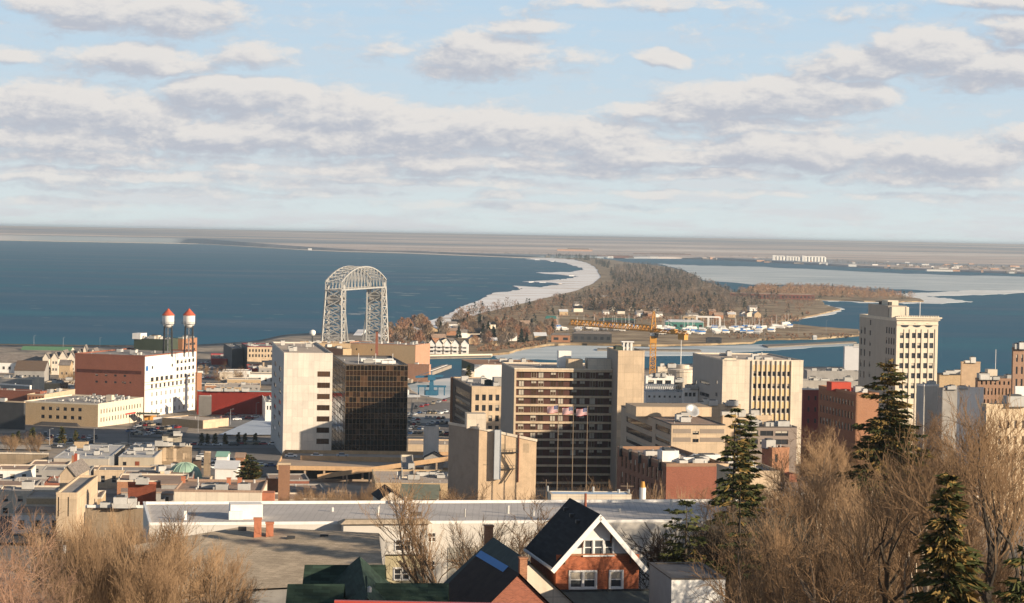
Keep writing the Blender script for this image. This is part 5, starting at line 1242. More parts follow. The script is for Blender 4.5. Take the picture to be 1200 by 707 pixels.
for (xa, xb) in ((497, 523), (523, 700), (760, 880)):
    a0, a1 = b.px2a('F', xa) + .1, b.px2a('F', xb); z = b.zat('F', (a0 + a1) / 2, 641); c = A((a0 + a1) / 2, b.zb, .04)
    # lower storeys clad in grey boards
    if xa != 497: MB().box(c, (a1 - a0 - .4, .08, z - b.zb), b.th).build('lower_cladding', mat('grey_boards', (.33, .31, .27), .85, .1, .8), b.root)
c = b.at(b.px2a('F', 293), 8); MB().box(c, (4.6, 3.4, 2.1), b.th).build('duct_unit', M_white, b.root).parent = b.roofo; c = b.at(b.px2a('F', 280), 6.5); MB().box(c, (2.0, 1.6, 1.2), b.th).build('duct_unit', M_white, b.root).parent = b.roofo
c = b.at(b.px2a('F', 487), 9); MB().tube([c, c + Vector((0, 0, 1.4))], .28, 8).build('flue', M_white, b.root).parent = b.roofo
for k in range(2): c = b.at(b.px2a('F', 497 + 5 * k), 9.5); MB().box(c, (.8, .8, .5), b.th).build('roof_unit', M_dark, b.root).parent = b.roofo
c = b.at(b.px2a('F', 219), 6); MB().tube([c, c + Vector((0, 0, 1.3))], .3, 8).build('flue', M_white, b.root).parent = b.roofo
long_b = b
simple('store_building', 'flat pale blue roof strip behind the long grey roof, near three flagpoles', 646, 579.5, 400, 642, 740, 6, M_cream, roof=mat('sky_blue_roof', (.40, .50, .62), .5, .08), par=.05, units=0, vents=2)
c = onY(753, 581, 420); r = thing('water_heater_stack', (c.x, c.y, c.z - 6), 'short white stack with an orange top behind the long grey roof', 'chimney'); MB().tube([(0, 0, 0), (0, 0, 7.5)], .6, 10).build('shaft', M_white, r, off=(0, 0, 0)); MB().tube([(0, 0, 7.5), (0, 0, 8.6)], [.5, .3], 10).build('cap', M_crane, r, off=(0, 0, 0))

# three flags before the apartment tower
def flag_mesh():
    W_, H_ = 3.1, 2.0; NX, NY = 36, 13; mb = MB()
    def P(i, j):
        x = W_ * i / NX; ph = x * 2.1; return (-x, .28 * math.sin(ph + j * .15) * (i / NX), -H_ + H_ * j / NY - .14 * (i / NX) ** 1.4 * 3 + .06 * math.sin(ph * 1.3))
    for i in range(NX):
        for j in range(NY):
            canton = i < 15 and j >= 6
            m_ = 2 if canton else (0 if j % 2 == 0 else 1)
            mb.quad(P(i, j), P(i + 1, j), P(i + 1, j + 1), P(i, j + 1), m_)
    for k in range(9):           # stars of the canton
        for q in range(6 if k % 2 == 0 else 5):
            i = 1.2 + (q * 2.3 if k % 2 == 0 else 1.15 + q * 2.3); j = 6.6 + k * .73; c = P(i, j); s = .052
            for dy in (-.012, .012): mb.poly([(c[0] + s * (1 if t % 2 == 0 else .45) * math.sin(t * math.pi / 5), c[1] + dy, c[2] + s * (1 if t % 2 == 0 else .45) * math.cos(t * math.pi / 5)) for t in range(10)], 1)
    return mb.mesh('flag', [mat('flag_red', (.42, .03, .045), .8, .05), mat('flag_white', (.68, .66, .64), .8, .05), mat('flag_blue', (.03, .04, .14), .8, .05)])
fm_ = flag_mesh()
for k, (x, y) in enumerate(((657, 478.5), (674.5, 480), (691, 481.5))):
    D = 640; top = onY(x - 2.5, y - 1, D); g = zt(top.x, D); px0 = x
    r = thing('flagpole', (top.x, D, g), ('left of three tall flagpoles flying a striped flag before the apartment tower', 'middle one of three tall flagpoles flying a striped flag', 'right of three tall flagpoles flying a striped flag, nearest the lift shaft')[k], 'flagpole', 'flagpoles before the apartment tower')
    h = top.z - g + .8; MB().tube([(0, 0, 0), (0, 0, h)], [.15, .08], 8).lathe((0, 0, h), [(0, 0), (.18, .1), (.18, .25), (0, .35)], 8).build('pole', mat('pole_bronze', (.22, .16, .11), .6, .1), r, off=(0, 0, 0))
    f = link('flag', fm_, r, (0, 0, h - .3)); f.scale = (1, 1, 1)

# ================================================================== houses in the foreground
def roofed(name, label, pts, depth_dir, mats, **k): pass
def house_big_roof():
    r0 = onY(285, 617, 268); r1 = onY(444, 625, 262); e0 = onY(120, 699, 246); e1 = onY(451, 683, 246)
    base = zt(r1.x, 250) - .5; root = thing('old_house', (r1.x - 8, 255, base), 'broad tan shingled roof with two brick chimneys filling the lower left, below the white block', 'house')
    l0 = onY(150, 640, 262)
    mb = MB(); top = [r0, r1, e1, e0, l0]; zz = [p.z for p in top]
    mb.tri(r0, e1, r1); mb.tri(r0, e0, e1); mb.tri(r0, l0, e0)
    back = [Vector((r0.x, 285, r0.z - 4)), Vector((r1.x - .5, 285, r1.z - 4))]
    mb.quad(r1, back[1], back[0], r0); mb.tri(l0, r0, back[0])
    RF = mb.build('roof', M_tshing, root)
    w = MB(); 
    for a, c in ((e0, e1), (e1, r1), (r1, back[1]), (back[1], back[0]), (back[0], l0), (l0, e0)):
        d = Vector((0, .4, -.25)); a = a + d; c = c + d
        w.quad(Vector((a.x, a.y, base)), Vector((c.x, c.y, base)), c, a)
    w.build('wall', M_grey, root)  # dull grey puts the shadow at the right end into the wall colour
    for x, y in ((302, 617), (316, 622)):
        c = onY(x, y, 264); MB().box((c.x, c.y, c.z - 1.5), (.85, .7, 2.3), R(8)).box((c.x, c.y, c.z + .8), (1.0, .85, .2), R(8)).build('chimney', mat('orange_chimney', (.42, .16, .09), .9, .2, 1), root).parent = RF
    for x, y in ((284, 620), (341, 631), (380, 629), (425, 630)):
        c = onY(x, y, 262.5); MB().box((c.x, c.y, c.z - .2), (.9, .5, .45)).build('roof_vent', M_dark, root).parent = RF
house_big_roof()
def tent(mb, a, b, w, drop, m=0, e=.0):
    """gable roof along ridge a-b, half width w, falling by drop"""
    d = (b - a); d.z = 0; d.normalize(); s = Vector((d.y, -d.x, 0)); k = Vector((0, 0, -drop))
    mb.quad(a, a + s * w + k, b + s * w + k, b, m); mb.quad(b, b - s * w + k, a - s * w + k, a, m)
    t = Vector((0, 0, -.22)); mb.quad(a + s * w + k, a + s * w + k + t, b + s * w + k + t, b + s * w + k, m); mb.quad(b - s * w + k, b - s * w + k + t, a - s * w + k + t, a - s * w + k, m)
    return s
def walls_under(mb, a, b, w, drop, base, m=0, inset=.3):
    d = (b - a); d.z = 0; d.normalize(); s = Vector((d.y, -d.x, 0)); w2 = w - inset; a2 = a + d * inset; b2 = b - d * inset; dz = drop * w2 / w
    def col(p, sg): q = p + s * (w2 * sg); return Vector((q.x, q.y, base)), Vector((q.x, q.y, p.z - dz - .12))
    for sg in (-1, 1): (x0, x1), (y0, y1) = col(a2, sg), col(b2, sg); mb.quad(x0, y0, y1, x1, m)
    for p in (a2, b2): (x0, x1), (y0, y1) = col(p, -1), col(p, 1); mb.poly([x0, y0, y1, Vector((p.x, p.y, p.z - .14)), x1], m)
# dark green roofed house
c = onY(430, 690, 175); base = zt(c.x, 175) - .5; root = thing('green_house', (c.x, c.y, base), 'house under dark green shingle roofs with several gables at the bottom of the view', 'house')
mb = MB(); w = MB()
for (xa, ya, Da, xb, yb, Db, hw, dr) in ((357, 662, 184, 452, 662, 184, 3.4, 2.6), (337, 684.5, 172, 404, 684.5, 172, 2.6, 2.4), (440, 683.5, 174, 526, 683.5, 174, 2.8, 2.4), (421.5, 652, 184, 430, 674, 168, 2.9, 2.5), (430, 674.5, 176, 431, 676, 166, 2.6, 2.3)):
    a, b2 = onY(xa, ya, Da), onY(xb, yb, Db)
    if Da != Db: b2.z = a.z - (0.5 if xa < 425 else .15)
    tent(mb, a, b2, hw, dr); walls_under(w, a, b2, hw, dr, base)
mb.build('roof', M_gshing, root); w.build('wall', M_cottage, root)
c = onY(433, 694, 167); MB().lathe((c.x, c.y, c.z), [(.16, 0), (.16, .35), (0, .45)], 8).build('roof_vent', M_metal, root)
# red ridge at the very bottom
a, b2 = onY(392, 705.5, 112), onY(642, 703.5, 112); base = zt(0, 112) - 1; b2.z = a.z; root = thing('red_roof_house', ((a.x + b2.x) / 2, 112, base), 'near house of which only the red metal roof ridge shows along the bottom', 'house')
mb = MB(); tent(mb, a, b2, 4.5, 3.2); mb.build('roof', mat('red_metal_roof', (.32, .03, .025), .5, .1), root); MB().beam(a + Vector((0, 0, .03)), b2 + Vector((0, 0, .03)), .3, .1).build('ridge_cap', mat('red_ridge', (.5, .08, .06), .4, .1), root)
w = MB(); walls_under(w, a, b2, 4.5, 3.2, base); w.build('wall', M_brick, root)
# grey-green house left of the gabled brick one
a, b2 = onY(578, 629.5, 212), onY(622, 662, 196); b2.z = a.z; base = zt(a.x, 205) - .5; root = thing('old_house', ((a.x + b2.x) / 2, 204, base), 'weathered house with a teal left slope and tan right slope, left of the white gable', 'house')
mb = MB(); d = (b2 - a).normalized(); s = Vector((d.y, -d.x, 0)); k = Vector((0, 0, -4.2)); hw = 4.6
mb.quad(a, a + s * hw + k, b2 + s * hw + k, b2, 0); mb.quad(b2, b2 - s * hw + k, a - s * hw + k, a, 1); mb.build('roof', [mat('teal_shingles', (.06, .075, .07), .95, .25, 1), M_tshing], root)
w = MB(); walls_under(w, a, b2, hw, 4.2, base); w.build('wall', M_cream, root)
c = onY(572.5, 631, 214); MB().box((c.x, c.y, c.z - 2), (.75, .75, 3.1), R(10)).box((c.x, c.y, c.z + 1.1), (.9, .9, .15), R(10)).build('chimney', M_brick2, root)
a, b2 = onY(563.5, 646, 186), onY(609, 681, 176); b2.z = a.z - .3; base = zt(a.x, 180) - .5; root = thing('old_house', ((a.x + b2.x) / 2, 181, base), 'dark brown roofed house with a bright blue tarp strip along its ridge', 'house')
mb = MB(); d = (b2 - a).normalized(); s = Vector((d.y, -d.x, 0)); k = Vector((0, 0, -4.0)); hw = 4.2
mb.quad(a, a + s * hw + k, b2 + s * hw + k, b2, 0); mb.quad(b2, b2 - s * hw + k, a - s * hw + k, a, 1); mb.build('roof', [mat('umber_shingles', (.045, .032, .028), .95, .3, 1), mat('rust_shingles', (.16, .06, .04), .95, .25, 1)], root)
w = MB(); walls_under(w, a, b2, hw, 4.0, base); w.build('wall', M_brick, root)
t = (b2 - a); up = Vector((0, 0, .06)); m = MB(); m.quad(a + up, a + s * .45 + up + Vector((0, 0, -.43)), a + t * .72 + s * .45 + up + Vector((0, 0, -.43)), a + t * .72 + up); m.quad(a + t * .72 + up, a + t * .72 - s * .2 + up + Vector((0, 0, -.2)), a - s * .2 + up + Vector((0, 0, -.2)), a + up)
m.build('blue_tarp', mat('blue_tarp', (.05, .20, .50), .5, .1), root)
c = onY(612.5, 678, 184); MB().box((c.x, c.y, c.z - 2), (.6, .6, 3.6), R(10)).box((c.x, c.y, c.z + 1.6), (.72, .72, .12), R(10)).build('chimney', M_brick2, root)
c = onY(609, 688, 177); MB().box((c.x, c.y, c.z - .3), (.55, .5, .35)).build('skylight', M_metal, root)

# the brick house with the white gable
def gable_house():
    D = 200; ap = onY(703.7, 605, D); th = R(11); u = Vector((math.cos(th), math.sin(th), 0)); v = Vector((-math.sin(th), math.cos(th), 0)); n = -v
    base = 66.2; root = thing('brick_house', (ap.x, ap.y, base), 'brick house with a white half timbered gable, black left roof slope and white barge boards', 'house')
    hw = 4.15; za = ap.z; sl = 4.65 / 4.15; dep = 12.5; O = Vector((ap.x, ap.y, 0)); A = lambda x, d, z: O + u * x + v * d + Vector((0, 0, z))
    P = lambda x, z, d=.0: A(x, .7 - d, z)      # wall plane sits .7 m behind the barge boards
    ww = 3.72; rf = MB(); t = Vector((0, 0, .16))
    for sg, m_ in ((-1, 0), (1, 1)):
        a, b_, c, d = A(0, 0, za), A(0, dep, za), A(sg * hw, dep, za - sl * hw), A(sg * hw, 0, za - sl * hw)
        rf.quad(a + t, b_ + t, c + t, d + t, m_); rf.quad(a, d, c, b_, m_); rf.quad(c, d, d + t, c + t, 2); rf.quad(b_, c, c + t, b_ + t, 2); rf.quad(a, a + t, d + t, d, 2)
    RF = rf.build('roof', [M_dshing, mat('rust_patch_shingles', (.17, .075, .045), .95, .35, .5, stain=.5), M_white], root)
    # barge boards
    for sg in (-1, 1):
        MB().beam(A(0, -.06, za - .12), A(sg * (hw + .05), -.06, za - .12 - sl * (hw + .05)), .10, .42).build('barge_board', mat('fresh_white', (.80, .78, .75), .6, .04), root).parent = RF
    MB().beam(A(-hw - .05, 0, za - sl * hw), A(-hw - .05, dep, za - sl * hw), .14, .2).build('gutter', M_white, root).parent = RF
    zf = za - 3.45   # floor line between gable siding and brick
    # openings: lower double, lower single, upper triple
    def zpx(x, y):  # height on the wall plane
        for_x = x; lo, hi = base, za
        for _ in range(40):
            mid = (lo + hi) / 2; q = P(0, mid)
            if prj(P(xat(x), mid))[1] > y: lo = mid
            else: hi = mid
        return lo
    def xat(x):
        lo, hi = -5.0, 5.0
        for _ in range(40):
            mid = (lo + hi) / 2
            if prj(P(mid, 75))[0] < x: lo = mid
            else: hi = mid
        return lo
    lower = [(xat(668.5), xat(683)), (xat(684.5), xat(698.5)), (xat(715.5), xat(729.5))]; upper = [(xat(684.5), xat(694)), (xat(696), xat(706)), (xat(708.5), xat(718))]
    zl0, zl1, zu0, zu1 = zpx(690, 689), zpx(690, 670), zpx(700, 650.5), zpx(700, 633)
    wf = MB(); ops = [(a + ww, b_ + ww, zl0, zl1) for a, b_ in lower]
    wall_face(wf, P(-ww, 0), u, 2 * ww, base, zf, ops, .12, 0)
    wl0 = P(-ww, 0) + v * (dep - 1.4); wall_face(wf, wl0, -v, dep - 1.4, base, za - sl * ww - .02, [], 0, 0); wr0 = P(ww, 0); wall_face(wf, wr0, v, dep - 1.4, base, za - sl * ww - .02, [], 0, 0)
    wf.quad(P(ww, base) + v * (dep - 1.4), P(-ww, base) + v * (dep - 1.4), P(-ww, za - sl * ww) + v * (dep - 1.4), P(ww, za - sl * ww) + v * (dep - 1.4))
    wf.build('wall', [brick('house_brick', (.36, .11, .05), scale=1.2, stain=.15)], root)
    gs = MB(); x0, x1 = upper[0][0] - .05, upper[2][1] + .05
    zt0 = za - sl * abs(x0); pts_l = [P(-ww, zf), P(x0, zf), P(x0, za - sl * abs(x0)), P(-(za - zf) / sl if (za - zf) / sl < ww else -ww, zf if (za - zf) / sl < ww else za - sl * ww)]
    hwf = min(ww, (za - zf) / sl)
    gs.poly([P(-hwf, zf), P(x0, zf), P(x0, za - sl * abs(x0) - .02)]); gs.poly([P(x1, zf), P(hwf, zf), P(x1, za - sl * abs(x1) - .02)])
    gs.quad(P(x0, zf), P(x1, zf), P(x1, zu0 - .1), P(x0, zu0 - .1)); gs.poly([P(x0, zu1 + .1), P(x1, zu1 + .1), P(x1, za - sl * x1 - .02), P(0, za - .02), P(x0, za - sl * abs(x0) - .02)])
    gs.build('gable_siding', mat('white_gable', (.74, .71, .67), .8, .04, .8), root)
    MB().box(A(0, .66, base), (2 * ww - .06, .03, .01), th)
    mh = MB(); mh.beam(P(-hwf, zf, .06), P(hwf, zf, .06), .12, .16); mh.build('band_board', M_brick2, root)
    wm = mat('fresh_white', (.80, .78, .75), .6, .04)
    for grp, z0, z1 in ((lower, zl0, zl1), (upper, zu0, zu1)):
        for a, b_ in grp:
            c = P((a + b_) / 2, (z0 + z1) / 2, -.08); o = link('window', win_mesh(b_ - a, z1 - z0, 'hb' if grp is lower else 'h', glass('house_glass', (.05, .055, .06), .08, .4), wm), root, tuple(c - root.location), th); q_ = MB(); q_.box((0, -.07, -(z1 - z0) / 2 - .05), (b_ - a + .1, .16, .07)); link('sill', q_.mesh('sill', wm), o)
        m = MB(); xa, xb = grp[0][0] - .12, (grp[1][1] if grp is lower else grp[2][1]) + .12
        runs = [(xa, xb)] if grp is upper else [(xa, xb), (grp[2][0] - .12, grp[2][1] + .12)]
        for xa, xb in runs:
            f = MB(); f.beam(P(xa, z1 + .06, .05), P(xb, z1 + .06, .05), .1, .14); f.beam(P(xa, z0 - .06, .08), P(xb, z0 - .06, .08), .16, .12)
            xs_ = [xa + .06, xb - .06] + [(grp[i][1] + grp[i + 1][0]) / 2 for i in range(len(grp) - 1) if grp[i + 1][0] < xb and grp[i][1] > xa]
            for x in xs_: f.beam(P(x, z0, .05), P(x, z1, .05), .14, .1)
            f.build('window_casing', wm, root)
    # knee braces under the eaves
    for x in (-1.45, 1.1):
        z = za - sl * abs(x) - .35; f = MB(); f.beam(P(x, z, 0.05), P(x, z, .62), .12); f.beam(P(x, z - .75, .08), P(x, z - .75, .3) + Vector((0, 0, 0)), .12); f.beam(P(x, z - .8, .08), P(x, z - .05, .62), .1); f.beam(P(x, z, .08), P(x, z - .85, .08), .1)
        f.build('knee_brace', mat('brace_brown', (.12, .06, .04), .8), root)
    for x in (-2.9, 2.9):
        z = za - sl * abs(x) - .3; f = MB(); f.beam(P(x, z + .1, .05), P(x, z + .1, .6), .12); f.beam(P(x, z, .07), P(x, z - .7, .07), .12); f.build('knee_brace', M_brick2 if x < 0 else mat('brace_brown', (.12, .06, .04), .8), root)
    for k in range(3): c = A(-.75 - .15 * k, 10.4 - 3.2 * k, za - sl * (.75 + .15 * k) + .05); MB().box(c, (.5, .5, .3), th).build('roof_vent', M_dark, root).parent = RF
    c = A(1.0, dep - 2.2, za - 1.2); MB().tube([c, c + Vector((0, 0, 2.0))], .12, 8).build('vent_pipe', M_brick, root).parent = RF
    # porch roof
    z = zl0 - .25; f = MB(); f.quad(P(-5.2, z - 1.6, 3.6), P(5.2, z - 1.6, 3.6), P(5.2, z, .05), P(-5.2, z, .05)); f.quad(P(-5.2, z - 1.6, 3.6), P(-5.2, z - 1.8, 3.6), P(5.2, z - 1.8, 3.6), P(5.2, z - 1.6, 3.6)); f.build('porch_roof', mat('teal_grey_roofing', (.12, .14, .13), .9, .25, 1, stain=.4), root)
    MB().beam(P(-5.2, z + .05, .1), P(5.2, z + .05, .1), .2, .16).build('porch_flashing', M_dark, root)
    for x in (-4.8, 0, 4.8): c = P(x, base, 3.3); MB().box(c, (.3, .3, z - 1.8 - base), th).build('porch_post', M_white, root)
gable_house()
b = simple('garage', 'small flat roofed garage with a white front and grey flank right of the brick house', 787, 678.5, 186, 752, 850, 8, mat('fresh_white', (.80, .78, .75), .6, .04), M_grey, roof=mat('slate_roofing', (.10, .10, .11), .9, .2), par=.06, capm=M_fdark, units=0, vents=0, cat='garage', wl=9)

# low blocks packed between the big ones
def infill(n, px, D, hh, where, group, seed):
    r = random.Random(seed); used_ = []
    mats_ = ((M_beige, 'beige'), (M_tan, 'tan brick'), (M_brick2, 'orange brick'), (M_cream, 'cream'), (M_brick, 'red brick'), (M_grey, 'grey'), (M_white, 'white'))
    for _ in range(n * 6):
        if len(used_) >= n: break
        x = r.uniform(*px); d = r.uniform(*D); X = (x - 600) / 2700 * d
        if any(abs(X - a) < 15 and abs(d - b_) < 22 for a, b_ in used_): continue
        used_.append((X, d)); m_, mn = r.choice(mats_); h = r.uniform(*hh); g = zt(X, d); w = r.uniform(11, 22); K = Vector((X, d, g + h)); kp = prj(K)
        b = Bldg('low_block', 'low %s block with a flat roof %s' % (mn, where), kp[0], kp[1], d, 0, 0, TH if x > 300 else 6, m_, M_tan if m_ is M_beige else m_, r.choice((M_roof, M_rooft, M_roofb, M_roofb)), par=.4, capm=r.choice((m_, M_cream, M_grey)), wl=r.uniform(12, 20), wr=w, group=group)
        nw = int(w / 3.5)
        if r.random() < .8: b.grid('F', kp[0] + 1, prj(K + b.u * w)[0] - 1, kp[1] + 2.5, kp[1] + h * 2700 / d - 1, nw, max(1, int(h / 3.4)), .38, .5, 'h', fm=M_frame)
        b.fin(r.randrange(0, 2), 2)
infill(9, (-15, 60), (560, 820), (4, 8), 'beside the shaded street at left', 'low blocks by the shaded street', 1)
infill(8, (92, 180), (600, 800), (4, 8), 'behind the brown roofed row', 'low blocks behind the brown roofed row', 2)
infill(6, (240, 325), (640, 760), (3, 6), 'around the parking ground near the spreading pine', 'low blocks by the parking ground', 3)
infill(8, (335, 520), (430, 640), (4, 7), 'in the yards below the parking ramp', 'low blocks below the ramp', 4)
infill(12, (235, 330), (1290, 1560), (4, 8), 'in the harbour quarter behind the red warehouse', 'low blocks behind the red warehouse', 5)
infill(8, (-10, 85), (1240, 1420), (4, 8), 'before the far left resort', 'low blocks near the resort', 6)
infill(12, (845, 1130), (430, 640), (6, 12), 'among the trees behind the right hillside', 'low blocks behind the right hillside', 7)
infill(5, (940, 1010), (1050, 1250), (4, 7), 'near the harbour right of the government block', 'low blocks near the right harbour', 8)
# ================================================================== trees
def bark_mat(name, col, col2):
    M = bpy.data.materials.new(name); M.use_nodes = True; T = NT(M.node_tree); b = T.n['Principled BSDF']
    oi = T.n.new('ShaderNodeObjectInfo'); g = T.n.new('ShaderNodeNewGeometry')
    n = T.noise(g.outputs['Position'], .9, 3, .6); f = T.m('ADD', T.m('MULTIPLY', oi.outputs['Random'], .6), T.m('MULTIPLY', n, .5))
    T.l.new(T.mix(T.rng(f, .2, .9), col, col2), b.inputs['Base Color']); b.inputs['Roughness'].default_value = .95; b.inputs['Specular IOR Level'].default_value = .15
    return M
B_trunk = bark_mat('bark', (.13, .095, .07), (.25, .19, .14))
B_twig = bark_mat('twigs_brown', (.14, .085, .048), (.31, .20, .115))
B_tan = bark_mat('twigs_tan', (.19, .12, .07), (.33, .22, .13))
B_dark = bark_mat('twigs_dark', (.05, .042, .035), (.10, .08, .06))
B_pink = bark_mat('twigs_rosy', (.26, .15, .10), (.38, .24, .17))
N_green = bark_mat('needles', (.028, .040, .016), (.075, .08, .028))
N_gold = bark_mat('cones_gold', (.14, .09, .032), (.25, .165, .055))

class Arr:
    def __init__(s): s.v = []; s.f = []; s.n = 0
    def tube(s, pts, rads, k):
        for i, p in enumerate(pts):
            d = pts[min(i + 1, len(pts) - 1)] - pts[max(i - 1, 0)]; d /= (np.linalg.norm(d) + 1e-9)
            a = np.cross(d, (0.31, 0.92, 0.11)); a /= (np.linalg.norm(a) + 1e-9); b = np.cross(d, a)
            for j in range(k):
                t = 6.2832 * j / k; s.v.append(p + (a * math.cos(t) + b * math.sin(t)) * rads[i])
        for i in range(len(pts) - 1):
            for j in range(k):
                a0 = s.n + i * k + j; a1 = s.n + i * k + (j + 1) % k; s.f.append((a0, a1, a1 + k, a0 + k))
        s.n += len(pts) * k
    def mesh(s, name, m):
        me = bpy.data.meshes.new(name); me.from_pydata([tuple(x) for x in s.v], [], s.f); me.materials.append(m); me.update(); return me
def bare_tree(seed, H=13.0, spread=.55, stems=1, levels=5, kids=(5, 5, 5, 5, 4), up=.35, thin=.02, trunk_r=.22, trunk_f=.28, crook=.16):
    r = np.random.RandomState(seed); T = Arr(); C = Arr()
    def branch(p, d, L, rad, lev):
        nseg = 4 if lev < 2 else 3 if lev < 3 else 2
        pts = [p]; q = p.copy(); dd = d.copy(); dirs = [dd]
        for i in range(nseg):
            dd = dd + r.normal(0, crook, 3) + np.array((0, 0, up * .25)); dd /= np.linalg.norm(dd); q = q + dd * (L / nseg); pts.append(q.copy()); dirs.append(dd)
        rads = [max(thin * .6, rad * (1 - .62 * i / nseg)) for i in range(nseg + 1)]
        (T if lev < 2 else C).tube(pts, rads, 5 if lev < 2 else 3)
        if lev >= levels: return
        for k in range(kids[min(lev, len(kids) - 1)]):
            t = (.25 if lev else trunk_f) + (1 - (.25 if lev else trunk_f)) * (k + r.rand() * .7) / kids[min(lev, len(kids) - 1)]; t = min(t, 1.0)
            i = min(int(t * nseg), nseg - 1); f = t * nseg - i; o = pts[i] * (1 - f) + pts[i + 1] * f
            az = r.rand() * 6.283; base = dirs[i]
            a = np.cross(base, (0.2, 0.1, 1.0) if abs(base[2]) < .95 else (1, 0, 0)); a /= np.linalg.norm(a); b = np.cross(base, a)
            sp = spread * (0.75 + .5 * r.rand()); nd = base + (a * math.cos(az) + b * math.sin(az)) * sp * 1.3 + np.array((0, 0, up)); nd /= np.linalg.norm(nd)
            branch(o, nd, L * (.62 if lev else .58) * (1.15 - .35 * t) * (.85 + .3 * r.rand()), max(thin, rads[i] * .52), lev + 1)
    for s_ in range(stems):
        d = np.array((r.normal(0, .25 if stems > 1 else .04), r.normal(0, .25 if stems > 1 else .04), 1.0)); d /= np.linalg.norm(d)
        branch(np.array((r.normal(0, .3) if stems > 1 else 0, r.normal(0, .3) if stems > 1 else 0, -.5)), d, H * .62, trunk_r, 0)
    top = max(v[2] for v in C.v); k = H / top
    T.v = [v * k for v in T.v]; C.v = [v * k for v in C.v]
    return T, C
def tree_proto(seed, mt, tm=None, **kw):
    T, C = bare_tree(seed, **kw); return (T.mesh('trunk', tm or B_trunk), C.mesh('crown', mt), kw.get('H', 13.0))
PR = {
 'broad': [tree_proto(s, B_twig, H=13, spread=.68, levels=4, kids=(7, 6, 5, 4), up=.18, thin=.017, trunk_r=.36, crook=.2) for s in (1, 2, 3)],
 'tall': [tree_proto(s, B_twig, H=16, spread=.5, levels=4, kids=(8, 6, 5, 4), up=.34, thin=.017, trunk_r=.36, crook=.19) for s in (4, 5)],
 'brush': [tree_proto(s, B_tan, B_tan, H=9, spread=.36, stems=5, levels=3, kids=(8, 6, 5), up=.42, trunk_r=.08, thin=.013, crook=.17) for s in (6, 7, 8)],
 'rosy': [tree_proto(s, B_pink, B_pink, H=10, spread=.6, levels=4, kids=(7, 6, 5, 4), up=.15, thin=.008, trunk_r=.14) for s in (9, 10)],
 'dark': [tree_proto(s, B_dark, B_dark, H=11, spread=.7, levels=4, kids=(8, 7, 6, 5), up=.18, trunk_r=.30) for s in (11,)],
 'limb': [tree_proto(s, B_twig, B_dark, H=18, spread=.5, levels=4, kids=(7, 6, 6, 5), up=.35, trunk_r=.34, thin=.016, crook=.2) for s in (12, 13)],
}
def put_tree(kind, X, Y, H, label, group, i=None, name='bare_tree', z=None):
    P = PR[kind]; t, c, h0 = P[rnd.randrange(len(P)) if i is None else i]
    z = zt(X, Y) if z is None else z
    r = thing(name, (X, Y, z - .1), label, 'tree', group, rnd.uniform(0, 6.28)); k = H / h0; r.scale = (k * rnd.uniform(.9, 1.15),) * 2 + (k,)
    link('trunk', t, r); link('crown', c, r); return r
def at_px(px, D): return onY(px, 600, D).x * 1.0
def top_h(px, ytop, D):
    p = onY(px, ytop, D); return p.x, p.z - zt(p.x, D)
# wooded hillside on the right
SKYL = [(780, 640), (820, 590), (850, 560), (880, 545), (915, 532), (938, 492), (965, 484), (990, 492), (1020, 488), (1050, 480), (1080, 488), (1105, 482), (1135, 500), (1150, 560), (1185, 575), (1230, 560)]
n_ = 0
for D in (335, 312, 290, 268, 248, 228, 208, 190, 172, 156, 142):
    px = (845 if D > 240 else 865) + rnd.uniform(0, 20)
    while px < 1225:
        ys = lerp_tab(SKYL, px); f = (335 - D) / 195; yt = ys + f * 130 + rnd.uniform(-6, 30) + (20 if px < 880 else 0)
        x, h = top_h(px, yt, D)
        if 4 < h < 31:
            kind = 'tall' if rnd.random() < .45 else 'broad'
            if rnd.random() < .12: kind = 'brush'
            put_tree(kind, x, D, h, 'bare brown tree in the dense wood covering the right hillside', 'bare trees on the right hillside'); n_ += 1
        px += rnd.uniform(24, 46) * 230 / D
print('right trees', n_)
# tangled brush below them
for k in range(26):
    D = rnd.uniform(135, 290); px = rnd.uniform(845, 1215); x, h = top_h(px, 640 + rnd.uniform(-30, 40), D)
    if 2 < h < 9: put_tree('brush', x, D, h, 'thicket of tan upright stems low on the right hillside', 'thickets on the right hillside', name='thicket')
for (px, yt, D, kind, i, lab) in ((1018, 500, 150, 'limb', 0, 'tall dark limbed bare tree rising in front of the right hillside wood'), (1150, 440, 150, 'limb', 1, 'great bare tree with crossing dark limbs at the right edge, before the cream block'),
                                   (1195, 452, 140, 'limb', 0, 'bare tree leaning in at the far right edge of the view')):
    x, h = top_h(px, yt, D); put_tree(kind, x, D, min(h, 25), lab, None, i)
B_pale = bark_mat('pale_bark', (.34, .27, .20), (.48, .40, .31))
PR['pale'] = [tree_proto(s, B_tan, B_pale, H=14, spread=.5, levels=4, kids=(8, 5, 5, 4), up=.36, trunk_r=.34, thin=.016, crook=.18) for s in (21, 22)]
for k in range(20):
    px = 872 + 16.5 * k + rnd.uniform(-5, 5); D = rnd.uniform(145, 235); x, h = top_h(px, lerp_tab(SKYL, px) + rnd.uniform(45, 120), D)
    if 4 < h < 26: put_tree('pale', x, D, h, 'pale trunked bare tree standing out in the right hillside wood', 'pale trunked trees on the right hillside')
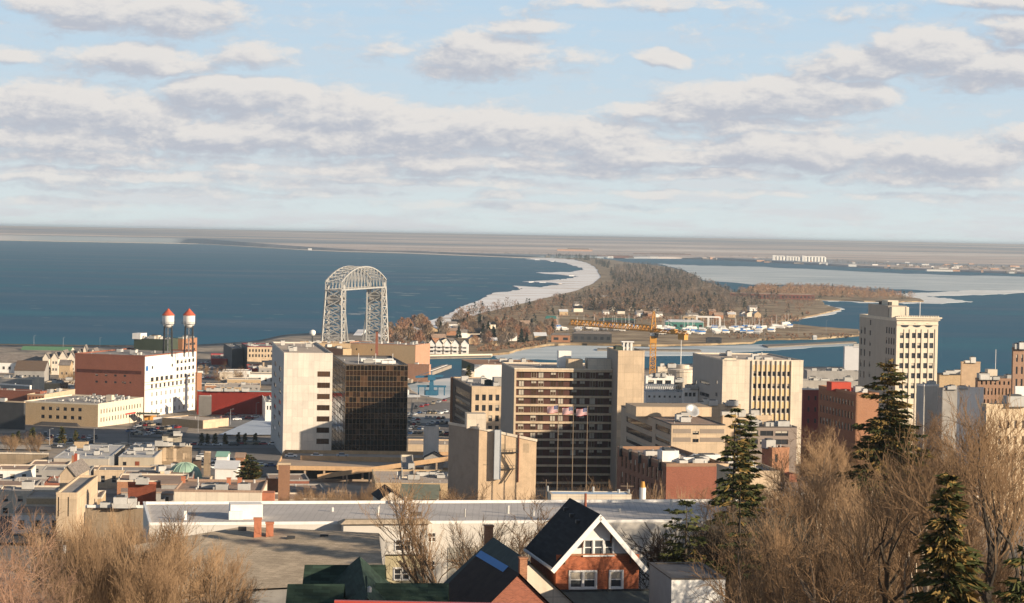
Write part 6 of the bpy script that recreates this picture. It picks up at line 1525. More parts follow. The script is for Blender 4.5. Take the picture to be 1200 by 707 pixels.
# left: brush and bare trees before the shingled roof
for k in range(20):
    D = rnd.uniform(150, 225); px = rnd.uniform(72, 325); yt = lerp_tab([(60, 640), (90, 590), (150, 580), (190, 600), (240, 622), (330, 650)], px) + rnd.uniform(0, 55)
    x, h = top_h(px, yt, D)
    if 2 < h < 16: put_tree('brush' if rnd.random() < .6 else rnd.choice(('broad', 'tall')), x, D, h, 'upright tan leafless tree in the thicket at the lower left', 'leafless trees at the lower left')
for k in range(18):
    D = rnd.uniform(260, 430); px = rnd.uniform(56, 165); x, h = top_h(px, rnd.uniform(575, 620), D)
    if 3 < h < 16: put_tree('brush', x, D, h, 'tan leafless tree beside the brown gravel roof at left', 'leafless trees by the gravel roof')
for (px, yt, D, h0) in ((-22, 555, 72, 0), (22, 590, 78, 0), (52, 640, 70, 0), (-5, 625, 62, 0), (30, 668, 60, 0)):
    x, h = top_h(px, yt, D); put_tree('rosy', x, D, max(h, 3), 'rosy barked bare tree close to us at the lower left edge', 'rosy bare trees at the lower left edge')
for (px, yt, D, kind, lab) in ((556, 545, 262, 'tall', 'slender bare tree before the long pale block, left of the tan theatre foot'), (612, 583, 255, 'broad', 'bare tree before the long pale block, just left of the gabled brick house'),
    (588, 600, 250, 'tall', 'thin bare tree between two others left of the gabled brick house'), (775, 592, 215, 'dark', 'dark bare tree right of the white gable, nearest the garage'), (808, 575, 212, 'dark', 'large dark spreading tree behind the small white garage'),
    (838, 585, 225, 'limb', 'dark limbed bare tree under the tall spruce'), (530, 600, 270, 'broad', 'small bare tree before the pale block window'), (240, 640, 175, 'tall', 'bare tree with a forked trunk over the tan shingled roof')):
    x, h = top_h(px, yt, D); put_tree(kind, x, D, h, lab, None)
for (px, yt, D) in ((548, 566, 445), (575, 568, 450), (600, 570, 440), (640, 560, 455), (665, 556, 455), (682, 553, 455), (705, 567, 440), (725, 560, 460), (745, 566, 430), (765, 562, 445), (790, 560, 430), (815, 566, 425)):
    x, h = top_h(px, yt, D); put_tree('brush' if px > 600 else 'broad', x, D, h, 'small bare street tree behind the long grey roof', 'street trees behind the long roof')
for k in range(34):
    D = rnd.uniform(480, 660); px = rnd.uniform(338, 470) if k < 26 else rnd.uniform(500, 530); x, h = top_h(px, rnd.uniform(560, 578), D)
    if 2 < h < 15: put_tree('brush', x, D, h, 'tan leafless bush in the yards below the parking ramp', 'bushes below the parking ramp', name='bush')
for k in range(60):
    px, D, yt = rnd.choice([(rnd.uniform(170, 200), rnd.uniform(420, 540), 572), (rnd.uniform(-10, 60), rnd.uniform(900, 1000), 508), (rnd.uniform(235, 325), rnd.uniform(1330, 1550), 424), (rnd.uniform(850, 960), rnd.uniform(360, 520), 560), (rnd.uniform(60, 90), rnd.uniform(1350, 1450), 432)])
    x, h = top_h(px, yt + rnd.uniform(-4, 8), D)
    if 2 < h < 14: put_tree('brush' if rnd.random() < .6 else 'broad', x, D, h, 'leafless town tree among roofs and lots', 'leafless town trees')

# evergreens
def spruce_mesh(seed, H, R0, whorls, gold=.2, density=1.0, droop=.25, gap=.12, power=1.0, clump=.38):
    r = np.random.RandomState(seed); V = []; F = []; MI = []; Tr = Arr(); Tr.tube([np.array((0, 0, -.5)), np.array((0, 0, H * .5)), np.array((0, 0, H * .98))], [.035 * H * .5, .012 * H, .02], 6)
    for w in range(whorls):
        t = (w + .5) / whorls; z = H * (.07 + .93 * t); Rr = R0 * (1 - t) ** power + .12
        nb = int(6 + 3 * (1 - t))
        for k in range(nb):
            if r.rand() < gap: continue
            az = r.rand() * 6.283; L = Rr * (.62 + .5 * r.rand()); dz = -droop * L * (1 - t * 1.3); n = max(4, int(L / .20 * density))
            tip = np.array((math.cos(az) * L, math.sin(az) * L, dz)); Tr.tube([np.array((0, 0, z)), np.array((0, 0, z)) + tip * .9], [.03, .01], 3)
            gb = r.rand() < gold
            for i in range(n):
                f = (i + .6) / n; c = np.array((0, 0, z)) + tip * f + np.array((r.normal(0, .10), r.normal(0, .10), r.normal(0, .07) + .12 * f * f * L * .3)); wd = L * .32 * (1 - f * .75) + .1
                for q in range(4):
                    s = clump * (.6 + .8 * r.rand()); side = np.array((-math.sin(az), math.cos(az), 0)) * r.uniform(-wd, wd); d = tip / L * s + side * .5 + r.normal(0, .12, 3); d[2] -= .10
                    o = c + side; e = np.cross(d, r.normal(0, 1, 3)); e = e / (np.linalg.norm(e) + 1e-6) * s * .30; n0 = len(V); V += [o - e, o + e, o + d]; F.append((n0, n0 + 1, n0 + 2)); MI.append(1 if (gb and r.rand() < .6) or r.rand() < gold * .3 else 0)
    me = bpy.data.meshes.new('crown'); me.from_pydata([tuple(v) for v in V], [], F); me.materials.append(N_green); me.materials.append(N_gold); me.polygons.foreach_set('material_index', np.array(MI, dtype=np.int32)); me.update()
    return Tr.mesh('trunk', B_dark), me
def put_spruce(proto, X, Y, z, lab, grp=None, k=1.0, name='spruce_tree'):
    r = thing(name, (X, Y, z), lab, 'spruce tree', grp, rnd.uniform(0, 6)); r.scale = (k, k, k); link('trunk', proto[0], r); link('crown', proto[1], r); return r
for (px, yt, D, R0, wh, gold, lab, sd, pw) in ((862, 478, 232, 3.3, 40, .40, 'tall narrow spruce with golden cones rising before the strip window offices', 3, .62), (1041, 421, 262, 6.2, 38, .55, 'broad golden green spruce in front of the ornate stone tower', 4, .55),
     (1112, 556, 126, 3.3, 30, .55, 'spruce laden with golden cones in the lower right corner', 5, .9), (1199, 640, 118, 2.4, 12, .2, 'dark spruce branch tips at the lower right edge', 6, .8)):
    x, h = top_h(px, yt, D); pr = spruce_mesh(sd, h, R0, wh, gold, gap=.34, power=pw, clump=.42, density=1.9, droop=.38); put_spruce(pr, x, D, zt(x, D), lab)
x, h = top_h(868, 486, 236); put_spruce(spruce_mesh(31, h, 2.3, 36, .2, power=.6, clump=.46, density=1.8, gap=.12), x + .9, 236, zt(x, 236), 'second narrow spruce top close behind the tall narrow one')
x, h = top_h(805, 585, 204); put_spruce(spruce_mesh(8, h, 4.6, 18, .02, gap=.35, power=.5, droop=.05), x, 204, zt(x, 204), 'dark ragged pine behind the small white garage', name='pine_tree')
x, h = top_h(868, 560, 200); put_spruce(spruce_mesh(9, h, 2.6, 16, .35, gap=.2, power=.7), x, 200, zt(x, 200), 'smaller bushy spruce at the foot of the tall narrow spruce')
sm = spruce_mesh(12, 8, 3.9, 16, .35, gap=.25, power=.5, droop=-.35, clump=.6); x, h = top_h(293, 529, 640); put_spruce(sm, x, 640, onY(293, 563, 640).z - 1, 'spreading olive green pine behind the cream parapet, left of the brown brick shaft', None, 1.02, 'pine_tree')
SS = spruce_mesh(13, 6, 1.5, 12, .3, power=.7, clump=.55, density=.6)
for k, px in enumerate((236, 243.5, 252, 264, 279, 287, 299)):
    p = gnd(px, 523.5); put_spruce(SS, p.x, p.y, p.z, 'small conical yard tree in the row before the snowy lot', 'row of small conical trees', rnd.uniform(.75, 1.05), 'conical_tree')
for px, y in ((21, 521), (38, 522), (73, 521), (89, 521), (15, 524), (550, 441)):
    p = gnd(px, y) if px < 500 else onY(549, 432, 1080); put_spruce(SS, p.x, p.y, p.z if px < 500 else p.z - 5, 'small dark evergreen standing alone among the lots', 'small evergreens among the lots', rnd.uniform(.9, 1.3), 'evergreen_tree')
for px, y in ((60, 437), (66, 439), (56, 441), (38, 437)):
    p = gnd(px, y); put_spruce(SS, p.x, p.y, p.z, 'dark evergreen shrub mass in front of the white resort gables', 'evergreens by the resort', rnd.uniform(1.2, 1.7), 'evergreen_tree')

# ------------------------------------------------------------------ the wooded sand spit
def far_tree_arrays(seed, H, n, conifer=False):
    r = np.random.RandomState(seed); V = []; F = []
    for i in range(n):
        if conifer:
            t = r.rand() ** 1.3; z = H * (.08 + .9 * t); R_ = H * .2 * (1 - t) + .3; a = r.rand() * 6.283; q = R_ * math.sqrt(r.rand()); c = np.array((math.cos(a) * q, math.sin(a) * q, z)); d = np.array((math.cos(a), math.sin(a), -.3)) * r.uniform(.8, 1.7); w = r.uniform(.35, .7)
        else:
            a = r.rand() * 6.283; el = r.rand(); q = H * .36 * math.sqrt(r.rand()) * math.sin(math.pi * (.18 + .75 * el)); z = H * (.25 + .72 * el) * (1 - .1 * q / H); c = np.array((math.cos(a) * q, math.sin(a) * q, z)); d = np.array((math.cos(a) * .5, math.sin(a) * .5, 1.0)) * r.uniform(.9, 2.1); w = r.uniform(.10, .30)
        e = np.cross(d, r.normal(0, 1, 3)); e = e / np.linalg.norm(e) * w; n0 = len(V); V += [c - e - d * .5, c + e - d * .5, c + d * .6]; F.append((n0, n0 + 1, n0 + 2))
    return np.array(V), np.array(F)
def far_mesh(seed, H, n, mt, con=False):
    V, F = far_tree_arrays(seed, H, n, con); me = bpy.data.meshes.new('crown'); me.from_pydata(V.tolist(), [], F.tolist()); me.materials.append(mt); me.update(); return me
F_brown = bark_mat('far_twigs', (.17, .12, .085), (.32, .225, .15)); F_rust = bark_mat('far_twigs_rust', (.22, .12, .08), (.36, .21, .13)); F_con = bark_mat('far_needles', (.018, .03, .022), (.04, .05, .032)); F_grey = bark_mat('far_twigs_grey', (.13, .105, .09), (.24, .19, .15))
ft = MB(); ft.tube([(0, 0, -.3), (0, 0, 7)], [.28, .12], 4); f_trunk = ft.mesh('trunk', B_trunk)
FM = [far_mesh(50 + i, 13, 420, (F_brown, F_rust, F_grey)[i % 3]) for i in range(6)]; FC = [far_mesh(70 + i, 12, 300, F_con, True) for i in range(2)]
WOOD = [ # picture regions on the spit: polygon, number, evergreen share, height
 ([(455, 412), (455, 396), (480, 388), (500, 384), (503, 404), (500, 410)], 26, .06, 16),
 ([(500, 396), (505, 384), (533, 378), (560, 372), (620, 374), (650, 380), (646, 398), (610, 405), (580, 409), (556, 409), (556, 398)], 95, .22, 13),
 ([(536, 376), (562, 362), (600, 360), (640, 358), (650, 372), (600, 374), (560, 374)], 70, .5, 13),
 ([(640, 356), (700, 345), (770, 358), (830, 372), (780, 372), (720, 368), (650, 366)], 90, .25, 14),
 ([(820, 372), (900, 358), (960, 353), (955, 365), (900, 374), (860, 377)], 34, .1, 11)]
def in_poly(x, y, P):
    c = False; j = len(P) - 1
    for i in range(len(P)):
        if (P[i][1] > y) != (P[j][1] > y) and x < (P[j][0] - P[i][0]) * (y - P[i][1]) / (P[j][1] - P[i][1]) + P[i][0]: c = not c
        j = i
    return c
def samp(P, n, r):
    X = [p[0] for p in P]; Y = [p[1] for p in P]; out = []
    while len(out) < n:
        x, y = r.uniform(min(X), max(X)), r.uniform(min(Y), max(Y))
        if in_poly(x, y, P): out.append((x, y))
    return out
r3 = random.Random(5); cand = []
for P, n, ev, H in WOOD:
    for x, y in samp(P, n, r3): cand.append((onz(x, y, 1.9), ev, H))
cand.sort(key=lambda c: c[0].y); extra = cand[110:]
for p, ev, H in cand[:110]:
    e = r3.random() < ev; k = H / 13 * r3.uniform(.7, 1.2)
    t = thing('evergreen_tree' if e else 'bare_tree', (p.x, p.y, 1.8), 'dark evergreen tree on the wooded sand spit' if e else 'leafless brown tree on the wooded sand spit', 'tree', 'evergreens on the spit' if e else 'leafless trees on the spit', r3.uniform(0, 6)); t.scale = (k * 1.1, k * 1.1, k)
    link('trunk', f_trunk, t); link('crown', r3.choice(FC) if e else r3.choice(FM), t)
def wood(name, label, regions, seed, per=60):
    r = random.Random(seed); A = {}
    for P, n, ev, H, tone in regions:
        for x, y in (samp(P, n, r) if isinstance(P, list) else P):
            p = onz(x, y, 1.8); con = r.random() < ev; V, F = far_tree_arrays(r.randrange(14) + (100 if con else 0), H, per, con)
            k = r.uniform(.7, 1.25); a = r.uniform(0, 6.28); cs, sn = math.cos(a), math.sin(a); wide = 1.5
            W_ = np.stack([p.x + (V[:, 0] * cs - V[:, 1] * sn) * k * wide, p.y + (V[:, 0] * sn + V[:, 1] * cs) * k * wide, 1.2 + V[:, 2] * k], 1)
            key = 'c' if con else (tone if r.random() < .6 else 'b'); A.setdefault(key, [[], [], 0]); A[key][0].append(W_); A[key][1].append(F + A[key][2]); A[key][2] += len(V)
    mats = {'c': F_con, 'b': F_brown, 'r': F_rust, 'g': F_grey}; VV = []; FF = []; MI = []; off = 0; ms = []
    for i, (kk, (vs, fs, n)) in enumerate(A.items()):
        VV.append(np.concatenate(vs)); f = np.concatenate(fs) + off; FF.append(f); MI += [i] * len(f); off += n; ms.append(mats[kk])
    VV = np.concatenate(VV); FF = np.concatenate(FF); me = bpy.data.meshes.new(name); me.from_pydata(VV.tolist(), [], FF.tolist())
    for m_ in ms: me.materials.append(m_)
    me.polygons.foreach_set('material_index', np.array(MI, dtype=np.int32)); me.update(); o = link(name, me); tag(o, label, 'wood', kind='stuff'); return o
X_ = tuple(prj(c[0]) for c in extra)
wood('spit_wood', 'far leafless and evergreen wood covering the length of the sand spit', [
  (X_, 0, .3, 13, 'r'),
  ([(640, 358), (700, 344), (712, 334), (722, 326), (719, 316), (735, 310), (783, 314.5), (812, 323), (822, 331), (840, 337), (858, 345), (900, 349), (930, 351), (900, 357), (830, 371), (760, 368), (700, 364)], 1500, .30, 14, 'g'),
  ([(712, 322), (722, 312), (760, 311), (800, 320), (820, 334), (780, 345), (730, 338)], 700, .5, 14, 'g'),
  ([(700, 345), (780, 345), (850, 352), (840, 370), (760, 370), (690, 364)], 400, .15, 12, 'b'),
  ([(694, 309), (712, 315), (716, 310), (700, 305)], 90, .6, 14, 'g'), ([(632, 302.6), (672, 303.5), (690, 306), (700, 303.5), (680, 301.9), (650, 302)], 160, .8, 17, 'g')], 3)
wood('point_wood', 'rust brown leafless wood on the low wooded point in the bay', [([(862, 345), (890, 338), (967, 339), (1033, 345), (1072, 350.5), (1040, 352.5), (960, 350), (905, 348)], 620, .06, 13, 'r')], 8)
wood('ridge_brush', 'low rusty brush and reeds along the inner shore of the spit', [([(640, 404), (600, 410), (560, 413), (558, 408), (620, 402), (650, 396)], 130, 0, 2.6, 'r'), ([(850, 398), (1000, 396), (1000, 392), (850, 392)], 120, 0, 2, 'r'), ([(645, 372), (700, 368), (860, 376), (900, 372), (950, 368), (930, 380), (840, 384), (700, 376)], 260, .05, 4.5, 'r')], 12, 30)
wood('far_shore_wood', 'dark line of woods on the far shore of the lake and bay', [([(0, 281), (230, 285), (360, 292), (600, 300.5), (700, 302), (850, 303.5), (960, 309), (1080, 315.5), (1200, 319.5), (1200, 317), (1080, 313), (960, 306.5), (850, 302), (600, 298.6), (360, 290.4), (230, 284), (0, 280.2)], 700, .5, 15, 'g')], 21, 30)
# ================================================================== harbour, spit and far shore things
def gables(kind, items, D=None): pass
for k, (x0, x1) in enumerate(((502, 509.5), (510.5, 518.5), (520, 528), (529.5, 537.5), (540.5, 553))):
    r = gable('harbour_house', 'white harbour house in the quay row, ' + ('nearest the cold store', 'second from the cold store', 'third and middle one', 'second from the right end', 'last and widest, at the right end')[k], x0, x1 - (4 if k == 4 else 0), 402.8, 1925, 398, 13, M_white, M_dshing, 0, 'house', 'white houses on the quay', zb=2, wins=[(.5, .25, 2.6, 1.6, 'v'), (.5, .62, 2.6, 1.6, 'v')])
    for j in range(2): c = Vector((0, -1.2, 3.4 + 3.2 * j)); MB().box((0, -1.1, 3.1 + 3.0 * j), (4.4, 1.8, .9)).build('balcony', M_white, r, off=(0, 0, 0))
gable('harbour_house', 'tan roofed low quay house left of the white harbour house row', 489, 501, 404, 1940, 400, 12, M_white, M_shing, zb=2)
gable('boat_hall', 'long white hall by the beach at the canal end of the spit', 512, 533.5, 379, 2520, 374.5, 20, M_white, mat('pale_roof', (.55, .55, .56), .8, .1), along=True, zb=2, cat='building')
q = MB(); a, b2 = onz(478, 417, 1.9), onz(576, 415.5, 1.9); q.beam(Vector((a.x, a.y, 1.4)), Vector((b2.x, b2.y, 1.4)), 3, 2.2); tag(q.build('quay_wall', M_lime), 'long pale stone quay wall below the white harbour houses', 'quay wall')
a, b2 = onz(476, 447, 1.5), onz(524, 429.5, 1.5); r = thing('pier', (a.x, a.y, 0), 'narrow pale pier reaching into the harbour beside the cold store', 'pier')
m = MB(); m.beam(a, b2, 7, 2.4); m.build('deck', M_conc, r); m = MB(); m.beam(a + Vector((0, -3.6, 1.2)), b2 + Vector((0, -3.6, 1.2)), .6, .6); m.build('kerb', M_white, r)
# blue dock crane
D = 1420; c = onY(505.5, 462, D); g = 3; zt_ = onY(505.5, 441, D).z; r = thing('dock_crane', (c.x, D, g), 'blue dock crane with a long level boom at the harbour basin', 'crane'); bl = mat('crane_blue', (.03, .13, .22), .6, .15)
H_ = zt_ - g; MB().box((0, 0, 0), (7, 7, 3)).box((0, 0, 3), (3, 3, H_ - 4), 0, 0, (2.2, 2.2)).build('tower', bl, r, off=(0, 0, 0)); MB().box((0, 0, H_ - 2.6), (4.5, 4, 3.4)).build('cab', bl, r, off=(0, 0, 0))
m = MB(); m.beam((-10, 0, H_ - .6), (7, 0, H_ + .4), 1.3, 1.3); m.beam((0, 0, H_ + 3), (-9, 0, H_), .25); m.beam((0, 0, H_), (0, 0, H_ + 3), .5); m.build('boom', bl, r, off=(0, 0, 0))
m = MB()
for x in (-8, -4, 0, 4, 8): m.beam((x, 0, 0), (x, 0, 5.5), .7); 
m.beam((-9, 0, 5.5), (9, 0, 5.5), 1.2); m.build('gantry', bl, r, off=(0, 0, 0))
# museum ship bow seen past the glass block
D = 1400; c = onY(477, 468, D); r = thing('ship', (c.x - 6, D, 0), 'white ship superstructure showing past the right edge of the glass block', 'ship')
MB().prism([(-14, -5), (6, -5), (14, 0), (6, 5), (-14, 5)], -1, 4.5).build('hull', mat('hull_grey', (.25, .26, .28), .6, .1), r, off=(0, 0, 0)); MB().box((1, 0, 4.5), (12, 7, 2.8)).box((1.5, 0, 7.3), (9, 6, 2.6)).box((2, 0, 9.9), (6, 5, 2.2)).build('superstructure', M_white, r, off=(0, 0, 0)); MB().tube([(1, 0, 12), (1, 0, 17)], .15, 5).build('mast', M_white, r, off=(0, 0, 0))
# marina buildings
def low(name, label, x0, x1, ytop, ybase, depth, wall, roof, cat='building', trim=None):
    a, b_ = onz(x0, ybase, 2), onz(x1, ybase, 2); D = a.y; zt2 = onY((x0 + x1) / 2, ytop, D).z; w = b_.x - a.x
    r = thing(name, ((a.x + b_.x) / 2, D, 2), label, cat); h = max(zt2 - 2, 2)
    MB().box((0, depth / 2, 0), (w, depth, h * .8)).build('wall', wall, r, off=(0, 0, 0)); MB().box((0, depth / 2, h * .8), (w + .8, depth + .8, .3)).box((0, depth / 2, h * .8 + .3), (w + .6, depth + .6, h * .2), 0, 0, (w * .8, depth * .3)).build('roof', roof, r, off=(0, 0, 0))
    m = MB(); n = max(2, int(w / 6))
    for k in range(n): MB().box((-w / 2 + w * (k + .5) / n, -.05, h * .25), (w / n * .5, .1, h * .3)).build('window', G_DARK, r, off=(0, 0, 0))
    return r
M_teal = mat('teal_clad', (.06, .20, .17), .7, .1); M_pale = mat('pale_roof', (.55, .55, .56), .8, .1)
low('marina_building', 'green roofed brick marina building near the jib tip', 639, 652, 371, 384, 18, M_brick2, M_teal)
low('marina_building', 'long dark low shed on the harbour edge before the stored boats', 671, 716, 389, 401, 14, M_dark, M_shing)
low('marina_building', 'rose brick shed with a pale roof left of the long dark shed', 646, 668, 391, 401, 12, M_brick2, M_shing)
low('marina_building', 'long dark teal shed behind the crane jib', 703, 744, 373.5, 381, 14, M_dark, mat('teal_roof', (.06, .12, .10), .8, .2))
low('marina_building', 'white and green boat shed right of the crane mast', 780, 823, 375.5, 386, 20, M_teal, M_pale)
low('marina_building', 'small dark shed on the dock below the marina', 828, 845, 396, 402, 8, M_dark, M_dark)
low('marina_building', 'small white hut on the harbour dock at right', 953, 957, 393.5, 398, 5, M_white, M_white)
low('marina_building', 'tan flat building behind the green boat shed', 800, 822, 370.5, 376, 14, M_tan, M_beige)
low('long_building', 'long low brown red building among the trees by the point', 880, 948, 344, 350, 16, mat('maroon_wall', (.17, .06, .045), .8, .2), M_roofb)
low('long_building', 'low red brown building left of the long one by the point', 856, 878, 343, 347, 14, mat('maroon_wall', (.17, .06, .045), .8, .2), M_roofb)
a = onz(817, 384, 2); r = thing('boat_hoist', (a.x, a.y, 2), 'white open frame boat hoist beside the green boat shed', 'boat hoist'); m = MB(); w = onz(843, 384, 2).x - a.x
for x in (0, w / 2, w):
    for y in (0, 14): m.beam((x, y, 0), (x, y, 12), 1.0)
m.beam((0, 0, 12), (w, 0, 12), 1.3); m.beam((0, 14, 12), (w, 14, 12), 1.3); m.build('frame', M_white, r, off=(0, 0, 0))
# boats
def boat_proto(cover, mast=True, L=9.5):
    r = thing('sailboat', (0, 0, 0), 'x', 'boat', 'laid up boats at the marina'); pr = [(-L / 2, -1.2), (L * .15, -1.5), (L * .38, -.8), (L / 2, 0), (L * .38, .8), (L * .15, 1.5), (-L / 2, 1.2)]
    mb = MB(); top = pr; bot = [(x * .8, y * .25) for x, y in pr]; n = len(pr)
    for i in range(n):
        j = (i + 1) % n; mb.quad((bot[i][0], bot[i][1], .9), (bot[j][0], bot[j][1], .9), (top[j][0], top[j][1], 3.0), (top[i][0], top[i][1], 3.0))
    mb.poly([(x, y, 3.0) for x, y in pr]); mb.build('hull', M_white, r, off=(0, 0, 0))
    c = MB(); c.poly([(-L * .45, -1.2, 3.05), (L * .3, -1.2, 3.05), (L * .3, 0, 4.3), (-L * .45, 0, 4.6)]); c.poly([(L * .3, 1.2, 3.05), (-L * .45, 1.2, 3.05), (-L * .45, 0, 4.6), (L * .3, 0, 4.3)]); c.tri((L * .3, -1.2, 3.05), (L * .3, 1.2, 3.05), (L * .3, 0, 4.3)); c.tri((-L * .45, 1.2, 3.05), (-L * .45, -1.2, 3.05), (-L * .45, 0, 4.6)); c.build('cover', cover, r, off=(0, 0, 0))
    if mast: MB().tube([(.5, 0, 3), (.5, 0, 15)], [.16, .1], 5).build('mast', M_white, r, off=(0, 0, 0)); MB().beam((.4, 0, 5), (-4, 0, 5), .2).build('boom', M_white, r, off=(0, 0, 0))
    MB().box((-2.5, 0, 0), (.5, 2.4, 1.4)).box((2, 0, 0), (.5, 2, 1.3)).build('cradle', M_dark, r, off=(0, 0, 0)); return r
M_tarp = mat('boat_tarp_blue', (.04, .16, .42), .6, .1); protos = [boat_proto(M_tarp), boat_proto(M_white), boat_proto(M_white, False, 8), boat_proto(M_tarp, False, 9)]
BL = ['sailboat under a blue cover laid up at the marina', 'white sailboat laid up at the marina with its mast standing', 'white shrink wrapped motor boat laid up at the marina', 'motor boat under a blue cover laid up at the marina']
spots = [(rnd.uniform(652, 748), rnd.uniform(384, 389)) for _ in range(34)] + [(rnd.uniform(770, 905), rnd.uniform(385.5, 393)) for _ in range(66)] + [(rnd.uniform(900, 925), rnd.uniform(381, 386)) for _ in range(6)]
used = set()
for x, y in spots:
    i = rnd.choice((0, 1, 1, 2, 2, 1, 3)); p = onz(x, y, 2)
    if i in used: r = copy_tree(protos[i])
    else: r = protos[i]; used.add(i)
    r.location = (p.x, p.y, 2); r.rotation_euler = (0, 0, rnd.uniform(-.5, .5) + (3.14 if rnd.random() < .5 else 0)); r['label'] = BL[i]
    if i > 1: r.name = 'motor_boat'
for i, pr in enumerate(protos):
    if i not in used: bpy.data.objects.remove(pr)
# slim light masts around the harbour
for k, (x, y) in enumerate(((896, 399), (870, 398), (936, 390), (968, 389), (835, 400), (762, 391), (800, 389), (482, 494), (499, 492), (489, 470))):
    p = onz(x, y, 2) if x > 600 else gnd(x, y); copy_tree(lp, p, label='tall slim lamp mast standing by the harbour or its lots', group='lamp masts round the harbour').scale = (1, 1, 1.5)
# houses on the spit
gp = []
def house_proto(wall, roof):
    r = thing('cottage', (0, 0, 0), 'x', 'house', 'cottages on the sand spit'); w, d, h, a = 8, 10, 4.5, 7.2; m = MB(); m.poly([(-w / 2, 0, 0), (w / 2, 0, 0), (w / 2, 0, h), (0, 0, a), (-w / 2, 0, h)]); m.poly([(w / 2, d, 0), (-w / 2, d, 0), (-w / 2, d, h), (0, d, a), (w / 2, d, h)]); m.quad((-w / 2, d, 0), (-w / 2, 0, 0), (-w / 2, 0, h), (-w / 2, d, h)); m.quad((w / 2, 0, 0), (w / 2, d, 0), (w / 2, d, h), (w / 2, 0, h)); m.build('wall', wall, r, off=(0, 0, 0))
    f = MB(); f.quad((0, -.4, a + .1), (0, d + .4, a + .1), (-w / 2 - .4, d + .4, h - .1), (-w / 2 - .4, -.4, h - .1)); f.quad((0, d + .4, a + .1), (0, -.4, a + .1), (w / 2 + .4, -.4, h - .1), (w / 2 + .4, d + .4, h - .1)); f.build('roof', roof, r, off=(0, 0, 0)); return r
hp = [(house_proto(M_white, M_shing), 'white cottage with a grey roof among the trees of the sand spit'), (house_proto(M_cottage, M_dshing), 'cream cottage with a black roof among the trees of the sand spit'), (house_proto(M_tan, M_pale), 'tan cottage with a pale roof among the trees of the sand spit'), (house_proto(M_brick2, M_roofb), 'rusty brown cottage among the trees of the sand spit')]
hs = samp([(500, 408), (505, 388), (560, 376), (640, 378), (640, 400), (600, 406)], 26, r3) + samp([(640, 372), (700, 350), (800, 352), (900, 368), (860, 376), (700, 372)], 34, r3) + [(x, 371 + r3.uniform(-3, 3)) for x in (745, 752, 758, 765, 872, 880, 888, 836)]
for k, (x, y) in enumerate(hs):
    pr, lab = hp[k % 4]; r = pr if k < 4 else copy_tree(pr); p = onz(x, y, 2); r.location = (p.x, p.y, 1.9); r.rotation_euler = (0, 0, r3.choice((.2, 1.75, -1.3))); r['label'] = lab; s_ = r3.uniform(.8, 1.5); r.scale = (s_, s_, r3.uniform(.8, 1.2))
# far shore industry
M_silo = mat('silo_white', (.70, .67, .63), .9, .08, .02)
def silo_row(x0, x1, ytop, ybase, label, n):
    a, b_ = onz(x0, ybase, 3), onz(x1, ybase, 3); w = b_.x - a.x; h = (ybase - ytop) * a.y / 2700; r = thing('grain_elevator', ((a.x + b_.x) / 2, a.y, 3), label, 'grain elevator'); rr = w / n / 2
    for k in range(n): MB().lathe((-w / 2 + rr * (2 * k + 1), 0, 0), [(rr, 0), (rr, h * .8), (0, h * .8 + .1)], 10).build('silo', M_silo, r, off=(0, 0, 0))
    MB().box((0, 0, h * .8), (w * .9, rr * 1.2, h * .14)).box((-w * .4, 0, 0), (rr * 1.6, rr * 2.2, h)).build('headhouse', M_silo, r, off=(0, 0, 0))
silo_row(905, 917, 299, 306.5, 'white grain elevator with a tall headhouse, leftmost on the far bay shore', 4); silo_row(921, 934, 300, 307, 'white grain elevator in the middle of the far bay shore group', 5); silo_row(938, 962, 299.5, 308, 'widest white grain elevator at the right of the far shore group', 8)
def farbox(name, label, x0, x1, y0, y1, mt, cat='building', dp=60):
    a, b_ = onz(x0, y1, 3), onz(x1, y1, 3); w = b_.x - a.x; h = (y1 - y0) * a.y / 2700; r = thing(name, ((a.x + b_.x) / 2, a.y, 3), label, cat)
    MB().box((0, dp / 2, 0), (w, dp, h * .75)).build('wall', mt, r, off=(0, 0, 0)); MB().box((0, dp / 2, h * .75), (w * 1.01, dp * 1.02, h * .05)).box((w * .1, dp / 2, h * .8), (w * .6, dp * .5, h * .2)).build('roof', M_shing, r, off=(0, 0, 0)); return r
M_pinkf = mat('far_salmon_wall', (.55, .33, .22), .9, .08, .02); M_rustd = mat('ore_dock_rust', (.20, .10, .08), .9, .2, .02)
farbox('power_hall', 'long salmon coloured hall on the far shore beyond the tip of the beach', 653, 691, 290.5, 297, M_pinkf); farbox('ore_dock', 'long dark rust coloured ore dock on the far shore, right of the salmon hall', 743, 800, 296, 300, M_rustd, 'dock'); farbox('ore_dock', 'shorter rust coloured dock between the salmon hall and the long dock', 700, 738, 298.5, 302, M_rustd, 'dock')
farbox('lighthouse_station', 'tiny white station on the far spit, alone at the lake edge', 361, 366, 290.3, 293.5, M_white, dp=15); farbox('lake_ship', 'long white lake ship lying at the far bay shore', 1086, 1110, 315, 318, M_silo, 'ship', 25)
m = MB(); r9 = random.Random(44)
for k in range(230):
    x = r9.uniform(820, 1220) if k < 185 else r9.uniform(640, 900); y = lerp_tab(FSH, x) - r9.uniform(.3, 8) * (.6 if x < 900 else 1); p = onz(x, y, 4)
    s_ = r9.uniform(8, 20); m.box((p.x, p.y, 3), (s_ * r9.uniform(.8, 2.2), s_, r9.uniform(5, 10)), r9.uniform(-.3, .3), r9.choice((0, 1, 2, 2)))
o = m.build('far_town', [M_silo, M_pinkf, M_shing]); tag(o, 'scattered pale houses and sheds of the far shore town', 'town', kind='stuff')
m = MB()
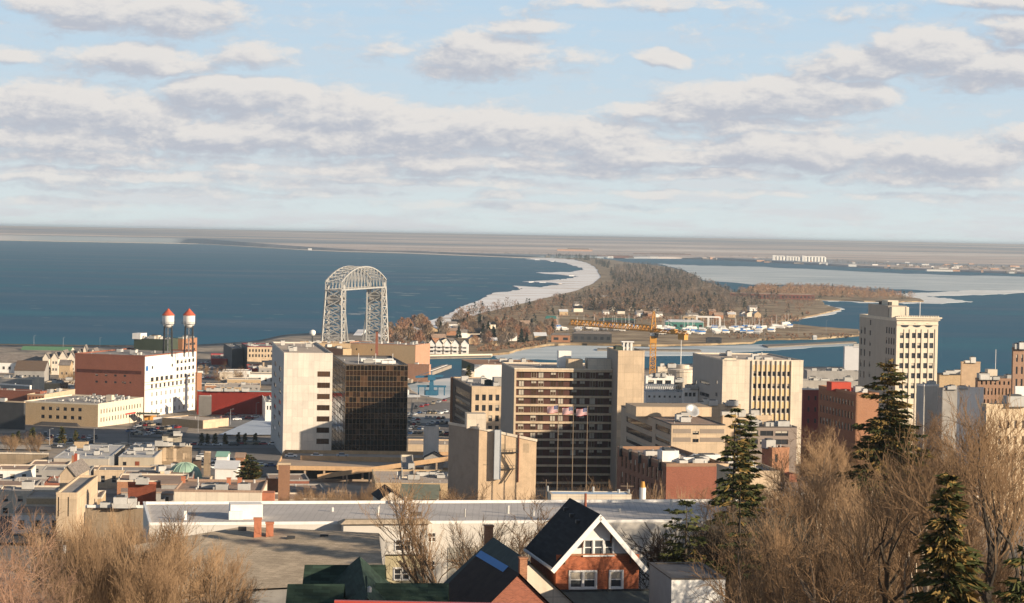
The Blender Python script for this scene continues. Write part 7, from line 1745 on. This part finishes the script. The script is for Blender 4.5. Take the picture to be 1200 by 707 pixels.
for k in range(130):
    x = r9.uniform(400, 690); y = r9.uniform(303, 372); 
    if x > lerp_tab([(303, 610), (340, 600), (355, 545), (372, 480)], y) - 5 and not (y < 320 and x < 640): continue
    p = onz(x, y, .15); s_ = r9.uniform(2, 9) * (1.8 if y < 330 else 1); m.poly([(p.x + s_ * 1.8 * math.cos(t) * r9.uniform(.7, 1.1), p.y + s_ * .6 * math.sin(t) * r9.uniform(.7, 1.1), .16) for t in np.linspace(0, 6.28, 8)[:-1]])
for k in range(60):
    x = r9.uniform(20, 520); y = lerp_tab(FSH, x) + r9.uniform(8, 100); p = onz(x, y, .15)
    if p.y < 2300: continue
    s_ = r9.uniform(1.5, 5) * p.y / 4000; m.poly([(p.x + s_ * 2.5 * math.cos(t), p.y + s_ * .5 * math.sin(t), .16) for t in np.linspace(0, 6.28, 7)[:-1]])
tag(m.build('whitecaps', M_whiteice), 'small white crests and floes dotted over the lake', 'whitecaps', kind='stuff')

# ------------------------------------------------------------------ cars
def car_mesh(paint, L=4.6, van=False):
    h1, h2 = (.95, 1.5) if not van else (1.15, 2.0); m = MB()
    m.box((0, 0, .3), (L, 1.8, h1 - .3), 0, 0, (L * .97, 1.7)); c0 = -.25 if not van else -.1; lw = L * (.5 if not van else .72)
    m.box((c0, 0, h1), (lw, 1.62, h2 - h1), 0, 1, (lw * .78, 1.35)); m.box((c0, 0, h2), (lw * .74, 1.3, .05), 0, 0)
    for x in (-L * .31, L * .31):
        for y in (-.82, .82): m.tube([(x, y - .1, .33), (x, y + .1, .33)], .33, 10, 2)
    return m.mesh('car', [paint, G_DARK, M_dark])
def paint(n, c): return mat('car_paint_' + n, c, .3, .03, 1, spec=.5)
CARS = [(car_mesh(paint('white', (.75, .75, .74))), 'white'), (car_mesh(paint('silver', (.42, .43, .45))), 'silver'), (car_mesh(paint('black', (.02, .02, .022))), 'black'), (car_mesh(paint('red', (.32, .02, .02))), 'red'), (car_mesh(paint('blue', (.03, .08, .20))), 'blue'), (car_mesh(paint('tan', (.36, .30, .22)), 4.9, True), 'tan'), (car_mesh(paint('dark', (.05, .055, .06)), 4.9, True), 'dark grey')]
def park(pts, where, group, rz, n=None, jit=.1, z=None):
    for (x, y) in pts:
        me, col = rnd.choice(CARS); p = gnd(x, y); o = link('parked_car', me, None, (p.x, p.y, (p.z + .42) if z is None else z), rz + rnd.uniform(-jit, jit))
        tag(o, '%s car parked %s' % (col, where), 'car', group)
row = lambda x0, y0, x1, y1, n: [(x0 + (x1 - x0) * (i + rnd.uniform(-.12, .12)) / (n - 1), y0 + (y1 - y0) * i / (n - 1)) for i in range(n) if rnd.random() < .86]
park(row(46, 514, 112, 517, 10) + row(50, 518.5, 108, 521, 8), 'in the row before the beige office block', 'cars before the beige office block', 1.7)
park(row(152, 508, 214, 504, 12) + row(156, 503, 205, 498.5, 10) + row(156, 512, 205, 510, 9), 'in the lot right of the beige office block', 'cars right of the beige office block', 1.2)
park(row(214, 497, 262, 493, 8) + row(268, 489, 300, 484, 7) + row(262, 497, 300, 491, 6), 'along the road below the red warehouse', 'cars below the red warehouse', .4)
park(row(238, 446, 285, 445, 10) + row(240, 440, 284, 438, 10) + row(236, 434, 260, 433, 5), 'in the lot before the canal district, behind the red warehouse', 'cars behind the red warehouse', .3)
park(row(480, 495, 524, 492, 10) + row(480, 500, 524, 499, 9) + row(482, 505, 522, 505, 9) + row(488, 480, 520, 473, 6), 'in the harbour lot between glass block and offices', 'cars in the harbour lot', 1.4)
park(row(76, 444, 88, 440, 5), 'beside the evergreens near the resort', 'cars near the resort', .8)
park(row(8, 575, 50, 573, 4) + row(6, 592, 30, 590, 3) + row(40, 604, 56, 620, 3), 'in the shaded street at the far left', 'cars in the shaded street', .1)
park(row(240, 545, 300, 543, 5), 'on the ground behind the brown roofed row', 'cars behind the brown roofed row', .2)
for k, (s_, d) in enumerate(((3, 42), (12.5, 44), (22, 46))):
    p = deckA(s_, d, deckz - .9); me, col = CARS[(0, 0, 1)[k]]; tag(link('parked_car', me, None, p, .1), ('white car at the left end of the parking deck', 'bright white car beside the pale office tower foot on the deck', 'silver car right of the two white cars on the parking deck')[k], 'car')
# box trailer and yellow truck
p = gnd(196, 499.5); r = thing('box_trailer', p, 'long white box trailer parked before the low tan store', 'trailer', None, .02); r.location.z += .3
MB().box((0, 0, 1.1), (13.5, 2.5, 2.8)).build('box', M_white, r, off=(0, 0, 0)); m = MB()
for x in (-5.5, -4.3, 5): 
    m2 = MB()
    for y in (-1, 1): m2.tube([(x, y - .15, .5), (x, y + .15, .5)], .5, 10)
    m2.build('axle', M_dark, r, off=(0, 0, 0))
p = gnd(176, 495.5); r = thing('truck', p, 'yellow truck under the loading canopy beside the warehouse', 'truck', None, .2); r.location.z += .3
MB().box((0, 0, .9), (6, 2.4, 2.4)).build('box', M_crane, r, off=(0, 0, 0)); MB().box((4.1, 0, .6), (1.9, 2.2, 2)).build('cab', M_crane, r, off=(0, 0, 0)); MB().tube([(-2, -1.1, .5), (-2, 1.1, .5)], .5, 10).build('axle', M_dark, r, off=(0, 0, 0)); MB().tube([(4, -1.1, .5), (4, 1.1, .5)], .5, 10).build('axle', M_dark, r, off=(0, 0, 0))
p = gnd(172, 498); r = thing('loading_canopy', (p.x, p.y + 4, p.z), 'flat dark loading canopy on posts at the foot of the white flank', 'canopy'); MB().box((0, 0, 4.6), (11, 7, .5)).build('roof', M_green, r, off=(0, 0, 0))
for x in (-5, 5):
    for y in (-3, 3): MB().box((x, y, 0), (.3, .3, 4.6)).build('post', M_dark, r, off=(0, 0, 0))
# lamp posts and utility poles in town
for x, y in ((58, 526), (110, 526), (152, 520), (232, 508), (270, 500), (300, 492)):
    copy_tree(lp, gnd(x, y), label='slim street lamp beside the lots of the harbour quarter', group='street lamps in the harbour quarter')
def pole(px, ytop, D, lab):
    x, h = top_h(px, ytop, D); r = thing('utility_pole', (x, D, zt(x, D)), lab, 'utility pole'); MB().tube([(0, 0, 0), (0, 0, h)], [.16, .1], 6).build('pole', B_trunk, r, off=(0, 0, 0))
    MB().beam((-1.2, 0, h - .6), (1.2, 0, h - .6), .12).build('crossarm', B_trunk, r, off=(0, 0, 0)); MB().tube([(.3, 0, h - 2.2), (.3, 0, h - 1.2)], .22, 8).build('transformer', M_metal, r, off=(0, 0, 0))
pole(73, 628, 290, 'wooden utility pole among the left thickets'); pole(735, 566, 420, 'wooden utility pole behind the right end of the grey roof, near the flagpoles'); pole(640, 562, 425, 'wooden utility pole at the foot of the balcony block')
# houses half hidden in the right hand wood
for k, (x0, x1, ye, ya, D, wm_, rm, al, lab) in enumerate(((860, 905, 640, 622, 300, M_cottage, M_shing, True, 'cream house half hidden in the right hand wood, nearest the spruce'), (935, 985, 668, 650, 240, M_white, M_tshing, True, 'white house low behind the right hand trees'), (1000, 1030, 655, 636, 260, M_brick2, M_roofb, False, 'brown gabled house deep in the right hand wood'),
     (985, 1010, 575, 566, 420, M_tan, M_shing, True, 'tan house behind the upper rows of bare trees'), (1045, 1095, 585, 570, 400, M_cream, M_roofb, True, 'cream house with a brown roof behind the cone laden spruce'), (905, 940, 605, 592, 370, M_white, M_dshing, False, 'white gabled house glimpsed through the trees under the brick block'), (1120, 1160, 640, 622, 270, M_grey, M_tshing, True, 'grey house seen through the crossing limbs at right'))):
    gable('old_house', lab, x0, x1, ye, D, ya, 9, wm_, rm, along=al)
for k in range(20):     # further rows of plain town houses filling the blocks between the big ones
    px, D = [(rnd.uniform(-20, 60), rnd.uniform(600, 760)), (rnd.uniform(150, 330), rnd.uniform(590, 700)), (rnd.uniform(820, 1140), rnd.uniform(420, 640)), (rnd.uniform(330, 520), rnd.uniform(420, 620))][k % 4]
    x = at_px(px, D); g = zt(x, D); mt, mn = rnd.choice(((M_cream, 'cream'), (M_tan, 'tan'), (M_brick, 'brick red'), (M_white, 'white'), (M_grey, 'grey'))); w, d, h = rnd.uniform(9, 16), rnd.uniform(9, 14), rnd.uniform(5, 8)
    if k % 4 == 0: continue
    r = thing('town_house', (x, D, g - .5), '%s walled flat roofed house ' % mn + ('in the shaded left quarter', 'behind the chimneyed row', 'behind the right hillside trees', 'in the yards below the parking ramp')[k % 4], 'house', 'plain houses between the town blocks', R(TH))
    MB().box((0, 0, 0), (w, d, h)).build('wall', mt, r, off=(0, 0, 0)); MB().box((0, 0, h), (w + .4, d + .4, .35)).build('roof', M_roofb, r, off=(0, 0, 0))
    for j in range(3):
        for i in range(2): MB().box((-w / 2 + w * (j + .5) / 3, -d / 2 - .03, 1.6 + 2.8 * i), (1.1, .06, 1.5)).build('window', G_DARK, r, off=(0, 0, 0))

park(row(240, 452, 300, 450, 12) + row(232, 428, 268, 427, 7), 'near the low blocks behind the red warehouse', 'more cars behind the red warehouse', .3)
park(row(66, 526, 170, 527, 14), 'along the street behind the grey seamed roofs', 'cars along the street behind the grey roofs', .1)
park(row(228, 524, 328, 524, 12), 'along the road below the small conical trees', 'cars by the conical trees', .1)
park(row(240, 552, 318, 549, 8) + row(238, 538, 252, 538, 2), 'on the parking ground by the spreading pine', 'cars by the spreading pine', .2)
park(row(480, 488, 522, 486, 8) + row(482, 510, 524, 511, 8), 'at the harbour side behind the white slab tower', 'cars behind the white slab tower', 1.2)
